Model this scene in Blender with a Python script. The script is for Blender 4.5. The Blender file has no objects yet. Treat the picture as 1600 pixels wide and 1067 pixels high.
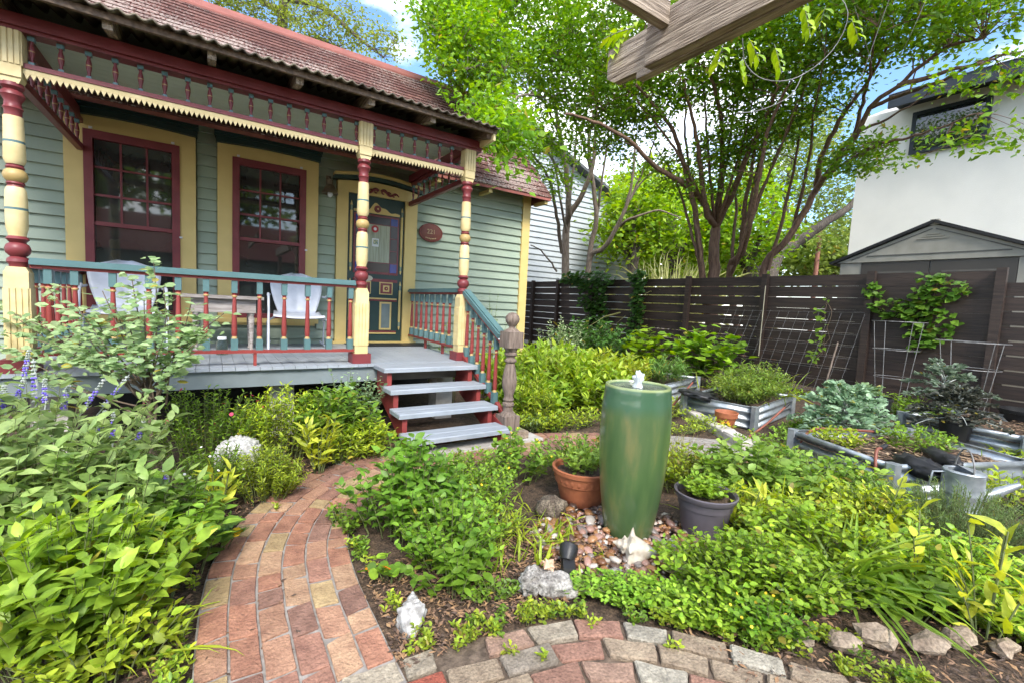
import bpy, math, random
import numpy as np
from mathutils import Vector, Matrix, noise

random.seed(7)
RNG = np.random.default_rng(11)
R = math.radians
scene = bpy.context.scene
C = scene.collection

# ------------------------------------------------------------------ camera
# X runs along the front of the cottage, Y into it, Z up; the camera stands at the origin
CAM_Z = 1.31
FPX = 706.29
RR = np.array([[0.83255, -0.551585, 0.051128], [0.001923, 0.095174, 0.995459], [0.553947, 0.828671, -0.080298]])
cam_d = bpy.data.cameras.new("camera")
cam = bpy.data.objects.new("camera", cam_d)
C.objects.link(cam)
cam_d.sensor_width = 36.0
cam_d.sensor_fit = 'HORIZONTAL'
cam_d.lens = 36.0 * FPX / 1600.0
cam_d.clip_start = 0.05
cam_d.clip_end = 2000.0
m3 = Matrix((RR[0], RR[1], -RR[2])).transposed()
cam.matrix_world = Matrix.Translation((0, 0, CAM_Z)) @ m3.to_4x4()
scene.camera = cam

# ------------------------------------------------------------------ sky, sun, exposure
SUN_EL, SUN_AZ = R(44), R(200)          # azimuth: direction the sun stands in, clockwise from +Y
world = bpy.data.worlds.new("World")
scene.world = world
world.use_nodes = True
wn, wl = world.node_tree.nodes, world.node_tree.links
wn.clear()
w_out = wn.new("ShaderNodeOutputWorld")
w_bg = wn.new("ShaderNodeBackground")
w_sky = wn.new("ShaderNodeTexSky")
w_sky.sky_type = 'NISHITA'
w_sky.sun_disc = False
w_sky.sun_elevation = SUN_EL
w_sky.sun_rotation = SUN_AZ
w_sky.ozone_density = 2.5
w_sky.air_density = 1.0
w_sky.dust_density = 0.6
w_tc = wn.new("ShaderNodeTexCoord")
w_map = wn.new("ShaderNodeMapping")
w_map.inputs['Scale'].default_value = (1.6, 1.6, 3.2)
w_map.inputs['Location'].default_value = (1.3, 0.6, 0.2)
w_noise = wn.new("ShaderNodeTexNoise")
w_noise.inputs['Scale'].default_value = 1.5
w_noise.inputs['Detail'].default_value = 7
w_noise.inputs['Roughness'].default_value = 0.55
w_ramp = wn.new("ShaderNodeValToRGB")
w_ramp.color_ramp.elements[0].position = 0.45
w_ramp.color_ramp.elements[1].position = 0.64
w_mix = wn.new("ShaderNodeMixRGB")
w_mix.inputs[2].default_value = (9.6, 9.6, 9.6, 1)
wl.new(w_tc.outputs['Generated'], w_map.inputs[0])
wl.new(w_map.outputs[0], w_noise.inputs['Vector'])
wl.new(w_noise.outputs[0], w_ramp.inputs[0])
wl.new(w_ramp.outputs[0], w_mix.inputs[0])
w_hs = wn.new('ShaderNodeHueSaturation')
w_hs.inputs['Saturation'].default_value = 1.1
wl.new(w_sky.outputs[0], w_hs.inputs['Color'])
wl.new(w_hs.outputs[0], w_mix.inputs[1])
wl.new(w_mix.outputs[0], w_bg.inputs[0])
w_bg.inputs[1].default_value = 0.15
wl.new(w_bg.outputs[0], w_out.inputs[0])
world.cycles.sampling_method = 'MANUAL'
world.cycles.sample_map_resolution = 256

sun_d = bpy.data.lights.new("sun", 'SUN')
sun_d.energy = 2.3
sun_d.angle = R(20)
sun_d.color = (1.0, 0.95, 0.87)
sun = bpy.data.objects.new("sun", sun_d)
C.objects.link(sun)
sdir = Vector((math.sin(SUN_AZ) * math.cos(SUN_EL), math.cos(SUN_AZ) * math.cos(SUN_EL), math.sin(SUN_EL)))
sun.rotation_euler = (-sdir).to_track_quat('-Z', 'Y').to_euler()
sun.location = sdir * 30

vs = scene.view_settings
vs.view_transform = 'Standard'
vs.look = 'None'
vs.exposure = 1.4
vs.gamma = 1.0
vs.use_curve_mapping = False
cy = scene.cycles
cy.use_denoising = True
cy.use_adaptive_sampling = True
cy.adaptive_threshold = 0.03
cy.max_bounces = 5
cy.diffuse_bounces = 3
cy.glossy_bounces = 2
cy.transmission_bounces = 4
cy.transparent_max_bounces = 8
cy.use_light_tree = False
cy.caustics_reflective = False
cy.caustics_refractive = False

# ------------------------------------------------------------------ materials
MATS = {}

def mat(name, col, col2=None, rough=0.6, scale=6.0, stretch=(1, 1, 1), bump=0.0, bscale=40.0, metal=0.0, spec=0.4, coat=0.0, lo=0.35, hi=0.65, rand=0.0, detail=6, speck=0.0):
    if name in MATS:
        return MATS[name]
    m = bpy.data.materials.new(name)
    m.use_nodes = True
    nt = m.node_tree
    b = nt.nodes["Principled BSDF"]
    b.inputs['Roughness'].default_value = rough
    b.inputs['Metallic'].default_value = metal
    b.inputs['Specular IOR Level'].default_value = spec
    b.inputs['Coat Weight'].default_value = coat
    b.inputs['Coat Roughness'].default_value = 0.08
    c2 = col2 or tuple(c * 0.8 for c in col)
    tc = nt.nodes.new("ShaderNodeTexCoord")
    mp = nt.nodes.new("ShaderNodeMapping")
    mp.inputs['Scale'].default_value = stretch
    nt.links.new(tc.outputs['Object'], mp.inputs[0])
    nz = nt.nodes.new("ShaderNodeTexNoise")
    nz.inputs['Scale'].default_value = scale
    nz.inputs['Detail'].default_value = detail
    nt.links.new(mp.outputs[0], nz.inputs['Vector'])
    rp = nt.nodes.new("ShaderNodeValToRGB")
    rp.color_ramp.elements[0].position = lo
    rp.color_ramp.elements[1].position = hi
    rp.color_ramp.elements[0].color = (*c2, 1)
    rp.color_ramp.elements[1].color = (*col, 1)
    nt.links.new(nz.outputs[0], rp.inputs[0])
    last = rp.outputs[0]
    if speck > 0:
        ns = nt.nodes.new("ShaderNodeTexNoise")
        ns.inputs['Scale'].default_value = 95
        ns.inputs['Detail'].default_value = 3
        nt.links.new(tc.outputs['Object'], ns.inputs['Vector'])
        ms_ = nt.nodes.new("ShaderNodeMapRange")
        ms_.inputs['From Min'].default_value = 0.34
        ms_.inputs['From Max'].default_value = 0.66
        ms_.inputs['To Min'].default_value = 1 - speck
        ms_.inputs['To Max'].default_value = 1 + speck * 0.7
        nt.links.new(ns.outputs[0], ms_.inputs[0])
        mq = nt.nodes.new("ShaderNodeVectorMath")
        mq.operation = 'SCALE'
        nt.links.new(last, mq.inputs[0])
        nt.links.new(ms_.outputs[0], mq.inputs['Scale'])
        last = mq.outputs[0]
    if rand > 0:
        oi = nt.nodes.new("ShaderNodeObjectInfo")
        mr = nt.nodes.new("ShaderNodeMapRange")
        mr.inputs['To Min'].default_value = 1 - rand
        mr.inputs['To Max'].default_value = 1 + rand
        nt.links.new(oi.outputs['Random'], mr.inputs[0])
        mx = nt.nodes.new("ShaderNodeVectorMath")
        mx.operation = 'SCALE'
        nt.links.new(last, mx.inputs[0])
        nt.links.new(mr.outputs[0], mx.inputs['Scale'])
        last = mx.outputs[0]
    nt.links.new(last, b.inputs['Base Color'])
    if bump > 0:
        nb = nt.nodes.new("ShaderNodeTexNoise")
        nb.inputs['Scale'].default_value = bscale
        nb.inputs['Detail'].default_value = 5
        nt.links.new(mp.outputs[0], nb.inputs['Vector'])
        bp = nt.nodes.new("ShaderNodeBump")
        bp.inputs['Strength'].default_value = bump
        bp.inputs['Distance'].default_value = 0.01
        nt.links.new(nb.outputs[0], bp.inputs['Height'])
        nt.links.new(bp.outputs[0], b.inputs['Normal'])
    MATS[name] = m
    return m

SAGE = mat("sage_paint", (0.295, 0.352, 0.272), (0.26, 0.318, 0.245), 0.55, 3, bump=0.12, bscale=25, rand=0.07)
SAGE_TRIM = mat("sage_trim", (0.22, 0.275, 0.215), None, 0.55, 4)
SAGE_LIGHT = mat("sage_ceiling", (0.50, 0.55, 0.44), (0.46, 0.51, 0.41), 0.6, 3)
TEAL = mat("teal_paint", (0.095, 0.175, 0.18), (0.08, 0.155, 0.16), 0.4, 8, bump=0.08)
DKGREEN = mat("dark_green_paint", (0.022, 0.05, 0.045), (0.018, 0.042, 0.038), 0.45, 6)
YEL = mat("yellow_paint", (0.62, 0.47, 0.18), (0.57, 0.43, 0.16), 0.5, 5, bump=0.08, bscale=20)
CREAM = mat("cream_paint", (0.66, 0.54, 0.29), (0.58, 0.46, 0.22), 0.5, 9, bump=0.1, bscale=30)
GOLD = mat("ochre_paint", (0.44, 0.31, 0.12), None, 0.45, 9)
RED = mat("burgundy_paint", (0.19, 0.036, 0.04), (0.155, 0.028, 0.032), 0.42, 7, bump=0.08)
RED2 = mat("oxide_red_paint", (0.26, 0.045, 0.04), (0.22, 0.038, 0.034), 0.42, 7, bump=0.08)
GREYP = mat("grey_deck_paint", (0.33, 0.36, 0.40), (0.27, 0.30, 0.33), 0.45, 5, (1, 6, 1), bump=0.1, rand=0.05)
SHINGLE = mat("red_shingle", (0.30, 0.105, 0.085), (0.20, 0.068, 0.058), 0.9, 9, bump=0.5, bscale=120, rand=0.18)
TIN = mat("rusty_corrugated", (0.20, 0.17, 0.12), (0.045, 0.032, 0.024), 0.7, 5, (1, 0.4, 1), bump=0.2, lo=0.3, hi=0.7)
OLDWOOD = mat("weathered_wood", (0.44, 0.36, 0.28), (0.13, 0.095, 0.068), 0.85, 7, (9, 0.7, 9), bump=1.0, bscale=14, lo=0.32, hi=0.68)
OLDWOODX = mat("weathered_wood_x", (0.44, 0.36, 0.28), (0.13, 0.095, 0.068), 0.85, 7, (0.7, 9, 9), bump=1.0, bscale=14, lo=0.32, hi=0.68)
OLDWOODZ = mat("weathered_wood_post", (0.26, 0.20, 0.16), (0.11, 0.08, 0.065), 0.85, 6, (8, 8, 1), bump=0.6, bscale=20, lo=0.3, hi=0.7)
RAFTER = mat("rafter_wood", (0.20, 0.14, 0.10), (0.10, 0.07, 0.05), 0.8, 6, (6, 1, 6), bump=0.3)
FENCE = mat("dark_brown_stain", (0.045, 0.029, 0.022), (0.023, 0.015, 0.012), 0.55, 4, (8, 0.6, 8), bump=0.35, bscale=14, rand=0.2)
GLASS = mat("dark_window_glass", (0.040, 0.042, 0.038), (0.018, 0.019, 0.018), 0.03, 1.5, spec=1.0)
BLUEG = mat("blue_stained_glass", (0.01, 0.025, 0.22), None, 0.2, 4, spec=0.3)
LACE = mat("curtain", (0.42, 0.45, 0.36), (0.25, 0.27, 0.2), 0.9, 6, (14, 1, 0.6), lo=0.3, hi=0.7)
WHITE = mat("white_paint", (0.72, 0.74, 0.77), (0.6, 0.62, 0.65), 0.35, 6)
CHAIRP = mat("chalky_white_metal", (0.56, 0.59, 0.66), (0.46, 0.49, 0.55), 0.4, 8)
GALV = mat("galvanised_steel", (0.42, 0.455, 0.48), (0.25, 0.28, 0.30), 0.42, 14, metal=0.6, bump=0.08, lo=0.3, hi=0.7)
BLACKP = mat("black_plastic", (0.012, 0.012, 0.013), (0.02, 0.02, 0.021), 0.45, 8)
TERRA = mat("terracotta", (0.36, 0.12, 0.05), (0.27, 0.085, 0.04), 0.7, 12, bump=0.15, bscale=60)
PURP = mat("mauve_grey_plastic", (0.115, 0.10, 0.115), (0.095, 0.083, 0.095), 0.5, 10)
SHELLM = mat("chalky_shell", (0.58, 0.53, 0.44), (0.36, 0.29, 0.22), 0.65, 18, bump=0.3, bscale=50)
CORALM = mat("white_coral", (0.56, 0.55, 0.53), (0.30, 0.29, 0.275), 0.85, 34, bump=1.0, bscale=70)
STONEM = mat("limestone", (0.36, 0.285, 0.21), (0.17, 0.125, 0.09), 0.9, 9, bump=0.9, bscale=60, rand=0.25, speck=0.3)
ROCKM = mat("pale_rock", (0.40, 0.38, 0.345), (0.15, 0.135, 0.12), 0.9, 16, bump=0.9, bscale=70, speck=0.45)
CONC = mat("concrete", (0.50, 0.47, 0.43), (0.36, 0.33, 0.29), 0.9, 9, bump=0.4, bscale=50)
MORTAR = mat("mortar", (0.30, 0.275, 0.25), (0.19, 0.17, 0.15), 0.95, 18, bump=0.4, bscale=80)
SOIL = mat("mulch_soil", (0.115, 0.075, 0.048), (0.04, 0.027, 0.019), 0.97, 22, bump=1.0, bscale=60, lo=0.3, hi=0.7, speck=0.6)
MULCH = mat("bark_chips", (0.24, 0.145, 0.09), (0.11, 0.065, 0.042), 0.9, 30, rand=0.3)
BARK1 = mat("crepe_bark_pale", (0.27, 0.215, 0.17), (0.15, 0.115, 0.09), 0.8, 6, (6, 6, 1), bump=0.4)
BARK2 = mat("crepe_bark_brown", (0.21, 0.125, 0.082), (0.11, 0.064, 0.044), 0.8, 6, (6, 6, 1), bump=0.4)
BARK3 = mat("oak_bark", (0.15, 0.125, 0.105), (0.06, 0.05, 0.043), 0.95, 9, (4, 4, 1), bump=0.9)
TWIG = mat("green_stem", (0.16, 0.20, 0.07), (0.10, 0.11, 0.045), 0.7, 20)
TWIGB = mat("brown_twig", (0.17, 0.125, 0.085), (0.10, 0.07, 0.05), 0.8, 20)
WIRE = mat("grey_wire", (0.26, 0.26, 0.26), (0.16, 0.15, 0.145), 0.5, 20, metal=0.3)
STUCCO = mat("white_stucco", (0.75, 0.73, 0.66), (0.67, 0.655, 0.595), 0.9, 1.2, bump=0.35, bscale=70, lo=0.25, hi=0.6)
NAVY = mat("navy_fascia", (0.025, 0.032, 0.042), None, 0.5, 4)
ROOFW = mat("pale_metal_roof", (0.70, 0.70, 0.70), None, 0.5, 4)
SHEDL = mat("shed_panel_grey", (0.30, 0.285, 0.24), (0.25, 0.24, 0.20), 0.6, 5)
SHEDD = mat("shed_door_brown", (0.052, 0.046, 0.038), (0.045, 0.040, 0.033), 0.5, 5)
NGREY = mat("neighbour_siding", (0.44, 0.475, 0.50), (0.40, 0.435, 0.46), 0.65, 4, rand=0.04)
PINKF = mat("pink_petal", (0.55, 0.03, 0.10), None, 0.6, 9)
VIOF = mat("violet_petal", (0.16, 0.10, 0.60), (0.22, 0.17, 0.68), 0.6, 20)
SPIKEM = mat("woolly_calyx", (0.42, 0.44, 0.42), (0.28, 0.32, 0.27), 0.9, 40)
YELF = mat("yellow_petal", (0.80, 0.52, 0.02), None, 0.6, 9)
ORGF = mat("orange_petal", (0.80, 0.20, 0.01), None, 0.6, 9)
WHTF = mat("white_petal", (0.75, 0.74, 0.70), None, 0.7, 9)
PLAQ = mat("plaque_bronze", (0.16, 0.045, 0.03), (0.125, 0.035, 0.024), 0.5, 9)
LETTER = mat("gilt_letter", (0.48, 0.36, 0.20), None, 0.45, 9)
BRASS = mat("old_brass", (0.20, 0.15, 0.10), (0.10, 0.075, 0.05), 0.5, 12, metal=0.4)
REDPIPE = mat("brown_drip_hose", (0.22, 0.07, 0.045), None, 0.5, 9)
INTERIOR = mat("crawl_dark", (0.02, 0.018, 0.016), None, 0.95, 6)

def leaf_material(name, gloss=0.42, trans=0.38):
    m = bpy.data.materials.new(name)
    m.use_nodes = True
    nt = m.node_tree
    b = nt.nodes["Principled BSDF"]
    out = nt.nodes["Material Output"]
    a = nt.nodes.new("ShaderNodeAttribute")
    a.attribute_name = "tint"
    oi = nt.nodes.new("ShaderNodeObjectInfo")
    mr = nt.nodes.new("ShaderNodeMapRange")
    mr.inputs['To Min'].default_value = 0.82
    mr.inputs['To Max'].default_value = 1.2
    nt.links.new(oi.outputs['Random'], mr.inputs[0])
    mx = nt.nodes.new("ShaderNodeVectorMath")
    mx.operation = 'SCALE'
    nt.links.new(a.outputs['Color'], mx.inputs[0])
    nt.links.new(mr.outputs[0], mx.inputs['Scale'])
    tcl = nt.nodes.new("ShaderNodeTexCoord")
    nzl = nt.nodes.new("ShaderNodeTexNoise"); nzl.inputs['Scale'].default_value = 30; nzl.inputs['Detail'].default_value = 4
    geo = nt.nodes.new("ShaderNodeNewGeometry"); nt.links.new(geo.outputs['Position'], nzl.inputs['Vector'])
    mrl = nt.nodes.new("ShaderNodeMapRange"); mrl.inputs['From Min'].default_value = 0.3; mrl.inputs['From Max'].default_value = 0.7; mrl.inputs['To Min'].default_value = 0.78; mrl.inputs['To Max'].default_value = 1.22
    nt.links.new(nzl.outputs[0], mrl.inputs[0])
    mul = nt.nodes.new("ShaderNodeMath"); mul.operation = 'MULTIPLY'; nt.links.new(mr.outputs[0], mul.inputs[0]); nt.links.new(mrl.outputs[0], mul.inputs[1])
    nt.links.new(mul.outputs[0], mx.inputs['Scale'])
    b.inputs['Roughness'].default_value = gloss
    b.inputs['Specular IOR Level'].default_value = 0.35
    nt.links.new(mx.outputs[0], b.inputs['Base Color'])
    t = nt.nodes.new("ShaderNodeBsdfTranslucent")
    h = nt.nodes.new("ShaderNodeHueSaturation")
    h.inputs['Hue'].default_value = 0.485
    h.inputs['Saturation'].default_value = 1.1
    h.inputs['Value'].default_value = 1.5
    nt.links.new(mx.outputs[0], h.inputs['Color'])
    nt.links.new(h.outputs[0], t.inputs['Color'])
    ms = nt.nodes.new("ShaderNodeMixShader")
    ms.inputs[0].default_value = trans
    nt.links.new(b.outputs[0], ms.inputs[1])
    nt.links.new(t.outputs[0], ms.inputs[2])
    nt.links.new(ms.outputs[0], out.inputs['Surface'])
    return m

LEAF = leaf_material("leaf")
LEAF_TREE = leaf_material("tree_leaf", 0.5, 0.45)

# ------------------------------------------------------------------ object helpers
WL = {}

def wloc(o):
    return WL.get(o.name, Vector((0, 0, 0)))

def fix(o, parent):
    if parent is not None:
        o.parent = parent
        o.matrix_parent_inverse = Matrix.Translation(-wloc(parent))

def tag(o, label=None, cat=None, group=None, kind=None):
    if label: o['label'] = label
    if cat: o['category'] = cat
    if group: o['group'] = group
    if kind: o['kind'] = kind
    return o

def empty(name, loc, label, cat, group=None):
    o = bpy.data.objects.new(name, None)
    o.empty_display_size = 0.1
    C.objects.link(o)
    o.location = loc
    WL[o.name] = Vector(loc)
    return tag(o, label, cat, group)

def inst(name, mesh, parent, loc, rot=(0, 0, 0), scale=(1, 1, 1)):
    o = bpy.data.objects.new(name, mesh)
    C.objects.link(o)
    o.location = loc
    o.rotation_euler = rot
    o.scale = scale
    WL[o.name] = Vector((0, 0, 0))
    if parent is not None:
        fix(o, parent)
    return o

class MB:
    def __init__(s):
        s.v = []; s.f = []; s.m = []
    def _q(s, vs, fs, mi):
        b = len(s.v)
        s.v += [tuple(p) for p in vs]
        s.f += [tuple(i + b for i in f) for f in fs]
        s.m += [mi] * len(fs)
        return s
    def box(s, x0, x1, y0, y1, z0, z1, mi=0):
        vs = [(x0, y0, z0), (x1, y0, z0), (x1, y1, z0), (x0, y1, z0), (x0, y0, z1), (x1, y0, z1), (x1, y1, z1), (x0, y1, z1)]
        return s._q(vs, [(3, 2, 1, 0), (4, 5, 6, 7), (0, 1, 5, 4), (1, 2, 6, 5), (2, 3, 7, 6), (3, 0, 4, 7)], mi)
    def hexa(s, vs, mi=0):
        return s._q(vs, [(3, 2, 1, 0), (4, 5, 6, 7), (0, 1, 5, 4), (1, 2, 6, 5), (2, 3, 7, 6), (3, 0, 4, 7)], mi)
    def bar(s, a, b, w, h, mi=0, up=(0, 0, 1)):
        a, b = Vector(a), Vector(b)
        d = (b - a).normalized()
        sd = d.cross(Vector(up))
        if sd.length < 1e-4: sd = Vector((1, 0, 0))
        sd.normalize()
        u = sd.cross(d).normalized()
        vs = []
        for p in (a, b):
            for i, j in ((-1, -1), (1, -1), (1, 1), (-1, 1)):
                vs.append(p + sd * (w / 2 * i) + u * (h / 2 * j))
        return s._q(vs, [(3, 2, 1, 0), (4, 5, 6, 7), (0, 1, 5, 4), (1, 2, 6, 5), (2, 3, 7, 6), (3, 0, 4, 7)], mi)
    def prism(s, poly, axis, a0, a1, mi=0):
        n = len(poly)
        def P(p, a):
            if axis == 'x': return (a, p[0], p[1])
            if axis == 'y': return (p[0], a, p[1])
            return (p[0], p[1], a)
        vs = [P(p, a0) for p in poly] + [P(p, a1) for p in poly]
        fs = [tuple(range(n))[::-1], tuple(range(n, 2 * n))] + [(i, (i + 1) % n, n + (i + 1) % n, n + i) for i in range(n)]
        return s._q(vs, fs, mi)
    def tube(s, pts, r, n=8, mi=0, cap=True):
        pts = [Vector(p) for p in pts]
        k = len(pts)
        rs = r if isinstance(r, (list, tuple)) else [r] * k
        ref = Vector((0.13, 0.21, 0.97))
        vs = []
        prev = None
        for i, p in enumerate(pts):
            d = (pts[min(i + 1, k - 1)] - pts[max(i - 1, 0)]).normalized()
            if prev is None:
                e1 = d.cross(ref)
                if e1.length < 0.1: e1 = d.cross(Vector((1, 0, 0)))
            else:
                e1 = prev - d * prev.dot(d)
            e1.normalize(); prev = e1
            e2 = d.cross(e1)
            for j in range(n):
                a = 2 * math.pi * j / n
                vs.append(p + (e1 * math.cos(a) + e2 * math.sin(a)) * rs[i])
        fs = []
        for i in range(k - 1):
            for j in range(n):
                fs.append((i * n + j, i * n + (j + 1) % n, (i + 1) * n + (j + 1) % n, (i + 1) * n + j))
        if cap:
            fs.append(tuple(range(n))[::-1]); fs.append(tuple(range((k - 1) * n, k * n)))
        return s._q(vs, fs, mi)
    def lathe(s, prof, cx, cy, cz=0, n=16, cap=True):
        """prof: list of (r, z, mat index of the band above)"""
        b = len(s.v)
        for r, z, _ in prof:
            for j in range(n):
                a = 2 * math.pi * j / n
                s.v.append((cx + r * math.cos(a), cy + r * math.sin(a), cz + z))
        for i in range(len(prof) - 1):
            for j in range(n):
                s.f.append((b + i * n + j, b + i * n + (j + 1) % n, b + (i + 1) * n + (j + 1) % n, b + (i + 1) * n + j))
                s.m.append(prof[i][2])
        if cap:
            s.f.append(tuple(b + j for j in range(n))[::-1]); s.m.append(prof[0][2])
            k = len(prof) - 1
            s.f.append(tuple(b + k * n + j for j in range(n))); s.m.append(prof[-1][2])
        return s
    def mesh(s, name, mats, smooth=None):
        me = bpy.data.meshes.new(name)
        me.from_pydata(s.v, [], s.f)
        for m in (mats if isinstance(mats, (list, tuple)) else [mats]):
            me.materials.append(m)
        me.polygons.foreach_set('material_index', s.m)
        if smooth:
            me.polygons.foreach_set('use_smooth', [True] * len(s.f))
            me.update()
            try:
                me.set_sharp_from_angle(angle=R(smooth))
            except Exception:
                pass
        me.update()
        return me
    def build(s, name, mats, parent=None, smooth=None):
        return inst(name, s.mesh(name, mats, smooth), parent, (0, 0, 0))

def at(px, py, d):
    """point seen at (px, py) of the 1600 wide photograph, d metres ahead of the camera"""
    v = RR.T @ np.array([(px - 800) / FPX * d, -(py - 533.5) / FPX * d, d])
    return Vector((v[0], v[1], v[2] + CAM_Z))

def blob(name, loc, rad, mats, parent=None, amp=0.2, freq=3.0, sub=3, seed=0, rot=(0, 0, 0), flat=None):
    import bmesh
    bm = bmesh.new()
    bmesh.ops.create_icosphere(bm, subdivisions=sub, radius=1.0)
    for v in bm.verts:
        n = noise.noise(v.co * freq + Vector((seed * 7.1, seed * 3.3, 1.7))) + 0.5 * noise.noise(v.co * freq * 2.3 + Vector((seed, 0, 0)))
        v.co *= 1 + amp * n
        if flat is not None and v.co.z < flat: v.co.z = flat
        v.co.x *= rad[0]; v.co.y *= rad[1]; v.co.z *= rad[2]
    me = bpy.data.meshes.new(name)
    bm.to_mesh(me); bm.free()
    me.materials.append(mats)
    me.polygons.foreach_set('use_smooth', [True] * len(me.polygons))
    return inst(name, me, parent, loc, rot)

# ------------------------------------------------------------------ ground
def hgt(x, y):
    return 0.012 * noise.noise(Vector((x * 1.3, y * 1.3, 0)))

mb = MB()
NX = 60
xs = [-60, -30, -12] + [-6 + 16 * i / NX for i in range(NX + 1)] + [16, 30, 60]
ys = [-30, -10] + [-2 + 14 * i / NX for i in range(NX + 1)] + [16, 30, 70]
for y in ys:
    for x in xs:
        inn = -6 < x < 10 and -2 < y < 12
        mb.v.append((x, y, (hgt(x, y) if inn else 0) - 0.012))
nx = len(xs)
for j in range(len(ys) - 1):
    for i in range(nx - 1):
        mb.f.append((j * nx + i, j * nx + i + 1, (j + 1) * nx + i + 1, (j + 1) * nx + i)); mb.m.append(0)
tag(mb.build("ground", SOIL, None, 60), "dark mulch and soil of the garden beds", None, None, 'structure')

# ------------------------------------------------------------------ brick path
def smooth_curve(pts, n):
    P = [Vector((*p, 0)) if len(p) == 2 else Vector(p) for p in pts]
    P = [P[0] * 2 - P[1]] + P + [P[-1] * 2 - P[-2]]
    out = []
    k = len(P) - 3
    for i in range(k):
        for j in range(n):
            t = j / n
            a, b, c, d = P[i:i + 4]
            out.append(0.5 * ((2 * b) + (c - a) * t + (2 * a - 5 * b + 4 * c - d) * t * t + (3 * b - a - 3 * c + d) * t ** 3))
    out.append(P[-2])
    return out

def arclen(c):
    s = [0.0]
    for a, b in zip(c, c[1:]): s.append(s[-1] + (b - a).length)
    return s

def curve_at(c, s, q):
    q = max(0, min(q, s[-1] - 1e-6))
    i = int(np.searchsorted(s, q, 'right')) - 1
    t = (q - s[i]) / (s[i + 1] - s[i])
    p = c[i].lerp(c[i + 1], t)
    d = (c[i + 1] - c[i]).normalized()
    return p, d

def rough_slab(name, corners, z0, z1, bev, mat_, parent, jitter=0.0, tilt=0.0):
    """a brick or stone from four ground corners, with worn upper edges; about 22 triangles"""
    c = sum(corners, Vector()) / 4
    co = []
    for p in corners:
        d = (p - c)
        co.append(c + d * (1 + random.uniform(-jitter, jitter)) )
    n4 = len(co)
    out = []
    for k in range(n4):
        a, b = co[k], co[(k + 1) % n4]
        e = b - a; nn = Vector((-e.y, e.x, 0)).normalized()
        t0 = random.uniform(0.012, 0.04)
        out += [a + e * t0, a + e * random.uniform(0.35, 0.65) + nn * random.uniform(-0.0022, 0.0022) * (1 + 14 * jitter), b - e * random.uniform(0.012, 0.04)]
    m = len(out)
    tx, ty = random.uniform(-tilt, tilt) * 8, random.uniform(-tilt, tilt) * 8
    vs = [(p.x, p.y, z0) for p in out]
    vs += [(p.x, p.y, z1 - bev * random.uniform(0.6, 1.6) + (p.x - c.x) * tx + (p.y - c.y) * ty) for p in out]
    for p in out:
        q = c + (p - c) * (1 - bev * random.uniform(0.6, 1.3) / max((p - c).length, 1e-3))
        vs.append((q.x, q.y, z1 + (q.x - c.x) * tx + (q.y - c.y) * ty + random.uniform(-0.0012, 0.0012)))
    vs.append((c.x, c.y, z1 + random.uniform(-0.003, 0.001)))
    fs = [(k, (k + 1) % m, m + (k + 1) % m, m + k) for k in range(m)] + [(m + k, m + (k + 1) % m, 2 * m + (k + 1) % m, 2 * m + k) for k in range(m)] + [(2 * m + k, 2 * m + (k + 1) % m, 3 * m) for k in range(m)]
    me = bpy.data.meshes.new(name)
    me.from_pydata(vs, [], fs)
    me.materials.append(mat_)
    return inst(name, me, parent, (0, 0, 0))

BRICKS = []
for i, (a, b) in enumerate([((0.33, 0.165, 0.115), (0.205, 0.095, 0.068)), ((0.35, 0.20, 0.14), (0.235, 0.125, 0.088)), ((0.285, 0.15, 0.115), (0.17, 0.085, 0.067)),
                            ((0.38, 0.245, 0.165), (0.26, 0.155, 0.105)), ((0.36, 0.265, 0.15), (0.24, 0.17, 0.095)), ((0.24, 0.135, 0.11), (0.145, 0.078, 0.062)),
                            ((0.38, 0.13, 0.05), (0.30, 0.095, 0.038))]):
    a, b = (a[0] * 1.04, a[1] * 1.02, a[2] * 0.93), (b[0] * 1.04, b[1], b[2] * 0.92)
    BRICKS.append(mat("brick_clay_%d" % i, a, b, 0.92, 15, bump=1.0, bscale=75, lo=0.28, hi=0.66, rand=0.14, speck=0.16))
STONES = []
for i, (a, b) in enumerate([((0.36, 0.31, 0.235), (0.19, 0.155, 0.115)), ((0.40, 0.365, 0.295), (0.22, 0.195, 0.155)), ((0.29, 0.16, 0.115), (0.17, 0.088, 0.065)),
                            ((0.32, 0.25, 0.175), (0.185, 0.135, 0.095)), ((0.31, 0.20, 0.145), (0.185, 0.115, 0.085)), ((0.29, 0.08, 0.05), (0.19, 0.05, 0.033)), ((0.26, 0.22, 0.175), (0.14, 0.115, 0.09))]):
    STONES.append(mat("paver_%d" % i, a, b, 0.94, 16, bump=1.0, bscale=80, lo=0.25, hi=0.7, rand=0.12, speck=0.24))

path_c = smooth_curve([(0.25, 0.4), (0.25, 1.0), (0.25, 1.6), (0.262, 2.1), (0.32, 2.5), (0.50, 2.91), (0.77, 3.2), (1.18, 3.41), (1.75, 3.48), (2.4, 3.40), (3.1, 3.18), (3.9, 2.75), (4.5, 2.2)], 10)
path_s = arclen(path_c)
W2 = 0.305
mb = MB()
for i, p in enumerate(path_c):
    d = (path_c[min(i + 1, len(path_c) - 1)] - path_c[max(i - 1, 0)]).normalized()
    n = Vector((-d.y, d.x, 0))
    for w in (-W2 - 0.002, W2 + 0.002):
        q = p + n * w
        mb.v.append((q.x, q.y, 0.006))
    if i:
        mb.f.append((2 * i - 2, 2 * i - 1, 2 * i + 1, 2 * i)); mb.m.append(0)
path = tag(mb.build("brick_path", MORTAR), "curved path of worn red and buff bricks leading to the steps", None, None, 'structure')

def flag_zone(x, y):
    return y < 1.44 + 0.56 * (x - 0.3)

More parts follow.
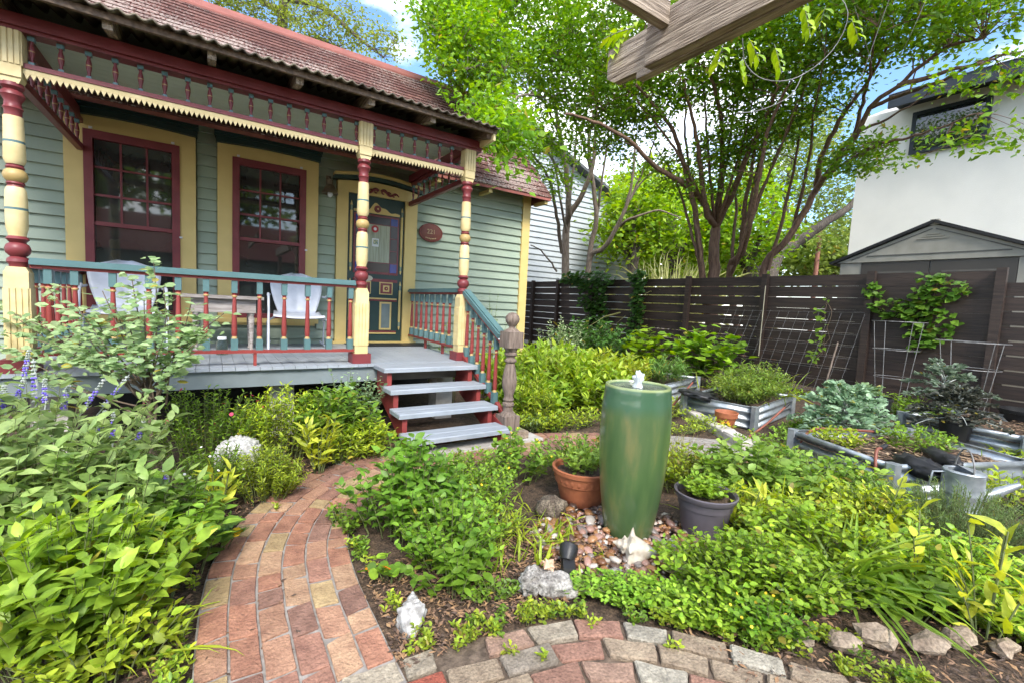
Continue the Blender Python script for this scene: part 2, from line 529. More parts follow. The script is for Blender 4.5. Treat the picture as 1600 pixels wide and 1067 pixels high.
cols = 6
cw = 2 * W2 / cols
nb = 0
for c in range(cols):
    w0 = -W2 + c * cw + 0.004
    w1 = w0 + cw - 0.008
    q = 0.05 + random.uniform(0, 0.2)
    while q < path_s[-1] - 0.25:
        L = random.choice([0.2, 0.2, 0.2, 0.205, 0.19, 0.12])
        g = 0.0075
        p0, d0 = curve_at(path_c, path_s, q + g)
        p1, d1 = curve_at(path_c, path_s, q + L - g)
        n0, n1 = Vector((-d0.y, d0.x, 0)), Vector((-d1.y, d1.x, 0))
        q += L
        sk = random.uniform(-0.012, 0.012)
        cs = [p0 + n0 * w1 + d0 * sk, p0 + n0 * w0 - d0 * sk, p1 + n1 * w0 - d1 * sk, p1 + n1 * w1 + d1 * sk]
        mid = sum(cs, Vector()) / 4
        if flag_zone(mid.x, mid.y):
            continue
        if nb > 290: continue
        nb += 1
        mt = BRICKS[random.choices(range(7), [5, 4, 4, 4, 4, 3, 0.7])[0]]
        rough_slab("brick", cs, -0.02, 0.013 + random.uniform(0, 0.004), 0.0032, mt, path, 0.015, 0.002)

# worn pavers that sweep round the fountain bed
row0 = smooth_curve([(-0.25, 1.40), (0.2, 1.50), (0.57, 1.48), (0.77, 1.45), (0.97, 1.40), (1.16, 1.36), (1.34, 1.28), (1.51, 1.15), (1.65, 0.99), (1.77, 0.84), (1.88, 0.68), (2.05, 0.46), (2.25, 0.2), (2.5, -0.1)], 8)
mb = MB()
mb._q([(-0.8, -0.6, -0.004), (2.6, -0.6, -0.004), (2.45, 0.0, -0.004), (1.9, 0.62, -0.004), (1.55, 1.13, -0.004), (1.2, 1.37, -0.004), (0.6, 1.5, -0.004), (0.1, 1.35, -0.004), (-0.8, 0.9, -0.004)], [tuple(range(9))], 0)
pav = tag(mb.build("paver_walk", mat("sandy_joint", (0.15, 0.11, 0.08), (0.07, 0.05, 0.036), 0.95, 30, bump=0.8, bscale=70)), "walk of old mixed pavers with earth joints sweeping round the fountain bed", None, None, 'structure')
nf = 0
for r in range(11):
    off = r * 0.105
    cur = []
    for i, p in enumerate(row0):
        d = (row0[min(i + 1, len(row0) - 1)] - row0[max(i - 1, 0)]).normalized()
        cur.append(p + Vector((d.y, -d.x, 0)) * off)
    s = arclen(cur)
    q = random.uniform(0, 0.15)
    while q < s[-1] - 0.25:
        L = random.choice([0.2, 0.215, 0.19, 0.21, 0.13])
        g = random.uniform(0.006, 0.011)
        p0, d0 = curve_at(cur, s, q + g)
        p1, d1 = curve_at(cur, s, q + L - g)
        n0, n1 = Vector((d0.y, -d0.x, 0)), Vector((d1.y, -d1.x, 0))
        q += L
        w = 0.105 - g
        sk = random.uniform(-0.006, 0.006)
        cs = [p0 + n0 * g + d0 * sk, p0 + n0 * w, p1 + n1 * w, p1 + n1 * g - d1 * sk]
        if (cs[1] - cs[2]).length < 0.05: continue
        mid = sum(cs, Vector()) / 4
        if not flag_zone(mid.x, mid.y) and mid.x < 0.6: continue
        if mid.y < -0.5 or nf > 285: continue
        if r == 0 and random.random() < 0.12 and mid.x > 0.6: continue
        nf += 1
        mt = STONES[random.choices(range(7), [5, 6, 1.6, 5, 2.6, 1.0, 2])[0]]
        rough_slab("paver", cs, -0.03, 0.012 + random.uniform(-0.005, 0.010), 0.006, mt, pav, 0.05, 0.004)

# pale kerb stones beside the path behind the fountain and a stone pad at the steps
kb = empty("concrete_kerb", (4.9, 3.2, 0), "pale concrete kerb along the path behind the fountain", "kerb")
kc = [(5.5, 4.0), (5.2, 3.55), (4.93, 3.12), (4.66, 2.66), (4.42, 2.3)]
for a, b in zip(kc, kc[1:]):
    a, b = Vector((*a, 0)), Vector((*b, 0))
    d = (b - a).normalized(); n = Vector((-d.y, d.x, 0)) * 0.08
    rough_slab("kerb_stone", [a + d * 0.006 - n, b - d * 0.006 - n, b - d * 0.006 + n, a + d * 0.006 + n], -0.03, 0.085, 0.015, CONC, kb, 0.02, 0.008)
mb = MB(); mb.box(1.30, 2.70, 3.40, 3.62, -0.03, 0.035)
tag(mb.build("footing_slab", CONC), "low concrete slab under the foot of the porch steps", None, None, 'structure')
pad = MB(); pad.box(2.28, 2.56, 3.46, 3.74, -0.02, 0.105)
tag(pad.build("stone_pad", STONEM), "square stone block under the weathered newel post", "stone")

edge = empty("edging_stones", (2.4, 0.55, 0), "row of rough tan edging stones at the right front bed", "edging")
for i, (x, y, rx, ry, rz) in enumerate([(1.98, 0.78, .07, .05, .05), (2.12, 0.66, .075, .05, .06), (2.28, 0.60, .085, .06, .07), (2.43, 0.47, .11, .06, .065), (2.58, 0.42, .07, .06, .06), (2.68, 0.30, .08, .05, .06), (2.84, 0.22, .09, .06, .06)]):
    o = blob("stone", (x, y, rz * 0.45), (rx * 0.85, ry * 0.85, rz * 0.62), STONEM, edge, 0.55, 1.25, 2, i + 3, (0.25 * math.sin(i * 2.1), 0.2 * math.cos(i * 3.7), -0.75 + i * 0.13))
    o.data.polygons.foreach_set('use_smooth', [False] * len(o.data.polygons))

# ------------------------------------------------------------------ cottage
WY, PY = 6.43, 4.53
FZ = 0.667
house = empty("cottage", (1.5, 6.43, 0), "sage green clapboard cottage with burgundy and yellow porch trim", "house")
mb = MB()
mb.box(-4.0, 4.50, WY + 0.045, 10.9, 0.30, 3.30)
wall = mb.build("wall", SAGE_TRIM, house)
# clapboards, each one a board with its lower edge proud of the one below
openings = [(-1.235, -0.130, 0.90, 3.17), (0.058, 1.163, 0.90, 3.17), (1.383, 2.513, 0.0, 2.90)]
zb = 0.36
rowh = 0.124
while zb < 3.26:
    z0, z1 = zb, min(zb + rowh + 0.012, 3.29)
    segs = [(-4.0, 4.375)]
    for (a, b, lo, hi) in openings:
        if z1 > lo + 0.01 and z0 < hi - 0.01:
            new = []
            for (s0, s1) in segs:
                if b <= s0 or a >= s1: new.append((s0, s1)); continue
                if a > s0: new.append((s0, a))
                if b < s1: new.append((b, s1))
            segs = new
    for s0, s1 in segs:
        yb, yt = WY - 0.004, WY + 0.030
        mb = MB()
        mb.hexa([(s0, yb, z0), (s1, yb, z0), (s1, WY + 0.048, z0), (s0, WY + 0.048, z0), (s0, yt, z1), (s1, yt, z1), (s1, WY + 0.05, z1), (s0, WY + 0.05, z1)])
        mb.build("siding_board", SAGE, wall)
    zb += rowh
mb = MB(); mb.box(4.378, 4.53, WY - 0.022, WY + 0.05, 0.30, 3.24); mb.build("corner_board", YEL, house)
mb = MB(); mb.box(-4.0, 4.53, WY - 0.05, WY - 0.012, 3.215, 3.30); mb.build("frieze_board", SAGE_TRIM, house)
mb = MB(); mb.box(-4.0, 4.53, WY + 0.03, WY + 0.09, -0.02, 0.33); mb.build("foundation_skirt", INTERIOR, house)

# windows
def window(x0, x1):
    yc0, yc1, zt = x0 - 0.148, x1 + 0.146, 2.995
    w = MB()
    w.box(yc0, x0, WY - 0.032, WY + 0.05, 0.93, zt - 0.125, 0)
    w.box(x1, yc1, WY - 0.032, WY + 0.05, 0.93, zt - 0.125, 0)
    xm = (yc0 + yc1) / 2
    arc = [(yc0, zt - 0.125), (yc1, zt - 0.125)] + [(yc1 + (yc0 - yc1) * t, zt + 0.022 * math.sin(math.pi * t)) for t in [i / 12 for i in range(13)]]
    w.prism(arc, 'y', WY - 0.034, WY + 0.05, 0)
    win = w.build("window", YEL, house)
    c = MB()
    for k, (dz, dy, h) in enumerate([(0.0, 0.05, 0.06), (0.06, 0.075, 0.03), (0.09, 0.10, 0.05)]):
        n = 12
        lo = [(yc0 - dy * 0.3 + (yc1 - yc0 + dy * 0.6) * t, zt + dz + 0.022 * math.sin(math.pi * t) + 0.002) for t in [i / n for i in range(n + 1)]]
        hi = [(x, z + h) for x, z in lo][::-1]
        c.prism(lo + hi, 'y', WY - 0.034 - dy, WY + 0.03, 0)
    c.build("cornice", DKGREEN, win)
    f = MB()
    fw = 0.072
    z0 = 0.985
    f.box(x0, x0 + fw, WY - 0.045, WY + 0.04, z0, 2.87)
    f.box(x1 - fw, x1, WY - 0.045, WY + 0.04, z0, 2.87)
    f.box(x0 + fw, x1 - fw, WY - 0.045, WY + 0.04, 2.87 - fw - 0.01, 2.87)
    f.box(x0 + fw, x1 - fw, WY - 0.045, WY + 0.04, z0, z0 + 0.06)
    f.build("frame", RED, win)
    s = MB(); s.box(x0 + fw, x1 - fw, WY - 0.028, WY + 0.035, 1.915, 1.955); s.box(x0 + fw, x1 - fw, WY - 0.018, WY + 0.03, 2.215, 2.238); s.box(x0 + fw, x1 - fw, WY - 0.014, WY + 0.028, 2.50, 2.518)
    s.build("meeting_rail", RED, win)
    g0, g1 = x0 + fw, x1 - fw
    for k in (1, 2):
        xm = g0 + (g1 - g0) * k / 3
        mu = MB(); mu.box(xm - 0.009, xm + 0.009, WY - 0.012, WY + 0.026, 1.955, 2.788); mu.build("muntin", RED, win)
    for k in range(3):
        for zz0, zz1 in ((1.955, 2.22), (2.235, 2.50), (2.515, 2.79)):
            a = g0 + (g1 - g0) * k / 3 + 0.009; b = g0 + (g1 - g0) * (k + 1) / 3 - 0.009
            pn = MB(); t = random.uniform(-0.002, 0.002)
            pn.box(a, b, WY + 0.004 + t, WY + 0.010 + t, zz0, zz1); pn.build("pane", GLASS, win)
    pn = MB(); pn.box(g0, g1, WY + 0.016, WY + 0.022, z0 + 0.06, 1.915); pn.build("pane", GLASS, win)
    sl = MB(); sl.box(yc0 - 0.02, yc1 + 0.02, WY - 0.06, WY + 0.04, 0.93, 0.985); sl.box(yc0 + 0.02, yc1 - 0.02, WY - 0.03, WY + 0.04, 0.90, 0.93)
    sl.build("sill", YEL, win)
    for xx, zz in ((x0 + 0.06, 2.885), (x1 - 0.06, 2.885), (x1 + 0.006, 1.87)):
        h = MB(); h.box(xx - 0.014, xx + 0.014, WY - 0.052, WY - 0.03, zz - 0.008, zz + 0.012); h.build("clip", WHITE, win)

window(-1.081, -0.288)
window(0.211, 1.010)

# door
dr = MB()
X0, X1, ZT = 1.39, 2.506, 2.83
dr.box(X0, 1.534, WY - 0.035, WY + 0.05, FZ, ZT - 0.13)
dr.box(2.326, X1, WY - 0.035, WY + 0.05, FZ, ZT - 0.13)
arc = [(X0, ZT - 0.13), (X1, ZT - 0.13)] + [(X1 + (X0 - X1) * t, ZT + 0.05 * math.sin(math.pi * t)) for t in [i / 14 for i in range(15)]]
dr.prism(arc, 'y', WY - 0.037, WY + 0.05)
door_case = dr.build("door_casing", YEL, house)
c = MB()
for dz, dy, h, mi in ((0.0, 0.045, 0.05, 0), (0.05, 0.085, 0.035, 1)):
    n = 14
    lo = [(X0 - 0.05 + (X1 - X0 + 0.1) * t, ZT + dz + 0.002 + 0.065 * math.sin(math.pi * t)) for t in [i / n for i in range(n + 1)]]
    c.prism(lo + [(x, z + h) for x, z in lo][::-1], 'y', WY - 0.037 - dy, WY + 0.03, mi)
c.build("door_hood", [DKGREEN, YEL], door_case)
# applied scroll ornament over the door
sc = MB()
for sgn in (-1, 1):
    pts = []
    for i in range(22):
        t = i / 21
        pts.append((1.948 + sgn * (0.02 + 0.25 * t), WY - 0.044, 2.775 + 0.026 * math.sin(t * 9.5) - 0.03 * t))
    sc.tube(pts, [0.022 - 0.013 * (i / 21) for i in range(22)], 6)
    for k, t in enumerate((0.12, 0.42, 0.72)):
        xx = 1.948 + sgn * (0.02 + 0.25 * t)
        ring = [(xx + 0.026 * math.cos(a) * (1 - t * 0.4), WY - 0.045, 2.772 - 0.03 * t + 0.026 * math.sin(a) * (1 - t * 0.4)) for a in [2 * math.pi * i / 10 for i in range(9)]]
        sc.tube(ring, 0.010, 5)
sc.build("scroll_ornament", RED, door_case, 60)
door = MB()
door.box(1.537, 2.323, WY - 0.004, WY + 0.04, FZ + 0.03, 2.698)
door = door.build("door", DKGREEN, house)
th = MB(); th.box(1.36, 2.53, WY - 0.07, WY + 0.04, FZ + 0.002, FZ + 0.03); th.build("threshold", YEL, door_case)
dm = MB(); dm.box(1.5, 2.62, 5.95, 6.33, FZ + 0.004, FZ + 0.014)
tag(dm.build("door_mat", BLACKP), "thin black mat lying before the front door", "mat")
DOORG = mat("brown_stained_glass", (0.03, 0.016, 0.012), (0.02, 0.011, 0.009), 0.2, 4, spec=0.3)
def dbox(name, x0, x1, z0, z1, m, t=0.012, y=WY - 0.004):
    b = MB(); b.box(x0, x1, y - t, y + 0.001, z0, z1); return b.build(name, m, door)
# spindle columns each side of the door
for xx in (1.578, 2.283):
    for z0, z1 in ((1.66, 2.60), (0.86, 1.56)):
        b = MB()
        L = z1 - z0
        prof = [(0.004, 0, 0), (0.012, 0.02, 0), (0.016, 0.05, 1), (0.016, 0.10, 1), (0.013, 0.11, 0), (0.017, 0.13, 0), (0.017, L - 0.13, 1), (0.013, L - 0.12, 1), (0.018, L - 0.06, 0), (0.010, L - 0.03, 0), (0.002, L, 0)]
        b.lathe(prof, xx, WY - 0.016, z0, 8)
        b.build("applied_column", [YEL, SAGE_TRIM], door, 40)
# crest with rosette
b = MB()
crest = [(1.61, 2.47), (2.25, 2.47)] + [(2.25 - 0.64 * t, 2.50 + 0.085 * math.exp(-((t - 0.5) / 0.13) ** 2) + 0.022 * math.sin(t * math.pi) * (1 + math.sin(t * 25))) for t in [i / 30 for i in range(31)]]
b.prism(crest, 'y', WY - 0.020, WY - 0.003, 0)
b.build("crest", YEL, door)
b = MB(); b.tube([(1.93, WY - 0.034, 2.535), (1.93, WY - 0.018, 2.535)], [0.045, 0.05], 14, 0); b.tube([(1.93, WY - 0.042, 2.535), (1.93, WY - 0.03, 2.535)], [0.012, 0.015], 10, 1)
b.build("rosette", [RED, YEL], door, 40)
dbox("glazing_frame", 1.615, 2.245, 1.64, 2.455, RED, 0.010)
gx = [1.632, 1.735, 2.118, 2.228]
gz = [1.665, 1.80, 2.325, 2.435]
for i in range(3):
    for j in range(3):
        corner = i != 1 and j != 1
        if i == 1 and j == 1: continue
        if j == 1 and i != 1:
            for k in range(3):
                z0 = gz[1] + (gz[2] - gz[1]) * k / 3 + 0.006; z1 = gz[1] + (gz[2] - gz[1]) * (k + 1) / 3 - 0.006
                dbox("pane", gx[i] + 0.006, gx[i + 1] - 0.006, z0, z1, DOORG, 0.015)
        else:
            dbox("pane", gx[i] + 0.006, gx[i + 1] - 0.006, gz[j] + 0.006, gz[j + 1] - 0.006, BLUEG if corner else DOORG, 0.015)
b = MB()
n = 28
for i in range(n + 1):
    x = gx[1] + 0.006 + (gx[2] - gx[1] - 0.012) * i / n
    y = WY - 0.0185 + 0.0015 * math.sin(i * 1.7)
    b.v += [(x, y, gz[1] + 0.006), (x, y, gz[2] - 0.006)]
    if i: b.f.append((2 * i - 2, 2 * i, 2 * i + 1, 2 * i - 1)); b.m.append(0)
b.build("lace_curtain", LACE, door)
b = MB(); b.lathe([(0.05, 0, 0), (0.05, 0.004, 0)], 0, 0, 0, 12)
me = b.mesh("sticker", [mat("red_sticker", (0.45, 0.03, 0.04))])
o = inst("sticker", me, door, (1.90, WY - 0.0215, 2.26), (R(90), 0, 0))
b = MB(); b.lathe([(0.022, 0, 0), (0.022, 0.004, 0)], 0, 0, 0, 12)
inst("sticker", b.mesh("sticker_centre", [WHITE]), door, (1.90, WY - 0.0262, 2.26), (R(90), 0, 0))
b = MB(); b.box(1.865, 1.955, WY - 0.024, WY - 0.0205, 2.02, 2.13); b.build("sticker", WHITE, door)
b = MB(); b.box(1.878, 1.942, WY - 0.0262, WY - 0.0242, 2.05, 2.115); b.build("sticker", mat("sticker_print", (0.10, 0.22, 0.20), (0.55, 0.5, 0.3), 0.6, 60, lo=0.45, hi=0.55), door)
dbox("moulding", 1.62, 2.24, 1.535, 1.575, RED, 0.014)
for a, bx_ in ((1.675, 1.865), (1.985, 2.175)):
    dbox("panel_border", a, bx_, 1.36, 1.535, YEL, 0.012); dbox("panel", a + 0.014, bx_ - 0.014, 1.374, 1.52, RED, 0.016)
    cx_ = (a + bx_) / 2
    dbox("panel_square", cx_ - 0.045, cx_ + 0.045, 1.40, 1.49, YEL, 0.020)
    q = MB(); q.tube([(cx_, WY - 0.034, 1.445), (cx_, WY - 0.022, 1.445)], [0.026, 0.03], 12, 0); q.tube([(cx_, WY - 0.04, 1.445), (cx_, WY - 0.03, 1.445)], [0.008, 0.009], 8, 1)
    q.build("boss", [RED, YEL], door, 40)
    dbox("panel_border", a + 0.01, bx_ - 0.01, 0.86, 1.255, YEL, 0.012); dbox("panel", a + 0.035, bx_ - 0.035, 0.885, 1.23, mat("grey_green_panel", (0.17, 0.215, 0.21)), 0.017)
dbox("moulding", 1.62, 2.24, 1.29, 1.31, YEL, 0.014); dbox("moulding", 1.62, 2.24, 1.265, 1.288, RED, 0.012)
dbox("moulding", 1.62, 2.24, 0.80, 0.82, YEL, 0.014); dbox("moulding", 1.62, 2.24, 0.822, 0.845, RED, 0.012)
# little oval name plate and the house number plaque
b = MB()
b.lathe([(1, 0, 0), (1, 0.016, 0), (0.9, 0.022, 0)], 0, 0, 0, 28)
pl = b.mesh("oval", [PLAQ], 30)
inst("oval_plate", MB().lathe([(1, 0, 0), (0.97, 0.02, 0)], 0, 0, 0, 20).mesh("small_oval", [mat("ivory_plate", (0.62, 0.58, 0.46), (0.35, 0.32, 0.25), 0.5, 30)], 30), door, (1.79, WY - 0.016, 1.575), (R(90), 0, 0), (0.095, 0.045, 1))
plaque = empty("number_plaque", (2.733, WY - 0.01, 2.315), "oval red brown house number plaque on the clapboards right of the door", "plaque")
inst("plate", pl, plaque, (2.733, WY - 0.006, 2.315), (R(90), 0, 0), (0.188, 0.135, 1))
inst("border", MB().lathe([(0.965, 0.0, 0), (0.965, 0.028, 0), (0.93, 0.028, 0), (0.93, 0.0, 0)], 0, 0, 0, 28, False).mesh("border", [RED2]), plaque, (2.733, WY - 0.006, 2.315), (R(90), 0, 0), (0.188, 0.135, 1))
def text(body, size, loc, m, parent, name="lettering"):
    cu = bpy.data.curves.new(name, 'FONT')
    cu.body = body; cu.size = size; cu.align_x = 'CENTER'; cu.align_y = 'CENTER'; cu.extrude = 0.003
    tmp = bpy.data.objects.new("tmp_text", cu)
    C.objects.link(tmp)
    me = bpy.data.meshes.new_from_object(tmp.evaluated_get(bpy.context.evaluated_depsgraph_get()))
    bpy.data.objects.remove(tmp)
    me.materials.clear(); me.materials.append(m)
    return inst(name, me, parent, loc, (R(90), 0, 0))
text("221", 0.095, (2.733, WY - 0.033, 2.325), LETTER, plaque)
b = MB()
for i in range(7): b.box(2.645 + i * 0.025, 2.661 + i * 0.025, WY - 0.033, WY - 0.027, 2.228 - 0.004 * (3 - abs(3 - i)), 2.246 - 0.004 * (3 - abs(3 - i)))
b.build("raised_mark", LETTER, plaque)
# barn lamp beside the door
lamp = empty("wall_lamp", (1.28, WY, 2.6), "small aged brass wall lamp between second window and door", "lamp")
b = MB(); b.lathe([(0.035, 0.20, 0), (0.035, 0.14, 0), (0.05, 0.13, 0), (0.085, 0.06, 0), (0.10, 0.03, 0), (0.10, 0.022, 0), (0.05, 0.05, 0)], 1.28, WY - 0.12, 2.59, 16, False)
b.build("shade", BRASS, lamp, 40)
b = MB(); b.tube([(1.28, WY, 2.80), (1.28, WY - 0.07, 2.83), (1.28, WY - 0.12, 2.78)], 0.012, 8); b.box(1.25, 1.31, WY - 0.02, WY, 2.72, 2.86); b.build("bracket", BRASS, lamp)
b = MB(); b.lathe([(0.012, 0.06, 0), (0.03, 0.04, 0), (0.034, 0.015, 0), (0.022, -0.01, 0), (0.004, -0.02, 0)], 1.28, WY - 0.12, 2.59, 12); b.build("bulb", WHITE, lamp, 60)

# main roof
roof = MB()
prof = [(6.06, 3.085), (6.52, 3.60), (8.70, 5.57)]
for (ya, za), (yb_, zb_) in zip(prof, prof[1:]):
    roof._q([(-4.2, ya, za), (4.68, ya, za), (4.68, yb_, zb_), (-4.2, yb_, zb_)], [(0, 1, 2, 3)], 0)
roof._q([(-4.2, 8.70, 5.57), (4.68, 8.70, 5.57), (4.68, 11.34, 3.085), (-4.2, 11.34, 3.085)], [(0, 1, 2, 3)], 0)
roof._q([(-4.2, 6.06, 3.085), (-4.2, 6.06, 3.045), (4.68, 6.06, 3.045), (4.68, 6.06, 3.085)], [(0, 1, 2, 3)], 0)
roof._q([(4.68, 6.06, 3.045), (4.68, 11.34, 3.045), (4.68, 8.7, 5.53), (4.68, 6.52, 3.56)], [(0, 1, 2, 3)], 0)
roof._q([(-4.2, 6.06, 3.045), (4.68, 6.06, 3.045), (4.68, 6.52, 3.30), (-4.2, 6.52, 3.30)], [(3, 2, 1, 0)], 0)
roof = roof.build("roof", SHINGLE, house)
SHM = [mat("shingle_%d" % i, a, b, 0.92, 26, bump=0.6, bscale=140, lo=0.4, hi=0.66, rand=0.15) for i, (a, b) in enumerate([((0.150, 0.062, 0.048), (0.085, 0.036, 0.029)), ((0.125, 0.051, 0.041), (0.07, 0.029, 0.024)), ((0.17, 0.072, 0.057), (0.095, 0.042, 0.034)), ((0.46, 0.36, 0.31), (0.24, 0.105, 0.085))])]
for m_ in SHM:
    nt = m_.node_tree; b_ = nt.nodes["Principled BSDF"]; src = b_.inputs['Base Color'].links[0].from_socket
    tc_ = nt.nodes.new("ShaderNodeTexCoord")
    na = nt.nodes.new("ShaderNodeTexNoise"); na.inputs['Scale'].default_value = 0.85; na.inputs['Detail'].default_value = 2; nt.links.new(tc_.outputs['Object'], na.inputs['Vector'])
    nb2 = nt.nodes.new("ShaderNodeTexNoise"); nb2.inputs['Scale'].default_value = 34; nb2.inputs['Detail'].default_value = 6; nt.links.new(tc_.outputs['Object'], nb2.inputs['Vector'])
    ad_ = nt.nodes.new("ShaderNodeMath"); ad_.operation = 'ADD'; nt.links.new(na.outputs[0], ad_.inputs[0]); nt.links.new(nb2.outputs[0], ad_.inputs[1])
    rp_ = nt.nodes.new("ShaderNodeValToRGB"); rp_.color_ramp.elements[0].position = 0.0; rp_.color_ramp.elements[1].position = 1.0
    mr_ = nt.nodes.new("ShaderNodeMapRange"); mr_.inputs['From Min'].default_value = 1.06; mr_.inputs['From Max'].default_value = 1.17; mr_.inputs['To Max'].default_value = 0.5; nt.links.new(ad_.outputs[0], mr_.inputs[0])
    mx_ = nt.nodes.new("ShaderNodeMixRGB"); mx_.inputs[2].default_value = (0.50, 0.43, 0.38, 1); nt.links.new(mr_.outputs[0], mx_.inputs[0]); nt.links.new(src, mx_.inputs[1])
    nt.links.new(mx_.outputs[0], b_.inputs['Base Color'])
shl = []
def slope_pt(q):
    l1 = math.hypot(0.46, 0.515)
    if q < l1: t = q / l1; return 6.06 + 0.46 * t, 3.085 + 0.515 * t, (0.46 / l1, 0.515 / l1)
    l2 = math.hypot(2.18, 1.97); t = (q - l1) / l2
    return 6.52 + 2.18 * t, 3.60 + 1.97 * t, (2.18 / l2, 1.97 / l2)
TOT = math.hypot(0.46, 0.515) + math.hypot(2.18, 1.97)
ex = 0.128
r = 0
while r * ex < TOT - 0.05:
    q = r * ex
    y0, z0, (dy, dz) = slope_pt(q)
    y1, z1, _ = slope_pt(min(q + ex + 0.02, TOT))
    x = -4.2 - random.uniform(0, 0.3)
    while x < 4.70:
        w = 0.30
        a, b = max(x, -4.2), min(x + w - 0.006, 4.70)
        x += w
        if b - a < 0.03: continue
        shl.append((a, b, y0, z0, y1, z1, dy, dz))
    r += 1
def shingle_mesh(items, mi_of, name):
    m = MB()
    for it in items:
        a, b, y0, z0, y1, z1, dy, dz = it
        ny, nz = -dz, dy
        t0, t1 = 0.022, 0.006
        m.hexa([(a, y0, z0 + 0.001), (b, y0, z0 + 0.001), (b, y1, z1 + 0.001), (a, y1, z1 + 0.001),
                (a, y0 + ny * t0, z0 + nz * t0), (b, y0 + ny * t0, z0 + nz * t0), (b, y1 + ny * t1, z1 + nz * t1), (a, y1 + ny * t1, z1 + nz * t1)], mi_of(it))
    return m
def seen(it):
    a, b, y0, z0 = it[:4]
    x = (a + b) / 2
    if x / y0 * 4.1 > 2.5: return True
    return z0 > 1.25 + 0.439 * y0 and x > -1.4
front = [s for s in shl if seen(s)]
front.sort(key=lambda s: (s[0] - 1.0) ** 2 * 0.02 + s[2] ** 2)
def pick(it):
    lich = noise.noise(Vector((it[0] * 0.9, it[2] * 1.4, 3.0)))
    return random.choice([0, 0, 1, 2])
for s_ in front[:300]:
    shingle_mesh([s_], lambda i: 0, "shingle").build("shingle", SHM[pick(s_)], roof)
rest = [s for s in shl if s not in set(front[:300])]
tag(shingle_mesh(rest, pick, "shingle_field").build("shingle_field", SHM, roof), kind='stuff')
b = MB(); b.prism([(8.55, 5.45), (8.70, 5.60), (8.85, 5.45), (8.85, 5.48), (8.70, 5.635), (8.55, 5.48)], 'x', -4.2, 4.70); b.build("ridge_cap", mat("ridge_red", (0.26, 0.085, 0.065), None, 0.7), roof)
for x in (3.55, 4.62, 2.7):
    b = MB(); b.box(x - 0.03, x + 0.03, 6.10, 6.42, 2.995, 3.043); b.build("rafter_tail", YEL, roof)

# porch roof: corrugated sheet, batten, rafters, beam, ceiling
b = MB()
x0, x1 = -2.1, 2.47
n = int((x1 - x0) / 0.0115)
for j, (y, z) in enumerate([(4.10, 3.105), (4.75, 3.243), (5.4, 3.38), (6.25, 3.56)]):
    for i in range(n + 1):
        x = x0 + (x1 - x0) * i / n
        zz = z + 0.012 * math.sin(2 * math.pi * x / 0.088) + 0.006 * math.sin(x * 3 + y)
        b.v.append((x, y + 0.008 * math.sin(x * 5) if j == 0 else y, zz))
for j in range(3):
    for i in range(n):
        b.f.append((j * (n + 1) + i, j * (n + 1) + i + 1, (j + 1) * (n + 1) + i + 1, (j + 1) * (n + 1) + i)); b.m.append(0)
proof = b.build("porch_roof", TIN, house, 80)
md = proof.modifiers.new("thickness", 'SOLIDIFY'); md.thickness = 0.012
b = MB(); b.bar((-2.1, 4.17, 3.075), (2.46, 4.17, 3.072), 0.03, 0.045); b.bar((-2.1, 4.24, 3.10), (2.46, 4.24, 3.097), 0.07, 0.02); b.build("batten", RAFTER, proof)
for x in (-1.75, -1.16, -0.575, 0.008, 0.605, 1.191, 1.775, 2.40):
    b = MB(); b.bar((x, 4.20, 3.055), (x, 6.3, 3.49), 0.055, 0.095); b.build("rafter", OLDWOOD if x < 2.3 else RAFTER, proof)
b = MB(); b.box(2.425, 2.45, 4.16, 4.62, 2.985, 3.09); b.build("end_board", CREAM, proof)
b = MB()
b.box(-1.30, 2.46, PY - 0.075, PY + 0.065, 2.985, 3.050)
b.box(-1.30, 2.46, PY - 0.085, PY - 0.02, 2.968, 2.992)
b.box(-1.30, 2.46, PY - 0.060, PY + 0.05, 2.945, 2.975)
b.build("porch_beam", RED, house)
for xx in (-1.14, 2.40):
    b = MB(); b.box(xx - 0.05, xx + 0.05, PY + 0.07, WY - 0.06, 2.97, 3.06); b.build("side_beam", RED, house)
nb_ = 14
for i in range(nb_):
    ya = PY + 0.07 + (WY - 0.06 - PY - 0.07) * i / nb_; yb_ = PY + 0.07 + (WY - 0.06 - PY - 0.07) * (i + 1) / nb_ - 0.003
    za = 3.07 + 0.13 * i / nb_; zb_ = 3.07 + 0.13 * (i + 1) / nb_
    if i == 0:
        ceil = MB(); ceil.box(-1.25, 2.44, PY + 0.07, WY - 0.055, 3.235, 3.25); ceil = ceil.build("porch_ceiling", SAGE_LIGHT, house)
    b = MB(); b.hexa([(-1.25, ya, za), (2.44, ya, za), (2.44, yb_, zb_), (-1.25, yb_, zb_), (-1.25, ya, za + 0.012), (2.44, ya, za + 0.012), (2.44, yb_, zb_ + 0.012), (-1.25, yb_, zb_ + 0.012)])
    b.build("ceiling_board", SAGE_LIGHT, ceil)

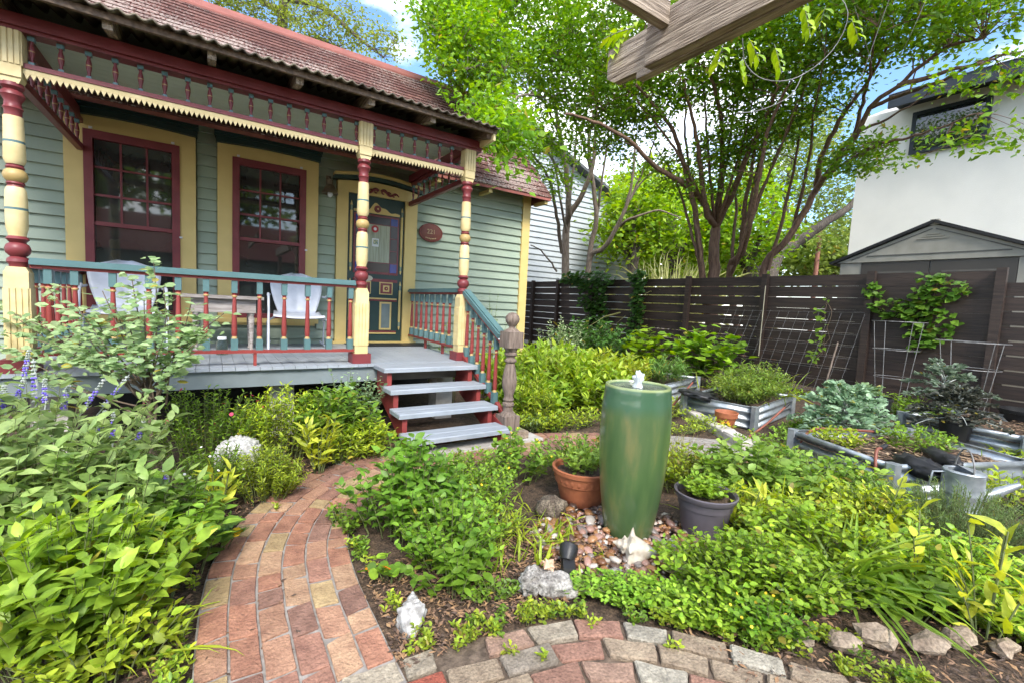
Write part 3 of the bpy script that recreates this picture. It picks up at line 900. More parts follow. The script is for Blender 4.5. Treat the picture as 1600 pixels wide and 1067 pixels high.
# posts
def fluted(m, x, y, hw, z0, z1, fl0, fl1, mi):
    """square block whose faces carry vertical grooves between fl0 and fl1"""
    m.box(x - hw, x + hw, y - hw, y + hw, z0, z1, mi)
    n = 4
    for i in range(n):
        a = -hw + 2 * hw * (i + 0.14) / n; b_ = -hw + 2 * hw * (i + 0.86) / n
        t = 0.007
        m.box(x + a, x + b_, y - hw - t, y - hw, fl0, fl1, mi)
        m.box(x - hw - t, x - hw, y + a, y + b_, fl0, fl1, mi)
        m.box(x + hw, x + hw + t, y + a, y + b_, fl0, fl1, mi)
def post(x):
    m = MB()
    fluted(m, x, PY, 0.061, 0.76, 1.36, 0.84, 1.25, 1)
    m.lathe([(0.086, 1.36, 1), (0.062, 1.39, 1), (0.05, 1.40, 1)], x, PY, 0, 4) if False else None
    m.prism([(x - 0.061, 1.36), (x + 0.061, 1.36), (x + 0.045, 1.395), (x - 0.045, 1.395)], 'y', PY - 0.05, PY + 0.05, 1)
    pr = [(0.046, 1.39, 0), (0.048, 1.41, 0), (0.060, 1.43, 0), (0.056, 1.45, 0), (0.040, 1.465, 0), (0.062, 1.49, 0), (0.066, 1.52, 0), (0.058, 1.545, 0), (0.040, 1.56, 0), (0.060, 1.585, 0), (0.045, 1.605, 1),
          (0.046, 1.62, 1), (0.056, 1.66, 1), (0.057, 1.78, 2), (0.057, 1.796, 1), (0.056, 1.86, 1), (0.052, 1.915, 1), (0.044, 1.934, 0), (0.040, 1.945, 0), (0.048, 1.957, 0), (0.042, 1.969, 3),
          (0.056, 1.985, 3), (0.064, 2.011, 3), (0.056, 2.037, 3), (0.042, 2.053, 0), (0.049, 2.065, 0), (0.040, 2.078, 0), (0.044, 2.085, 1), (0.056, 2.115, 1), (0.054, 2.225, 2), (0.053, 2.241, 1),
          (0.050, 2.39, 1), (0.049, 2.40, 0), (0.044, 2.405, 0), (0.044, 2.44, 0), (0.052, 2.452, 0), (0.044, 2.466, 0), (0.043, 2.50, 0), (0.062, 2.535, 0), (0.058, 2.555, 0), (0.044, 2.57, 0), (0.062, 2.59, 0), (0.058, 2.615, 0)]
    m.lathe(pr, x, PY, 0, 16)
    fluted(m, x, PY, 0.058, 2.65, 2.945, 2.73, 2.945, 1)
    m.prism([(x - 0.058, 2.65), (x + 0.058, 2.65), (x + 0.042, 2.61), (x - 0.042, 2.61)][::-1], 'y', PY - 0.048, PY + 0.048, 1)
    p = m.build("porch_post", [RED, CREAM, TEAL, GOLD], house, 35)
    bb = MB(); bb.box(x - 0.088, x + 0.088, PY - 0.088, PY + 0.088, FZ + 0.001, 0.762); bb.build("base_block", RED, p)
for x in (-1.11, 1.222, 2.335): post(x)

# spindle frieze with saw-tooth valance
def spindle_mesh():
    m = MB()
    m.box(-0.014, 0.014, -0.014, 0.014, 0.0, 0.022, 0); m.box(-0.018, 0.018, -0.018, 0.018, 0.163, 0.195, 0)
    m.lathe([(0.012, 0.022, 1), (0.009, 0.04, 1), (0.016, 0.075, 1), (0.018, 0.092, 2), (0.018, 0.099, 1), (0.016, 0.12, 1), (0.009, 0.148, 1), (0.012, 0.163, 1)], 0, 0, 0, 8, False)
    return m.mesh("spindle", [TEAL, RED, GOLD], 50)
SPM = spindle_mesh()
tm = MB(); tm.prism([(-0.0162, 0.0), (0.0, -0.036), (0.0162, 0.0)][::-1], 'y', -0.008, 0.008); TOOTH = tm.mesh("tooth", [CREAM])
def frieze(x0, x1, xs_):
    b = MB(); b.box(x0, x1, PY - 0.03, PY + 0.03, 2.735, 2.758); b.box(x0, x1, PY - 0.036, PY + 0.036, 2.725, 2.737)
    fr = b.build("spindle_frieze", RED, house)
    v = MB(); v.box(x0, x1, PY - 0.028, PY - 0.010, 2.692, 2.724); v.build("valance_strip", CREAM, fr)
    for x in xs_: inst("spindle", SPM, fr, (x, PY, 2.757), (0, 0, 0), (1, 1, 0.97))
    k = int((x1 - x0) / 0.0325)
    for i in range(k): inst("tooth", TOOTH, fr, (x0 + 0.017 + i * (x1 - x0 - 0.034) / (k - 1), PY - 0.019, 2.693))
frieze(-1.05, 1.16, [-1.011 + 0.1437 * i for i in range(16)])
frieze(1.285, 2.275, [1.31 + 0.137 * i for i in range(7)])
def side_frieze(x):
    b = MB(); b.box(x - 0.025, x + 0.025, PY + 0.06, WY - 0.04, 2.645, 2.70); b.box(x - 0.025, x + 0.025, PY + 0.07, WY - 0.03, 2.915, 2.96)
    fr = b.build("side_frieze", RED, house)
    for i in range(9):
        y = PY + 0.2 + (WY - PY - 0.35) * i / 8
        inst("spindle", SPM, fr, (x, y, 2.70), (0, 0, 0), (1, 1, 1.1))
side_frieze(-1.10); side_frieze(2.39)

# railings
def baluster_mesh(h):
    m = MB()
    m.box(-0.026, 0.026, -0.026, 0.026, 0, h * 0.17, 0); m.box(-0.022, 0.022, -0.022, 0.022, h * 0.82, h, 0)
    a = h * 0.17
    m.lathe([(0.022, a, 2), (0.019, a + 0.012, 2), (0.016, a + 0.02, 1), (0.022, a + 0.032, 1), (0.022, a + 0.07, 1), (0.015, h * 0.70, 1), (0.013, h * 0.755, 2), (0.020, h * 0.765, 2), (0.020, h * 0.785, 1), (0.014, h * 0.795, 1), (0.020, h * 0.82, 1)], 0, 0, 0, 8, False)
    return m.mesh("baluster", [TEAL, RED2, mat("gold_ring", (0.52, 0.34, 0.14))], 50)
BAL = baluster_mesh(0.605)
def railing(a, b_, ts, name="railing"):
    a, b_ = Vector(a), Vector(b_)
    m = MB()
    m.bar(a + Vector((0, 0, 1.405)), b_ + Vector((0, 0, 1.405)), 0.06, 0.022)
    m.bar(a + Vector((0, 0, 0.790)), b_ + Vector((0, 0, 0.790)), 0.055, 0.026)
    r = m.build(name, RED2, house)
    t = MB()
    t.bar(a + Vector((0, 0, 1.432)), b_ + Vector((0, 0, 1.432)), 0.105, 0.030)
    t.bar(a + Vector((0, 0, 1.455)), b_ + Vector((0, 0, 1.455)), 0.070, 0.018)
    t.build("handrail", TEAL, r)
    d = b_ - a
    ang = math.atan2(d.y, d.x)
    for q in ts:
        p = a + d * q
        inst("baluster", BAL, r, (p.x, p.y, 0.80), (0, 0, ang), (1, 1, 0.985))
    for q in (0.28, 0.62):
        p = a + d * q
        s = MB(); s.box(p.x - 0.012, p.x + 0.012, p.y - 0.02, p.y + 0.02, FZ + 0.001, 0.778); s.build("rail_block", RED2, r)
bx_s = [-0.965, -0.827, -0.618, -0.405, -0.22, -0.035, 0.165, 0.353, 0.548, 0.741, 0.93, 1.124]
railing((-1.05, PY, 0), (1.16, PY, 0), [(x + 1.05) / 2.21 for x in bx_s])
railing((-1.12, PY + 0.07, 0), (-1.12, WY - 0.02, 0), [(i + 0.6) / 9 for i in range(9)])
railing((2.36, PY + 0.07, 0), (2.45, WY - 0.02, 0), [(i + 0.6) / 9 for i in range(9)])

# porch deck
deck = MB(); deck.box(-1.30, 2.46, 4.50, WY - 0.02, FZ - 0.17, FZ - 0.03); deck = deck.build("porch_floor", GREYP, house)
xx = -1.30
while xx < 2.44:
    b = MB(); w = min(0.092, 2.46 - xx); b.box(xx, xx + w - 0.003, 4.42 + random.uniform(-0.004, 0.004), WY - 0.012, FZ - 0.028, FZ); b.build("deck_board", GREYP, deck)
    xx += 0.092
b = MB(); b.box(-1.28, 2.44, 4.455, 4.495, FZ - 0.175, FZ - 0.029); b.build("fascia", mat("grey_fascia", (0.20, 0.235, 0.245), (0.165, 0.195, 0.205), 0.5, 4), deck)
for x in (-1.0, 0.55, 2.2):
    b = MB(); b.box(x - 0.1, x + 0.1, 4.62, 4.82, -0.03, FZ - 0.171); b.build("pier", CONC, deck)
b = MB(); b.box(-1.28, -1.24, 4.5, WY - 0.02, FZ - 0.175, FZ - 0.03); b.build("side_fascia", GREYP, deck)

# steps
steps = empty("porch_steps", (1.84, 3.9, 0), "grey wooden porch steps with burgundy stringers", "steps")
SX0, SX1 = 1.335, 2.325
for y, z, dp in ((4.10, FZ - 0.002, 0.335), (3.905, 0.495, 0.26), (3.665, 0.330, 0.26), (3.405, 0.170, 0.265)):
    t = MB()
    h = 0.042
    for i, (ya, yb_) in enumerate(((y, y + dp * 0.49), (y + dp * 0.5, y + dp))) if z < 0.6 else enumerate(((y, y + dp),)):
        e = 0.010
        vs_ = [(SX0, ya, z - h), (SX1, ya, z - h), (SX1, yb_, z - h), (SX0, yb_, z - h), (SX0, ya, z - 0.008), (SX1, ya, z - 0.008), (SX1, yb_, z - 0.008), (SX0, yb_, z - 0.008)]
        t.hexa(vs_)
        t.hexa([(SX0, ya, z - 0.0079), (SX1, ya, z - 0.0079), (SX1, yb_, z - 0.0079), (SX0, yb_, z - 0.0079), (SX0 + 0.006, ya + 0.006, z), (SX1 - 0.006, ya + 0.006, z), (SX1 - 0.006, yb_ - 0.004, z), (SX0 + 0.006, yb_ - 0.004, z)])
    t.build("tread", GREYP, steps)
for x in (1.375, 2.235):
    s = MB()
    poly = [(4.44, FZ - 0.05), (4.135, FZ - 0.05), (4.135, 0.452), (3.94, 0.452), (3.94, 0.287), (3.70, 0.287), (3.70, 0.127), (3.44, 0.127), (3.44, 0.036), (3.62, 0.036), (3.78, 0.10), (4.30, 0.33), (4.44, 0.42)]
    s.prism(poly, 'x', x, x + 0.045)
    s.build("stringer", RED2, steps)
b = MB(); b.box(1.425, 2.23, 4.40, 4.44, 0.50, FZ - 0.05); b.build("riser", mat("olive_riser", (0.16, 0.145, 0.11)), steps)
b = MB(); b.bar((2.33, 3.50, 0.10), (2.33, 3.76, 0.19), 0.05, 0.10); b.build("kick_board", RED2, steps)
nw = MB()
NXp, NYp = 2.40, 3.60
nw.box(NXp - 0.085, NXp + 0.085, NYp - 0.085, NYp + 0.085, 0.106, 0.25)
nw.lathe([(0.078, 0.25, 0), (0.075, 0.262, 0), (0.05, 0.29, 0), (0.047, 0.33, 0), (0.058, 0.345, 0), (0.058, 0.365, 0), (0.044, 0.38, 0), (0.055, 0.40, 0), (0.044, 0.425, 0), (0.046, 0.45, 0), (0.068, 0.52, 0), (0.074, 0.59, 0), (0.060, 0.68, 0), (0.042, 0.755, 0), (0.060, 0.77, 0), (0.060, 0.785, 0), (0.042, 0.80, 0), (0.042, 0.815, 0), (0.062, 0.835, 0), (0.062, 0.85, 0), (0.05, 0.86, 0), (0.07, 0.90, 0), (0.08, 0.905, 0)], NXp, NYp, 0, 16)
nw.box(NXp - 0.082, NXp + 0.082, NYp - 0.082, NYp + 0.082, 0.905, 1.055)
nw.lathe([(0.08, 1.055, 0), (0.058, 1.075, 0), (0.035, 1.085, 0), (0.030, 1.10, 0), (0.045, 1.12, 0), (0.066, 1.15, 0), (0.070, 1.175, 0), (0.062, 1.205, 0), (0.035, 1.23, 0), (0.005, 1.24, 0)], NXp, NYp, 0, 16)
nw = nw.build("newel_post", OLDWOODZ, steps, 35)
ra, rb = Vector((2.36, 4.48, 1.40)), Vector((2.345, 3.68, 0.985))
hr = MB()
hr.bar(ra + Vector((0, 0, -0.035)), rb + Vector((0, 0, -0.035)), 0.05, 0.03)
hr.bar(Vector((2.34, 4.47, 0.725)), Vector((2.37, 3.62, 0.255)), 0.045, 0.035)
hr = hr.build("stair_railing", RED2, steps)
t = MB(); t.bar(ra + Vector((0, 0, 0.015)), rb + Vector((0, 0, 0.015)), 0.10, 0.045); t.bar(ra + Vector((0, 0, 0.045)), rb + Vector((0, 0, 0.045)), 0.065, 0.02); t.build("handrail", TEAL, hr)
t = MB(); t.bar(ra + Vector((0, 0, -0.012)), rb + Vector((0, 0, -0.012)), 0.075, 0.012); t.build("white_strip", WHITE, hr)
for i in range(6):
    q = (i + 0.35) / 6.1
    p = ra.lerp(rb, q); z0 = 0.742 + (0.275 - 0.742) * q
    inst("baluster", BAL, hr, (p.x, p.y, z0), (0, 0, R(90)), (1, 1, (p.z - 0.05 - z0) / 0.605))

# ------------------------------------------------------------------ porch furniture
def lawn_chair(loc, rz, label):
    ch = empty("lawn_chair", loc, label, "chair", "metal lawn chairs on the porch")
    M = Matrix.Translation(loc) @ Matrix.Rotation(rz, 4, 'Z')
    def T(p): return M @ Vector(p)
    # back: a shell with a rounded scalloped outline and embossed flutes (local: faces -Y)
    m = MB()
    nu, nv = 18, 10
    for j in range(nv + 1):
        v = j / nv
        hw = 0.20 + 0.09 * math.sin(min(1, v * 1.25) * math.pi / 2)
        if v > 0.72: hw *= math.sqrt(max(0.02, 1 - ((v - 0.72) / 0.285) ** 2)) * 0.98 + 0.02
        for i in range(nu + 1):
            u = i / nu * 2 - 1
            x = u * hw
            z = 0.40 + v * 0.49
            y = 0.20 + v * 0.16 - 0.05 * u * u + 0.004 * math.cos(u * 12)
            m.v.append(T((x, y, z)))
    for j in range(nv):
        for i in range(nu):
            a = j * (nu + 1) + i
            m.f.append((a, a + 1, a + nu + 2, a + nu + 1)); m.m.append(0)
    o = m.build("backrest", CHAIRP, ch, 60)
    o.modifiers.new("t", 'SOLIDIFY').thickness = 0.006
    m = MB()
    for j in range(9):
        v = j / 8
        for i in range(13):
            u = i / 12 * 2 - 1
            x = u * (0.27 - 0.02 * v)
            y = -0.26 + v * 0.48
            z = 0.395 - 0.03 * math.sin(v * math.pi) + 0.02 * u * u - (0.03 if j == 0 else 0) + (0.02 * v)
            m.v.append(T((x, y, z)))
    for j in range(8):
        for i in range(12):
            a = j * 13 + i
            m.f.append((a, a + 1, a + 14, a + 13)); m.m.append(0)
    o = m.build("seat", CHAIRP, ch, 60)
    o.modifiers.new("t", 'SOLIDIFY').thickness = 0.006
    for s in (-1, 1):
        x = 0.315 * s
        pts = [(x, -0.30, 0.012), (x, -0.28, 0.20), (x, -0.24, 0.45), (x, -0.20, 0.56), (x, -0.12, 0.62), (x, 0.02, 0.63), (x, 0.16, 0.61), (x * 0.93, 0.28, 0.62)]
        a = MB(); a.tube([T(p) for p in pts], 0.013, 8); a.build("arm_tube", CHAIRP, ch, 50)
        pts = [(x, -0.30, 0.013), (x, 0.0, 0.013), (x, 0.32, 0.013), (x * 0.9, 0.36, 0.05)]
        a = MB(); a.tube([T(p) for p in pts], 0.012, 8); a.build("runner", CHAIRP, ch, 50)
        a = MB(); a.tube([T((x, -0.26, 0.34)), T((x * 0.8, 0.0, 0.36)), T((x, 0.22, 0.30)), T((x, 0.30, 0.02))], 0.011, 8); a.build("seat_bracket", CHAIRP, ch, 50)
lawn_chair((-0.70, 5.80, FZ), R(6), "pale shell-back metal lawn chair nearest the left porch post")
lawn_chair((0.86, 5.88, FZ), R(-4), "pale shell-back metal lawn chair between the table and the door")
tb = empty("porch_table", (0.14, 5.72, FZ), "small weathered grey wooden table between the two porch chairs", "table")
GW = mat("grey_weathered_pine", (0.36, 0.33, 0.31), (0.20, 0.175, 0.16), 0.8, 6, (1, 8, 8), bump=0.3)
b = MB(); b.box(-0.26, 0.47, 5.50, 5.98, FZ + 0.555, FZ + 0.585); b.build("tabletop", GW, tb)
b = MB(); b.box(-0.17, 0.40, 5.56, 5.58, FZ + 0.41, FZ + 0.555); b.box(-0.17, 0.40, 5.88, 5.90, FZ + 0.41, FZ + 0.555); b.box(-0.17, -0.15, 5.58, 5.88, FZ + 0.41, FZ + 0.555); b.box(0.38, 0.40, 5.58, 5.88, FZ + 0.41, FZ + 0.555)
b.build("apron", GW, tb)
for x in (-0.13, 0.36):
    for y in (5.60, 5.86):
        b = MB(); b.box(x - 0.028, x + 0.028, y - 0.028, y + 0.028, 0.41, 0.55); b.lathe([(0.016, 0.0, 0), (0.024, 0.015, 0), (0.014, 0.04, 0), (0.026, 0.25, 0), (0.030, 0.36, 0), (0.02, 0.375, 0), (0.03, 0.39, 0), (0.026, 0.41, 0)], x, y, 0, 10)
        for i, v in enumerate(b.v): b.v[i] = (v[0], v[1], v[2] + FZ + 0.001)
        b.build("leg", GW, tb, 45)
def glass_material():
    m = bpy.data.materials.new("clear_glass"); m.use_nodes = True
    p = m.node_tree.nodes["Principled BSDF"]
    p.inputs['Base Color'].default_value = (0.93, 0.97, 0.96, 1); p.inputs['Roughness'].default_value = 0.03
    p.inputs['Transmission Weight'].default_value = 1.0; p.inputs['IOR'].default_value = 1.3
    return m
CLEAR = glass_material()
jar = empty("glass_jar", (0.09, 5.35, FZ), "clear glass jar with a white lid on the porch floor below the table", "jar")
b = MB(); b.lathe([(0.048, 0.0, 0), (0.053, 0.01, 0), (0.053, 0.12, 0), (0.038, 0.145, 0), (0.036, 0.16, 0), (0.033, 0.16, 0), (0.034, 0.145, 0), (0.049, 0.118, 0), (0.049, 0.012, 0), (0.03, 0.008, 0)], 0.09, 5.35, FZ + 0.001, 16); b.build("body", CLEAR, jar, 50)
b = MB(); b.lathe([(0.040, 0.150, 0), (0.040, 0.172, 0), (0.037, 0.176, 0)], 0.09, 5.35, FZ + 0.001, 16); b.build("lid", WHITE, jar, 40)

# ------------------------------------------------------------------ fountain and things in its bed
FX_, FY_ = 2.095, 1.775
ftn = empty("urn_fountain", (FX_, FY_, 0), "tall green glazed ceramic urn fountain with water bubbling at its rim", "fountain")
def glaze():
    m = bpy.data.materials.new("green_glaze"); m.use_nodes = True
    nt = m.node_tree; p = nt.nodes["Principled BSDF"]
    tc = nt.nodes.new("ShaderNodeTexCoord")
    mp = nt.nodes.new("ShaderNodeMapping"); mp.inputs['Scale'].default_value = (7, 7, 1.5); nt.links.new(tc.outputs['Object'], mp.inputs[0])
    n1 = nt.nodes.new("ShaderNodeTexNoise"); n1.inputs['Scale'].default_value = 1.3; n1.inputs['Detail'].default_value = 6; nt.links.new(mp.outputs[0], n1.inputs['Vector'])
    r1 = nt.nodes.new("ShaderNodeValToRGB")
    e = r1.color_ramp.elements
    e[0].position = 0.33; e[0].color = (0.042, 0.088, 0.032, 1); e[1].position = 0.70; e[1].color = (0.18, 0.17, 0.06, 1)
    k = e.new(0.52); k.color = (0.072, 0.122, 0.042, 1)
    nt.links.new(n1.outputs[0], r1.inputs[0])
    n2 = nt.nodes.new("ShaderNodeTexNoise"); n2.inputs['Scale'].default_value = 14; n2.inputs['Detail'].default_value = 3; nt.links.new(tc.outputs['Object'], n2.inputs['Vector'])
    sx = nt.nodes.new("ShaderNodeSeparateXYZ"); nt.links.new(tc.outputs['Object'], sx.inputs[0])
    ad = nt.nodes.new("ShaderNodeMath"); ad.operation = 'MULTIPLY_ADD'; ad.inputs[1].default_value = 0.16; nt.links.new(n1.outputs[0], ad.inputs[0]); nt.links.new(sx.outputs['Z'], ad.inputs[2])
    r2 = nt.nodes.new("ShaderNodeValToRGB"); r2.color_ramp.elements[0].position = 0.80; r2.color_ramp.elements[1].position = 0.86; nt.links.new(ad.outputs[0], r2.inputs[0])
    mx = nt.nodes.new("ShaderNodeMixRGB"); mx.inputs[2].default_value = (0.045, 0.112, 0.055, 1)
    nt.links.new(r2.outputs[0], mx.inputs[0]); nt.links.new(r1.outputs[0], mx.inputs[1])
    r3 = nt.nodes.new("ShaderNodeValToRGB"); r3.color_ramp.elements[0].position = 0.868; r3.color_ramp.elements[1].position = 0.876
    nt.links.new(sx.outputs['Z'], r3.inputs[0])
    m2 = nt.nodes.new("ShaderNodeMixRGB"); m2.inputs[2].default_value = (0.30, 0.36, 0.15, 1)
    nt.links.new(r3.outputs[0], m2.inputs[0]); nt.links.new(mx.outputs[0], m2.inputs[1])
    nt.links.new(m2.outputs[0], p.inputs['Base Color'])
    p.inputs['Roughness'].default_value = 0.40; p.inputs['Coat Weight'].default_value = 0.7; p.inputs['Coat Roughness'].default_value = 0.04
    bp = nt.nodes.new("ShaderNodeBump"); bp.inputs['Strength'].default_value = 0.12; bp.inputs['Distance'].default_value = 0.01
    nt.links.new(n2.outputs[0], bp.inputs['Height']); nt.links.new(bp.outputs[0], p.inputs['Normal'])
    return m
b = MB()
b.lathe([(0.135, -0.02, 0), (0.146, 0.02, 0), (0.158, 0.10, 0), (0.176, 0.22, 0), (0.190, 0.35, 0), (0.199, 0.48, 0), (0.203, 0.60, 0), (0.202, 0.72, 0), (0.196, 0.80, 0), (0.190, 0.845, 0), (0.190, 0.866, 0), (0.186, 0.882, 0), (0.176, 0.884, 0), (0.168, 0.876, 0), (0.165, 0.80, 0), (0.165, 0.70, 0)], FX_, FY_, 0, 56, False)
b.build("urn", glaze(), ftn, 60)
WATER = bpy.data.materials.new("water"); WATER.use_nodes = True
p_ = WATER.node_tree.nodes["Principled BSDF"]
p_.inputs['Base Color'].default_value = (0.10, 0.12, 0.09, 1); p_.inputs['Roughness'].default_value = 0.04; p_.inputs['IOR'].default_value = 1.33; p_.inputs['Specular IOR Level'].default_value = 0.6
nzw = WATER.node_tree.nodes.new("ShaderNodeTexNoise"); nzw.inputs['Scale'].default_value = 38
bpw = WATER.node_tree.nodes.new("ShaderNodeBump"); bpw.inputs['Strength'].default_value = 0.5; bpw.inputs['Distance'].default_value = 0.02
WATER.node_tree.links.new(nzw.outputs[0], bpw.inputs['Height']); WATER.node_tree.links.new(bpw.outputs[0], p_.inputs['Normal'])
b = MB()
rings = [0.001, 0.03, 0.06, 0.09, 0.12, 0.15, 0.1665]
for q in rings:
    for j in range(40):
        a = 2 * math.pi * j / 40
        b.v.append((FX_ + q * math.cos(a), FY_ + q * math.sin(a), 0.868 + 0.004 * math.cos(q * 160) * (1 - q / 0.17) + 0.002 * math.sin(5 * a + q * 50)))
for i in range(len(rings) - 1):
    for j in range(40):
        b.f.append((i * 40 + j, i * 40 + (j + 1) % 40, (i + 1) * 40 + (j + 1) % 40, (i + 1) * 40 + j)); b.m.append(0)
b.build("water_surface", WATER, ftn, 80)
FOAM = bpy.data.materials.new("foaming_water"); FOAM.use_nodes = True
p_ = FOAM.node_tree.nodes["Principled BSDF"]
p_.inputs['Base Color'].default_value = (0.85, 0.90, 0.92, 1); p_.inputs['Roughness'].default_value = 0.08; p_.inputs['Transmission Weight'].default_value = 0.35; p_.inputs['IOR'].default_value = 1.33
b = MB()
rj = random.Random(3)
for k in range(16):
    a = k * 2.4; q = math.sqrt(k / 16)
    h = 0.118 * (1 - 0.45 * q) * rj.uniform(0.8, 1.1)
    f0, f1 = 0.014 * q, 0.006 + 0.030 * q
    pts = [(FX_ + f0 * math.cos(a) * 1.5, FY_ + f0 * math.sin(a) * 1.5, 0.863), (FX_ + f0 * math.cos(a), FY_ + f0 * math.sin(a), 0.865 + h * 0.45), (FX_ + f1 * math.cos(a) * 0.8, FY_ + f1 * math.sin(a) * 0.8, 0.865 + h * 0.85), (FX_ + f1 * math.cos(a + 0.3), FY_ + f1 * math.sin(a + 0.3), 0.865 + h)]
    b.tube(pts, [0.016, 0.009, 0.010, 0.004], 7)
b.build("water_jet", FOAM, ftn, 80)

# river pebbles round the urn
peb = empty("pebble_bed", (2.0, 1.6, 0), "bed of brown and white river pebbles round the green urn", "pebbles")
PEBM = [mat("pebble_%d" % i, a, b_, 0.35, 20, rand=0.3, spec=0.5) for i, (a, b_) in enumerate([((0.24, 0.10, 0.04), (0.12, 0.05, 0.02)), ((0.36, 0.19, 0.08), (0.2, 0.09, 0.037)), ((0.11, 0.065, 0.045), (0.055, 0.032, 0.025)), ((0.48, 0.44, 0.39), (0.34, 0.29, 0.24)), ((0.23, 0.19, 0.17), (0.13, 0.11, 0.10)), ((0.34, 0.20, 0.155), (0.21, 0.115, 0.09))])]
import bmesh
def pebble_mesh(seed, m):
    bm = bmesh.new(); bmesh.ops.create_icosphere(bm, subdivisions=2 if seed < 0 else 1, radius=1.0)
    for v in bm.verts: v.co *= 1 + 0.22 * noise.noise(v.co * 1.5 + Vector((seed * 5.3, 0, 0)))
    me = bpy.data.meshes.new("pebble"); bm.to_mesh(me); bm.free(); me.materials.append(m)
    me.polygons.foreach_set('use_smooth', [True] * len(me.polygons)); return me
PEBS = [pebble_mesh(i, PEBM[i % 6]) for i in range(12)]
def pebble_spots(n, seed):
    rr = random.Random(seed); out = []
    while len(out) < n:
        x, y = rr.uniform(1.30, 2.62), rr.uniform(1.24, 2.22)
        u, v = (x - 1.97) * 0.77 + (y - 1.68) * 0.64, -(x - 1.97) * 0.64 + (y - 1.68) * 0.77
        if (u / 0.45) ** 2 + (v / 0.54) ** 2 > 1: continue
        if (x - FX_) ** 2 + (y - FY_) ** 2 < 0.148 ** 2: continue
        out.append((x, y, rr))
    return out
for i, (x, y, rr) in enumerate(pebble_spots(298, 5)):
    s = rr.choice([0.014, 0.017, 0.021, 0.026, 0.031]) * rr.uniform(0.85, 1.15)
    inst("pebble", PEBS[rr.choice([0, 6, 1, 7, 1, 7, 0, 2, 8, 5, 11, 3, 4, 10])], peb, (x, y, s * 0.42 + 0.006), (rr.uniform(-.4, .4), rr.uniform(-.4, .4), rr.uniform(0, 6)), (s * rr.uniform(1, 1.5), s, s * rr.uniform(.55, .8)))
b = MB()
for (x, y, rr) in pebble_spots(900, 9):
    s = rr.uniform(0.009, 0.017); a = rr.uniform(0, 6)
    vs_ = []
    for k in range(6): vs_.append((x + s * 1.3 * math.cos(a + k * 1.047), y + s * math.sin(a + k * 1.047), 0.004))
    vs_ += [(x + s * 0.7 * math.cos(a + k * 1.047), y + s * 0.6 * math.sin(a + k * 1.047), 0.004 + s * 0.75) for k in range(6)]
    b._q(vs_, [(k, (k + 1) % 6, 6 + (k + 1) % 6, 6 + k) for k in range(6)] + [(6, 7, 8, 9, 10, 11)], rr.randrange(6))
tag(b.build("small_pebbles", PEBM, peb, 80), kind='stuff')

def pot(name, label, x, y, z, prof, m, soil_z, soil_r, cat="plant pot", n=36):
    e = empty(name, (x, y, z), label, cat)
    b = MB(); b.lathe([(r, h, 0) for r, h in prof], x, y, z, n, False); body = b.build("body", m, e, 40)
    b = MB(); b.lathe([(soil_r, soil_z, 0), (soil_r * 0.5, soil_z + 0.012, 0), (0.001, soil_z + 0.014, 0)], x, y, z, 20, False); b.build("potting_soil", SOIL, e, 60)
    return e, body
e, body = pot("terracotta_pot", "embossed terracotta pot half hidden behind the green urn's left side", 2.10, 2.20, 0, [(0.12, 0.0), (0.135, 0.01), (0.15, 0.06), (0.165, 0.12), (0.172, 0.145), (0.182, 0.15), (0.190, 0.20), (0.192, 0.215), (0.205, 0.22), (0.207, 0.245), (0.195, 0.25), (0.185, 0.24), (0.18, 0.17)], TERRA, 0.205, 0.183)
for k in range(26):
    a = 2 * math.pi * k / 26
    b = MB()
    for t in range(3): pass
    b.lathe([(0.004, 0, 0), (0.013, 0.01, 0), (0.016, 0.03, 0), (0.012, 0.045, 0), (0.003, 0.05, 0)], 0, 0, 0, 8)
    if k == 0: tongue = b.mesh("tongue", [TERRA], 60)
    inst("tongue", tongue, e, (2.10 + 0.181 * math.cos(a), 2.20 + 0.181 * math.sin(a), 0.158), (0, 0, a), (0.55, 1.25, 1.1))
pot("mauve_pot", "mauve grey plastic pot of green herbs right of the urn", 2.46, 1.515, 0, [(0.105, 0.0), (0.118, 0.008), (0.128, 0.06), (0.150, 0.20), (0.152, 0.21), (0.158, 0.212), (0.160, 0.228), (0.168, 0.23), (0.178, 0.245), (0.180, 0.262), (0.172, 0.266), (0.160, 0.255), (0.152, 0.18)], PURP, 0.225, 0.155)

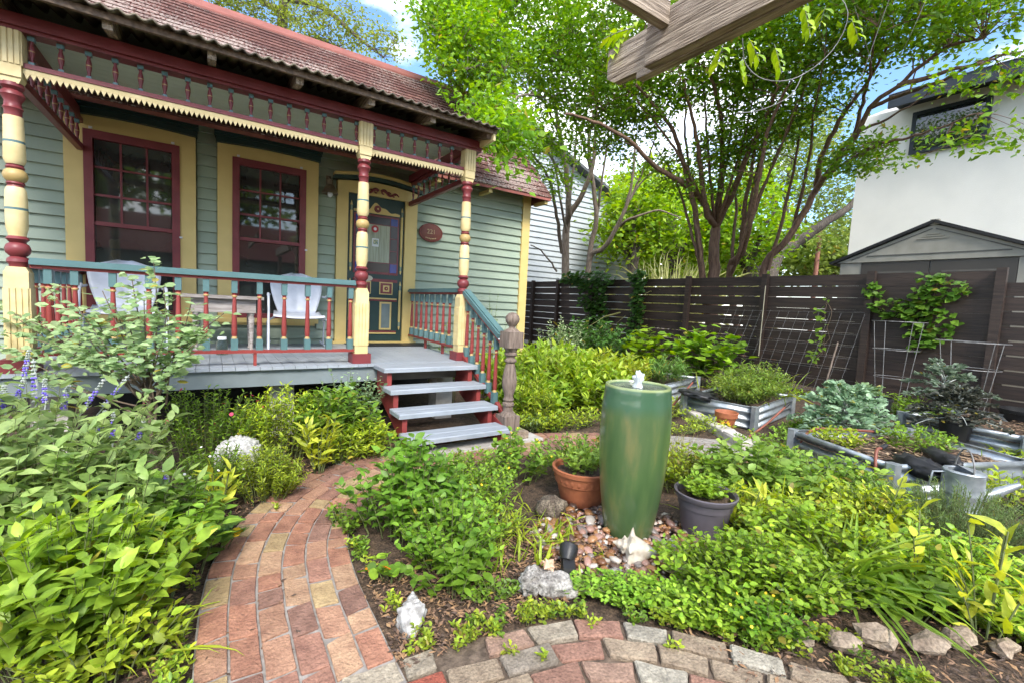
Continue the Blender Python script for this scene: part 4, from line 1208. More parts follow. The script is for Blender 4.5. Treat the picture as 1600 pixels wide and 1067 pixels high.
def conch(name, label, loc, L, rz, tilt, m=SHELLM, cat="seashell", knobs=True):
    e = empty(name, loc, label, cat)
    M = Matrix.Translation(loc) @ Matrix.Rotation(rz, 4, 'Z') @ Matrix.Rotation(tilt, 4, 'Y')
    b = MB()
    nu, nv = 56, 44
    tub = [0.35 + k * 0.88 for k in range(7)]
    for j in range(nv + 1):
        t = j / nv
        if t < 0.36: base = 0.02 + 0.24 * (t / 0.36) * (0.86 + 0.14 * math.cos(t / 0.36 * 3 * 2 * math.pi))
        else: base = 0.26 * (1 - ((t - 0.36) / 0.64) ** 1.5) + 0.028 * (1 - t)
        for i in range(nu):
            a = 2 * math.pi * i / nu
            r = base
            if knobs:
                for ak in tub:
                    da = (a - ak + math.pi) % (2 * math.pi) - math.pi
                    r += 0.17 * math.exp(-(da / 0.17) ** 2 - ((t - 0.385) / 0.045) ** 2) + 0.05 * math.exp(-(da / 0.15) ** 2 - ((t - 0.22) / 0.03) ** 2)
            else:
                r *= 1 + 0.10 * math.sin(a * 6 + t * 9) * math.exp(-((t - 0.35) / 0.2) ** 2)
            dl = (a - 4.0 + math.pi) % (2 * math.pi) - math.pi
            r *= 1 + 0.75 * math.exp(-(dl / 0.45) ** 2) * math.exp(-((t - 0.60) / 0.22) ** 2)
            r *= 1 + 0.015 * math.sin(a * 23 + t * 40)
            b.v.append(M @ Vector(((t - 0.45) * L, r * L * math.cos(a), r * L * math.sin(a) * 0.9 + 0.20 * L)))
    for j in range(nv):
        for i in range(nu):
            b.f.append((j * nu + i, j * nu + (i + 1) % nu, (j + 1) * nu + (i + 1) % nu, (j + 1) * nu + i)); b.m.append(0)
    b.build("shell", m, e, 60)
conch("conch_shell", "large knobbly cream conch shell lying on the pebbles before the urn", (1.86, 1.53, 0.02), 0.24, R(-50), R(4))
conch("conch_shell", "bleached white spiky shell at the corner where brick path meets pavers", (0.685, 1.66, 0.0), 0.21, R(-112), R(26), mat("bleached_shell", (0.46, 0.45, 0.43), (0.22, 0.21, 0.20), 0.8, 28, bump=0.8, bscale=60, lo=0.4, hi=0.6), "seashell", False)
rk = empty("pale_rock", (1.31, 1.53, 0), "pale pitted limestone rock at the front of the fountain bed", "rock")
blob("rock_body", (1.31, 1.52, 0.035), (0.115, 0.06, 0.06), ROCKM, rk, 0.32, 2.0, 4, 2, (0, 0.1, R(-35)))
blob("rock_body", (1.225, 1.575, 0.045), (0.065, 0.05, 0.065), ROCKM, rk, 0.35, 2.6, 4, 5, (0.2, 0, 0.4))
conch("small_shell", "small peach coloured sea shell resting on the pale rock", (1.315, 1.56, 0.095), 0.085, R(20), R(-8), mat("peach_shell", (0.66, 0.45, 0.30), (0.55, 0.36, 0.24), 0.5, 20))
sp = empty("garden_spotlight", (1.49, 1.61, 0), "black garden spotlight on a square foot left of the conch", "spotlight")
d_ = Vector((0.55, 0.45, 0.5)).normalized()
b = MB(); b.tube([Vector((1.50, 1.64, 0.055)) - d_ * 0.02, Vector((1.50, 1.64, 0.055)) + d_ * 0.02, Vector((1.50, 1.64, 0.055)) + d_ * 0.055, Vector((1.50, 1.64, 0.055)) + d_ * 0.07], [0.030, 0.046, 0.048, 0.03], 18); b.build("lamp_head", BLACKP, sp, 40)
b = MB(); b.hexa([(1.41, 1.58, 0.0), (1.475, 1.53, 0.0), (1.54, 1.61, 0.0), (1.475, 1.66, 0.0), (1.43, 1.585, 0.045), (1.475, 1.55, 0.045), (1.52, 1.61, 0.06), (1.475, 1.645, 0.06)]); b.build("foot", BLACKP, sp)
for k, (x, y, r_, l) in enumerate([(1.66, 1.46, 0.034, "rounded grey white cobble left of the large conch"), (2.15, 1.50, 0.036, "speckled grey cobble at the foot of the urn"), (1.98, 1.42, 0.036, "brown striped cobble right of the large conch"), (1.80, 2.15, 0.085, "lichen covered brown rock beside the terracotta pot")]):
    o = blob("cobble", (x, y, r_ * 0.55), (r_ * 1.2, r_, r_ * 0.75), [ROCKM, ROCKM, PEBM[1], mat("lichened_rock", (0.20, 0.165, 0.12), (0.075, 0.055, 0.04), 0.95, 18, bump=1.0, bscale=50, speck=0.6)][k], None, 0.2 if k < 3 else 0.4, 1.5, 3, 20 + k)
    tag(o, l, "stone", "single stones in the fountain bed")
tag(blob("coral_head", (0.165, 3.72, 0.125), (0.15, 0.14, 0.14), CORALM, None, 0.17, 8.0, 5, 31), "round white coral head among the shrubs left of the path", "coral")

# ------------------------------------------------------------------ fence
fence = empty("slat_fence", (8.68, 5.0, 0), "dark brown horizontal slat fence along the right side of the garden", "fence")
FXX = 8.70
posts_y = [-3.6, -1.9, -0.2, 1.45, 2.86, 4.50, 6.14, 7.60, 9.1, 10.6, 11.85, 13.0]
for y in posts_y:
    b = MB(); top = 2.12 if y > 1 else 1.95
    b.box(FXX - 0.11, FXX - 0.02, y - 0.05, y + 0.05, -0.03, top); b.build("fence_post", FENCE, fence)
for a, c_ in zip(posts_y, posts_y[1:]):
    top = 2.085 if a > 1 else 1.93
    gapw = 0.019 if not (1.3 < a < 2.9) else 0.006
    pitch = 0.192
    z = top
    while z > 0.18:
        dz = random.uniform(-0.004, 0.004)
        b = MB(); b.box(FXX + random.uniform(-0.003, 0.003), FXX + 0.022, a + 0.003, c_ - 0.003, z - pitch + gapw + dz, z); b.build("fence_slat", FENCE, fence)
        z -= pitch

# ------------------------------------------------------------------ shed and white house beyond the fence
shed = empty("garden_shed", (9.85, 2.5, 0), "grey resin garden shed with gabled front behind the fence", "shed")
SHX = 9.85; ya, ym, yb_ = 1.08, 2.485, 3.86
b = MB(); b.box(SHX + 0.03, SHX + 2.2, ya + 0.09, yb_ - 0.09, 0, 2.40); shw = b.build("shed_wall", SHEDL, shed)
for s0, s1 in ((ya + 0.09, ya + 0.42), (yb_ - 0.42, yb_ - 0.09)):
    b = MB(); b.box(SHX, SHX + 0.03, s0, s1, 0, 2.40); b.build("corner_panel", SHEDL, shed)
for s0, s1 in ((ya + 0.425, ym - 0.012), (ym + 0.012, yb_ - 0.425)):
    b = MB(); b.box(SHX - 0.01, SHX + 0.028, s0, s1, 0.05, 2.38); dd = b.build("shed_door", SHEDD, shed)
    for z0, z1 in ((1.25, 2.22), (0.2, 1.1)):
        b = MB()
        w = 0.03
        b.box(SHX - 0.03, SHX - 0.011, s0 + 0.14, s1 - 0.14, z1 - w, z1); b.box(SHX - 0.03, SHX - 0.011, s0 + 0.14, s1 - 0.14, z0, z0 + w); b.box(SHX - 0.03, SHX - 0.011, s0 + 0.14, s0 + 0.14 + w, z0 + w, z1 - w); b.box(SHX - 0.03, SHX - 0.011, s1 - 0.14 - w, s1 - 0.14, z0 + w, z1 - w)
        b.build("door_moulding", mat("shed_moulding", (0.10, 0.092, 0.08)), dd)
b = MB(); b.prism([(ya + 0.03, 2.395), (yb_ - 0.03, 2.395), (ym, 2.97)], 'x', SHX - 0.03, SHX + 0.03); gab = b.build("gable", SHEDL, shed)
DK = mat("shed_groove", (0.10, 0.10, 0.09))
for sgn, yy in ((1, ya), (-1, yb_)):
    b = MB(); b.bar((SHX - 0.035, yy + sgn * 0.27, 2.445), (SHX - 0.035, ym - sgn * 0.02, 2.90), 0.012, 0.016, up=(1, 0, 0)); b.build("groove", DK, gab)
    b = MB(); b.bar((SHX + 1.0, yy - sgn * 0.06, 2.385), (SHX + 1.0, ym, 3.015), 2.2, 0.045, up=(0, -sgn, 1)); b.build("shed_roof", mat("black_edge", (0.012, 0.012, 0.013)), shed)
b = MB(); b.bar((SHX - 0.035, ya + 0.5, 2.50), (SHX - 0.035, yb_ - 0.5, 2.50), 0.012, 0.016); b.build("groove", DK, gab)
for k in range(3):
    b = MB(); hw = 0.20 - 0.06 * k; b.box(SHX - 0.05, SHX - 0.031, ym - hw, ym + hw, 2.735 + 0.035 * k, 2.75 + 0.035 * k); b.build("vent_slat", SHEDL, gab)
b = MB(); b.box(SHX - 0.06, SHX + 0.02, ym - 0.055, ym + 0.055, 2.955, 3.045); b.build("finial", SHEDL, gab)

wh = empty("white_house", (12.5, 2.0, 0), "white stucco two storey house with dark eaves behind the shed", "house")
b = MB(); b.box(12.5, 20, -9, 4.66, -0.02, 5.98); b.build("wall", STUCCO, wh)
b = MB(); b.box(12.42, 12.49, 2.53, 3.72, 4.93, 5.80); w_ = b.build("window", NAVY, wh)
b = MB(); b.box(12.40, 12.415, 2.61, 3.64, 5.01, 5.72); b.build("pane", mat("bright_glass", (0.02, 0.025, 0.025), (0.015, 0.018, 0.018), 0.02, 3, spec=1.0), w_)
b = MB(); b.box(11.88, 11.94, -9.2, 4.0, 5.83, 6.10); b.build("fascia", NAVY, wh)
b = MB(); b.box(11.945, 12.6, -9.2, 4.0, 5.985, 6.05); b.build("soffit", NAVY, wh)
b = MB(); b._q([(11.86, -9.3, 6.105), (11.86, 4.05, 6.105), (16.2, 4.05, 7.7), (16.2, -9.3, 7.7), (20.5, 4.05, 6.255), (20.5, -9.3, 6.255)], [(0, 3, 2, 1), (3, 5, 4, 2)], 0); b._q([(12.5, 4.66, 5.98), (20, 4.66, 5.98), (16.2, 4.66, 7.6)], [(0, 1, 2)], 0)
b.build("roof", ROOFW, wh)

gh = empty("grey_house", (11.5, 13.0, 0), "pale grey clapboard house behind the left end of the fence", "house")
b = MB(); b.box(4.0, 14.6, 13.06, 20, -0.02, 5.1); b.prism([(2.0, 5.1), (14.6, 5.1), (8.3, 7.4)], 'y', 13.06, 20); gw = b.build("wall", NGREY, gh)
z = 0.2
while z < 7.3:
    hw0, hw1 = 4.0, 14.6
    if z > 5.0:
        t = (z - 5.1) / 2.3; hw0, hw1 = 2.0 + 6.3 * max(t, 0), 14.6 - 6.3 * max(t, 0)
    if hw1 - hw0 > 0.4:
        b = MB(); b.hexa([(hw0, 12.985, z), (hw1, 12.985, z), (hw1, 13.06, z), (hw0, 13.06, z), (hw0, 13.03, z + 0.20), (hw1 - 0.12, 13.03, z + 0.20), (hw1 - 0.12, 13.06, z + 0.20), (hw0, 13.06, z + 0.20)]); b.build("siding_board", NGREY, gw)
    z += 0.195
b = MB(); b.box(14.45, 14.66, 12.96, 13.1, 0, 5.1); b.build("corner_board", WHITE, gh)
for sgn in (-1, 1):
    b = MB(); b.bar((8.3 + sgn * 6.75, 16.3, 4.85), (8.3, 16.3, 7.46), 7.4, 0.10, up=(sgn * 0.36, 0, 1)); b.build("roof_slope", mat("grey_shingle", (0.10, 0.10, 0.105), None, 0.9), gh)

# ------------------------------------------------------------------ pergola beam overhead
PGX = 1.52
pg = empty("pergola_beam", (PGX, 1.0, 2.3), "weathered grey timber pergola beam jutting in at the top", "pergola")
b = MB()
b.prism([(-1.2, 2.30), (1.42, 2.30), (1.42, 2.33), (1.555, 2.335), (1.60, 2.365), (1.60, 2.49), (-1.2, 2.49)], 'x', PGX, PGX + 0.042)
b.build("beam", OLDWOOD, pg)
b = MB(); b.prism([(-1.2, 2.305), (1.34, 2.305), (1.34, 2.488), (-1.2, 2.488)], 'x', PGX - 0.044, PGX - 0.002); b.build("beam", OLDWOOD, pg)
b = MB(); b.bar((-1.6, 1.25, 2.46), (PGX - 0.045, 1.25, 2.46), 0.042, 0.085); b.build("rafter", OLDWOODX, pg)
b = MB(); b.box(PGX + 0.02, PGX + 0.11, -1.25, -1.16, 0, 2.299); b.build("post", OLDWOODZ, pg)
b = MB(); b.prism([(-1.2, 2.44), (1.50, 2.44), (1.55, 2.47), (1.55, 2.56), (-1.2, 2.56)], 'x', 0.82, 0.865); b.build("crossbeam", OLDWOOD, pg)

# ------------------------------------------------------------------ raised beds and garden clutter
def raised_bed(label, c, ang, lx, ly, h, soil=True):
    e = empty("raised_bed", (*c, 0), label, "raised bed", "corrugated metal raised beds")
    M = Matrix.Translation((*c, 0)) @ Matrix.Rotation(ang, 4, 'Z')
    sides = [((0, 0), (lx, 0)), ((lx, 0), (lx, ly)), ((lx, ly), (0, ly)), ((0, ly), (0, 0))]
    for a, b_ in sides:
        a, b_ = Vector((*a, 0)), Vector((*b_, 0))
        d = (b_ - a).normalized(); nrm = Vector((d.y, -d.x, 0))
        m = MB(); n = 24
        for i in range(n + 1):
            z = h * i / n
            off = 0.016 * math.sin(2 * math.pi * i / n * 3.0)
            for p in (a + d * 0.03, b_ - d * 0.03):
                m.v.append(M @ (p + nrm * off + Vector((0, 0, z))))
            if i: m.f.append((2 * i - 2, 2 * i - 1, 2 * i + 1, 2 * i)); m.m.append(0)
        o = m.build("corrugated_side", GALV, e, 80)
        o.modifiers.new("t", 'SOLIDIFY').thickness = 0.003
    for p in ((0, 0), (lx, 0), (lx, ly), (0, ly)):
        m = MB(); q = M @ Vector((*p, 0))
        m.tube([q, q + Vector((0, 0, h + 0.008))], 0.05, 6); m.build("corner_post", GALV, e, 30)
    if soil:
        m = MB(); vs_ = []; n = 10
        for j in range(n + 1):
            for i in range(n + 1):
                q = M @ Vector((0.03 + (lx - 0.06) * i / n, 0.03 + (ly - 0.06) * j / n, h * 0.78))
                m.v.append((q.x, q.y, q.z + 0.02 * noise.noise(q * 6)))
        for j in range(n):
            for i in range(n):
                m.f.append((j * (n + 1) + i, j * (n + 1) + i + 1, (j + 1) * (n + 1) + i + 1, (j + 1) * (n + 1) + i)); m.m.append(0)
        m.build("bed_soil", SOIL, e, 80)
    return M
BED_A = raised_bed("corrugated metal raised bed nearest the watering can", (4.17, 1.12), math.atan2(0.84, 0.34), 0.91, -1.35, 0.29)
BED_B = raised_bed("corrugated metal raised bed behind the sunflower pot", (5.27, 2.72), math.atan2(0.22, 1.25), 1.45, 0.86, 0.27)
BED_C = raised_bed("corrugated metal raised bed just behind the urn", (5.35, 4.15), R(14), 1.5, 0.9, 0.27)
BED_D = raised_bed("corrugated metal raised bed by the fence under the purple kale", (6.35, 0.75), R(80), 1.0, -1.3, 0.33)

e, body = pot("painted_pot", "terracotta pot painted with a sunflower beside the raised bed", 4.95, 2.88, 0, [(0.075, 0.0), (0.085, 0.005), (0.105, 0.15), (0.107, 0.155), (0.122, 0.157), (0.128, 0.215), (0.120, 0.22), (0.112, 0.21), (0.10, 0.14)], TERRA, 0.16, 0.105)
fd = Vector((-0.86, -0.5, 0)).normalized(); sd_ = Vector((0.5, -0.86, 0))
b = MB()
cc = Vector((4.95, 2.88, 0.085)) + fd * 0.098
for k in range(12):
    a = 2 * math.pi * k / 12
    u = sd_ * math.cos(a) + Vector((0, 0, 1)) * math.sin(a); v = -sd_ * math.sin(a) + Vector((0, 0, 1)) * math.cos(a)
    b._q([cc + u * 0.016, cc + u * 0.035 + v * 0.012, cc + u * 0.058 + fd * 0.004, cc + u * 0.035 - v * 0.012], [(0, 1, 2, 3)], 0)
b._q([cc + fd * 0.003 + (sd_ * math.cos(a) + Vector((0, 0, 1)) * math.sin(a)) * 0.02 for a in [2 * math.pi * i / 10 for i in range(10)]], [tuple(range(10))], 1)
b.build("painted_flower", [YELF, BLACKP], e)
pot("nursery_pot", "black plastic nursery pot beside the blue green kale", 6.55, 1.95, 0.22, [(0.09, 0.0), (0.11, 0.20), (0.122, 0.205), (0.122, 0.235), (0.112, 0.235), (0.108, 0.17)], BLACKP, 0.19, 0.108)
pot("nursery_pot", "wide black plastic tub below the purple kale", 6.35, 1.25, 0.18, [(0.11, 0.0), (0.13, 0.17), (0.142, 0.175), (0.142, 0.20), (0.132, 0.20), (0.128, 0.15)], BLACKP, 0.16, 0.128)
pot("brown_pot", "brown clay pot just behind the rim of the urn", 5.15, 4.05, 0.0, [(0.11, 0.0), (0.14, 0.24), (0.155, 0.245), (0.155, 0.30), (0.145, 0.30), (0.14, 0.22)], TERRA, 0.24, 0.14)
pot("nursery_pot", "black plastic nursery pot at the foot of the fence far right", 7.9, 0.95, 0.0, [(0.20, 0.0), (0.24, 0.36), (0.26, 0.365), (0.26, 0.40), (0.245, 0.40), (0.24, 0.3)], BLACKP, 0.33, 0.24)

can = empty("watering_can", (4.22, 0.76, 0), "galvanised steel watering can among the plants at right", "watering can")
cxx, cyy = 4.22, 0.76
b = MB(); b.lathe([(0.13, 0.0, 0), (0.135, 0.01, 0), (0.13, 0.02, 0), (0.13, 0.12, 0), (0.133, 0.13, 0), (0.13, 0.14, 0), (0.128, 0.29, 0), (0.132, 0.30, 0), (0.126, 0.308, 0), (0.10, 0.31, 0), (0.095, 0.305, 0), (0.095, 0.27, 0)], cxx, cyy, 0.12, 32, False); b.build("body", GALV, can, 40)
sdv = Vector((0.62, -0.785, 0))
b = MB(); b.lathe([(0.122, 0.27, 0), (0.02, 0.271, 0)], cxx, cyy, 0.12, 24, False); b.build("inside", BLACKP, can)
b = MB()
n = 14
for i in range(n + 1):
    a = -math.pi / 2 + math.pi * i / n
    dv = sdv * math.cos(a) + Vector((-sdv.y, sdv.x, 0)) * math.sin(a)
    b.v += [Vector((cxx, cyy, 0.43)) + dv * 0.124, Vector((cxx, cyy, 0.445)) + Vector((-sdv.y, sdv.x, 0)) * 0.12 * math.sin(a)]
    if i: b.f.append((2 * i - 2, 2 * i, 2 * i + 1, 2 * i - 1)); b.m.append(0)
b.build("top_cover", GALV, can, 60)
b = MB(); b.tube([Vector((cxx, cyy, 0.22)) + sdv * 0.10, Vector((cxx, cyy, 0.28)) + sdv * 0.21, Vector((cxx, cyy, 0.37)) + sdv * 0.35], [0.055, 0.04, 0.02], 16); b.build("spout", GALV, can, 40)
pv = Vector((-sdv.y, sdv.x, 0))
b = MB(); b.tube([Vector((cxx, cyy, 0.43)) + pv * 0.15 * s for s in ()] + [Vector((cxx, cyy, 0.0)) + pv * 0.122 * math.cos(a) + Vector((0, 0, 0.40 + 0.20 * math.sin(a))) for a in [math.pi * i / 14 for i in range(15)]], 0.006, 8); b.build("bail_handle", WIRE, can, 60)
b = MB(); b.tube([Vector((cxx, cyy, 0.40)) - sdv * 0.125, Vector((cxx, cyy, 0.39)) - sdv * 0.20, Vector((cxx, cyy, 0.28)) - sdv * 0.215, Vector((cxx, cyy, 0.20)) - sdv * 0.125], 0.008, 8); b.build("rear_handle", GALV, can, 60)

can.scale = (0.84, 0.84, 0.84)
pb = empty("plastic_sheet", (5.0, 0.45, 0), "crumpled black plastic sheet draped on the raised bed corner", "plastic sheet")
blob("fold", (4.36, 1.02, 0.27), (0.20, 0.09, 0.07), BLACKP, pb, 0.5, 3.5, 3, 41, (0, 0, R(60)))
blob("fold", (4.62, 0.96, 0.32), (0.20, 0.07, 0.06), BLACKP, pb, 0.5, 4, 3, 42, (0, 0, R(40)))
tag(blob("plastic_sheet", (5.20, 3.42, 0.29), (0.18, 0.22, 0.05), BLACKP, None, 0.5, 4, 3, 44, (0.1, 0, R(30))), "crumpled black plastic sheet hanging over the bed behind the sunflower pot", "plastic sheet")
def hose(label, pts, r=0.012):
    e = empty("drip_pipe", pts[0], label, "pipe", "brown irrigation pipes")
    b = MB(); b.tube(smooth_curve([tuple(p) for p in pts], 6), r, 8); b.build("pipe", REDPIPE, e, 60)
    p0, p1 = Vector(pts[-2]), Vector(pts[-1]); d = (p1 - p0).normalized()
    b = MB(); b.tube([p1 - d * 0.01, p1 + d * 0.06], r * 1.35, 8); b.build("elbow", BLACKP, e, 40)
hose("brown drip pipe leaning on the bed behind the sunflower pot", [(4.85, 2.55, 0.02), (5.1, 2.5, 0.15), (5.38, 2.45, 0.33)])
hose("brown drip pipe crossing the soil beside the kale", [(4.45, 1.9, 0.02), (4.55, 1.85, 0.30), (4.95, 1.75, 0.30), (5.3, 1.6, 0.28)])
hose("brown drip pipe hooked over the near bed edge", [(4.14, 1.20, 0.03), (4.17, 1.22, 0.20), (4.24, 1.25, 0.34), (4.31, 1.24, 0.36)])
hose("brown drip pipe slanting up behind the urn", [(4.95, 3.65, 0.08), (5.3, 3.7, 0.26), (5.55, 3.75, 0.38)])

def cage(label, c, r0, r1, h, rings):
    e = empty("tomato_cage", (*c, 0.2), label, "wire cage", "wire tomato cages at the fence")
    for k in range(rings):
        t = (k + 1) / rings
        r = r0 + (r1 - r0) * t; z = 0.2 + h * t
        b = MB(); b.tube([(c[0] + r * math.cos(a), c[1] + r * math.sin(a), z) for a in [2 * math.pi * i / 20 for i in range(21)]], 0.0042, 5, 0, False); b.build("wire_ring", WIRE, e)
    for k in range(4):
        a = math.pi / 4 + k * math.pi / 2
        b = MB(); b.tube([(c[0] + r0 * math.cos(a), c[1] + r0 * math.sin(a), 0.1), (c[0] + r1 * math.cos(a), c[1] + r1 * math.sin(a), 0.2 + h)], 0.0045, 5); b.build("wire_leg", WIRE, e)
cage("wire tomato cage under the bright vine on the fence", (7.9, 2.25), 0.16, 0.30, 1.15, 3)
cage("wire tomato cage close to the tall fence post", (7.6, 1.45), 0.18, 0.33, 0.95, 3)
tr = empty("wire_trellis", (8.4, 4.0, 0.2), "leaning wire grid trellis along the dark fence", "trellis")
for k in range(15):
    y = 2.9 + k * 0.16
    b = MB(); b.tube([(7.9, y, 0.2), (8.5, y - 0.05, 1.45)], 0.0017, 4); b.build("upright_wire", WIRE, tr)
for k in range(8):
    t = k / 7
    b = MB(); b.tube([(7.9 + 0.6 * t, 2.86, 0.22 + 1.25 * t), (7.9 + 0.6 * t, 5.2, 0.22 + 1.2 * t)], 0.0017, 4); b.build("cross_wire", WIRE, tr)
tag(MB().tube([(7.7, 3.0, 0.2), (7.9, 2.95, 1.0)], 0.012, 6).build("garden_stake", OLDWOODZ), "thin wooden stake standing behind the blue green kale", "stake")
tag(MB().tube([(8.55, 4.45, 0.6), (8.56, 4.45, 1.9)], 0.008, 6).build("cane", mat("pale_cane", (0.5, 0.45, 0.33))), "pale cane leaning against the fence post behind the trellis", "cane")

# ------------------------------------------------------------------ foliage
def _tpl(kind):
    if kind == 'oval':      # pointed oval folded along its midrib
        v = [(0, 0, 0), (.33, 0, -.02), (.68, 0, -.03), (1, 0, -.14), (.14, .30, .02), (.40, .5, .05), (.72, .33, .0), (.14, -.30, .02), (.40, -.5, .05), (.72, -.33, .0)]
        f = [(0, 1, 4), (1, 5, 4), (1, 2, 5), (2, 6, 5), (2, 3, 6), (0, 7, 1), (1, 7, 8), (1, 8, 2), (2, 8, 9), (2, 9, 3)]
    elif kind == 'lance':   # long narrow leaf
        v = [(0, 0, 0), (.35, 0, 0), (.72, 0, -.06), (1, 0, -.20), (.25, .5, .04), (.62, .40, -.01), (.25, -.5, .04), (.62, -.40, -.01)]
        f = [(0, 1, 4), (1, 5, 4), (1, 2, 5), (2, 3, 5), (0, 6, 1), (1, 6, 7), (1, 7, 2), (2, 7, 3)]
    elif kind == 'small':   # four corner leaf for crowns and ground cover
        v = [(0, 0, 0), (.45, .5, .08), (1, 0, -.08), (.45, -.5, .08)]
        f = [(0, 2, 1), (0, 3, 2)]
    elif kind == 'six':     # small leaf with a blunt outline
        v = [(0, 0, 0), (.28, .42, .06), (.70, .40, .03), (1, 0, -.10), (.70, -.40, .03), (.28, -.42, .06)]
        f = [(0, 2, 1), (0, 3, 2), (0, 4, 3), (0, 5, 4)]
    elif kind == 'round':
        v = [(.5, 0, -.06)] + [(.5 + .5 * math.cos(a), .5 * math.sin(a), .04 * math.cos(3 * a)) for a in [2 * math.pi * i / 9 for i in range(9)]]
        f = [(0, 1 + i, 1 + (i + 1) % 9) for i in range(9)]
    elif kind == 'blade':   # arching strap
        v = []; f = []
        for i, (u, w) in enumerate([(0, .8), (.25, 1), (.5, .95), (.75, .7), (.92, .35)]):
            z = -.55 * u * u; v += [(u, -.5 * w, z + .02), (u, 0, z), (u, .5 * w, z + .02)]
            if i:
                a = 3 * (i - 1); f += [(a, a + 3, a + 4), (a, a + 4, a + 1), (a + 1, a + 4, a + 5), (a + 1, a + 5, a + 2)]
        v.append((1, 0, -.62)); f += [(12, 15, 13), (13, 15, 14)]
    elif kind == 'needle':
        v = [(0, -.5, 0), (0, .5, 0), (1, 0, 0)]; f = [(0, 2, 1)]
    elif kind == 'lobed':   # wide leaf with toothed margin
        v = [(0.05, 0, 0)]
        n = 13
        for i in range(n):
            a = -2.6 + 5.2 * i / (n - 1)
            r = .56 * (1 + .16 * (i % 2)) * (1 - .12 * abs(a) / 2.6)
            v.append((.45 + r * math.cos(a), r * math.sin(a), .05 * math.sin(2 * a) - .06 * max(0, math.cos(a))))
        f = [(0, i, i + 1) for i in range(1, n)]
    return np.array(v, float), np.array(f, int)
TPL = {k: _tpl(k) for k in ('oval', 'lance', 'small', 'six', 'round', 'blade', 'needle', 'lobed')}

def norm(a):
    return a / np.maximum(np.linalg.norm(a, axis=-1, keepdims=True), 1e-9)

def leaf_arrays(P, D, N, L, W, tint, kind):
    tv, tf = TPL[kind]
    D = norm(D); S = norm(np.cross(N, D)); U = np.cross(D, S)
    n, k = len(P), len(tv)
    cr = RNG.random(n); curl = (L * (-0.5 + 2.8 * cr ** 1.2))[:, None, None]; W = W * (0.75 + 0.5 * RNG.random(n))
    old = RNG.random(n) < 0.018
    tint = np.where(old[:, None], np.array([[0.42, 0.36, 0.06]]) * (0.5 + 0.6 * RNG.random((n, 1))), tint)
    V = P[:, None, :] + D[:, None, :] * (tv[None, :, 0:1] * L[:, None, None]) + S[:, None, :] * (tv[None, :, 1:2] * W[:, None, None]) + U[:, None, :] * (tv[None, :, 2:3] * curl)
    F = tf[None] + (np.arange(n) * k)[:, None, None]
    col = np.repeat(tint[:, None, :], k, 1)
    return V.reshape(-1, 3), F.reshape(-1, 3), col.reshape(-1, 3)

def tri_mesh(name, V, F, col, m, smooth=False):
    me = bpy.data.meshes.new(name)
    me.vertices.add(len(V)); me.vertices.foreach_set('co', np.asarray(V, np.float32).ravel())
    me.loops.add(F.size); me.loops.foreach_set('vertex_index', np.asarray(F, np.int32).ravel())
    me.polygons.add(len(F)); me.polygons.foreach_set('loop_start', np.arange(0, F.size, 3, dtype=np.int32))
    me.update(calc_edges=True)
    if col is not None:
        a = me.attributes.new("tint", 'FLOAT_COLOR', 'POINT')
        c = np.ones((len(V), 4), np.float32); c[:, :3] = np.clip(col, 0, 1)
        a.data.foreach_set('color', c.ravel())
    me.materials.append(m)
    if smooth: me.polygons.foreach_set('use_smooth', [True] * len(F))
    me.validate()
    return me

def tubes_arrays(polys, radii, n=4):
    """polys (m,k,3), radii (m,k) -> tri arrays"""
    m, k, _ = polys.shape
    T = np.zeros_like(polys)
    T[:, 1:-1] = polys[:, 2:] - polys[:, :-2]; T[:, 0] = polys[:, 1] - polys[:, 0]; T[:, -1] = polys[:, -1] - polys[:, -2]
    T = norm(T)
    E1 = norm(np.cross(T, np.array([0.31, 0.87, 0.39]))); E2 = np.cross(T, E1)
    a = 2 * np.pi * np.arange(n) / n
    V = polys[:, :, None, :] + (E1[:, :, None, :] * np.cos(a)[None, None, :, None] + E2[:, :, None, :] * np.sin(a)[None, None, :, None]) * radii[:, :, None, None]
    i, j = np.meshgrid(np.arange(k - 1), np.arange(n), indexing='ij')
    q = np.stack([i * n + j, i * n + (j + 1) % n, (i + 1) * n + (j + 1) % n, (i + 1) * n + j], -1).reshape(-1, 4)
    F = np.concatenate([q[:, [0, 1, 2]], q[:, [0, 2, 3]]])
    F = F[None] + (np.arange(m) * k * n)[:, None, None]
    return V.reshape(-1, 3), F.reshape(-1, 3)

def tints(n, c0, c1, var=0.18, rng=RNG):
    t = rng.random((n, 1)) ** 1.3
    c = np.array(c0) * (1 - t) + np.array(c1) * t
    return c * (1 + (rng.random((n, 1)) - 0.5) * 2 * var) * np.array([1.22, 1.16, 0.92])

G_MID = ((0.09, 0.185, 0.024), (0.19, 0.315, 0.04))
G_DARK = ((0.030, 0.085, 0.022), (0.065, 0.15, 0.032))
G_LIME = ((0.17, 0.27, 0.03), (0.33, 0.40, 0.045))
G_YEL = ((0.30, 0.38, 0.045), (0.50, 0.54, 0.09))
G_SAGE = ((0.12, 0.20, 0.085), (0.23, 0.32, 0.15))
G_BLUE = ((0.11, 0.19, 0.12), (0.22, 0.32, 0.22))
G_PURP = ((0.035, 0.045, 0.042), (0.09, 0.095, 0.092))

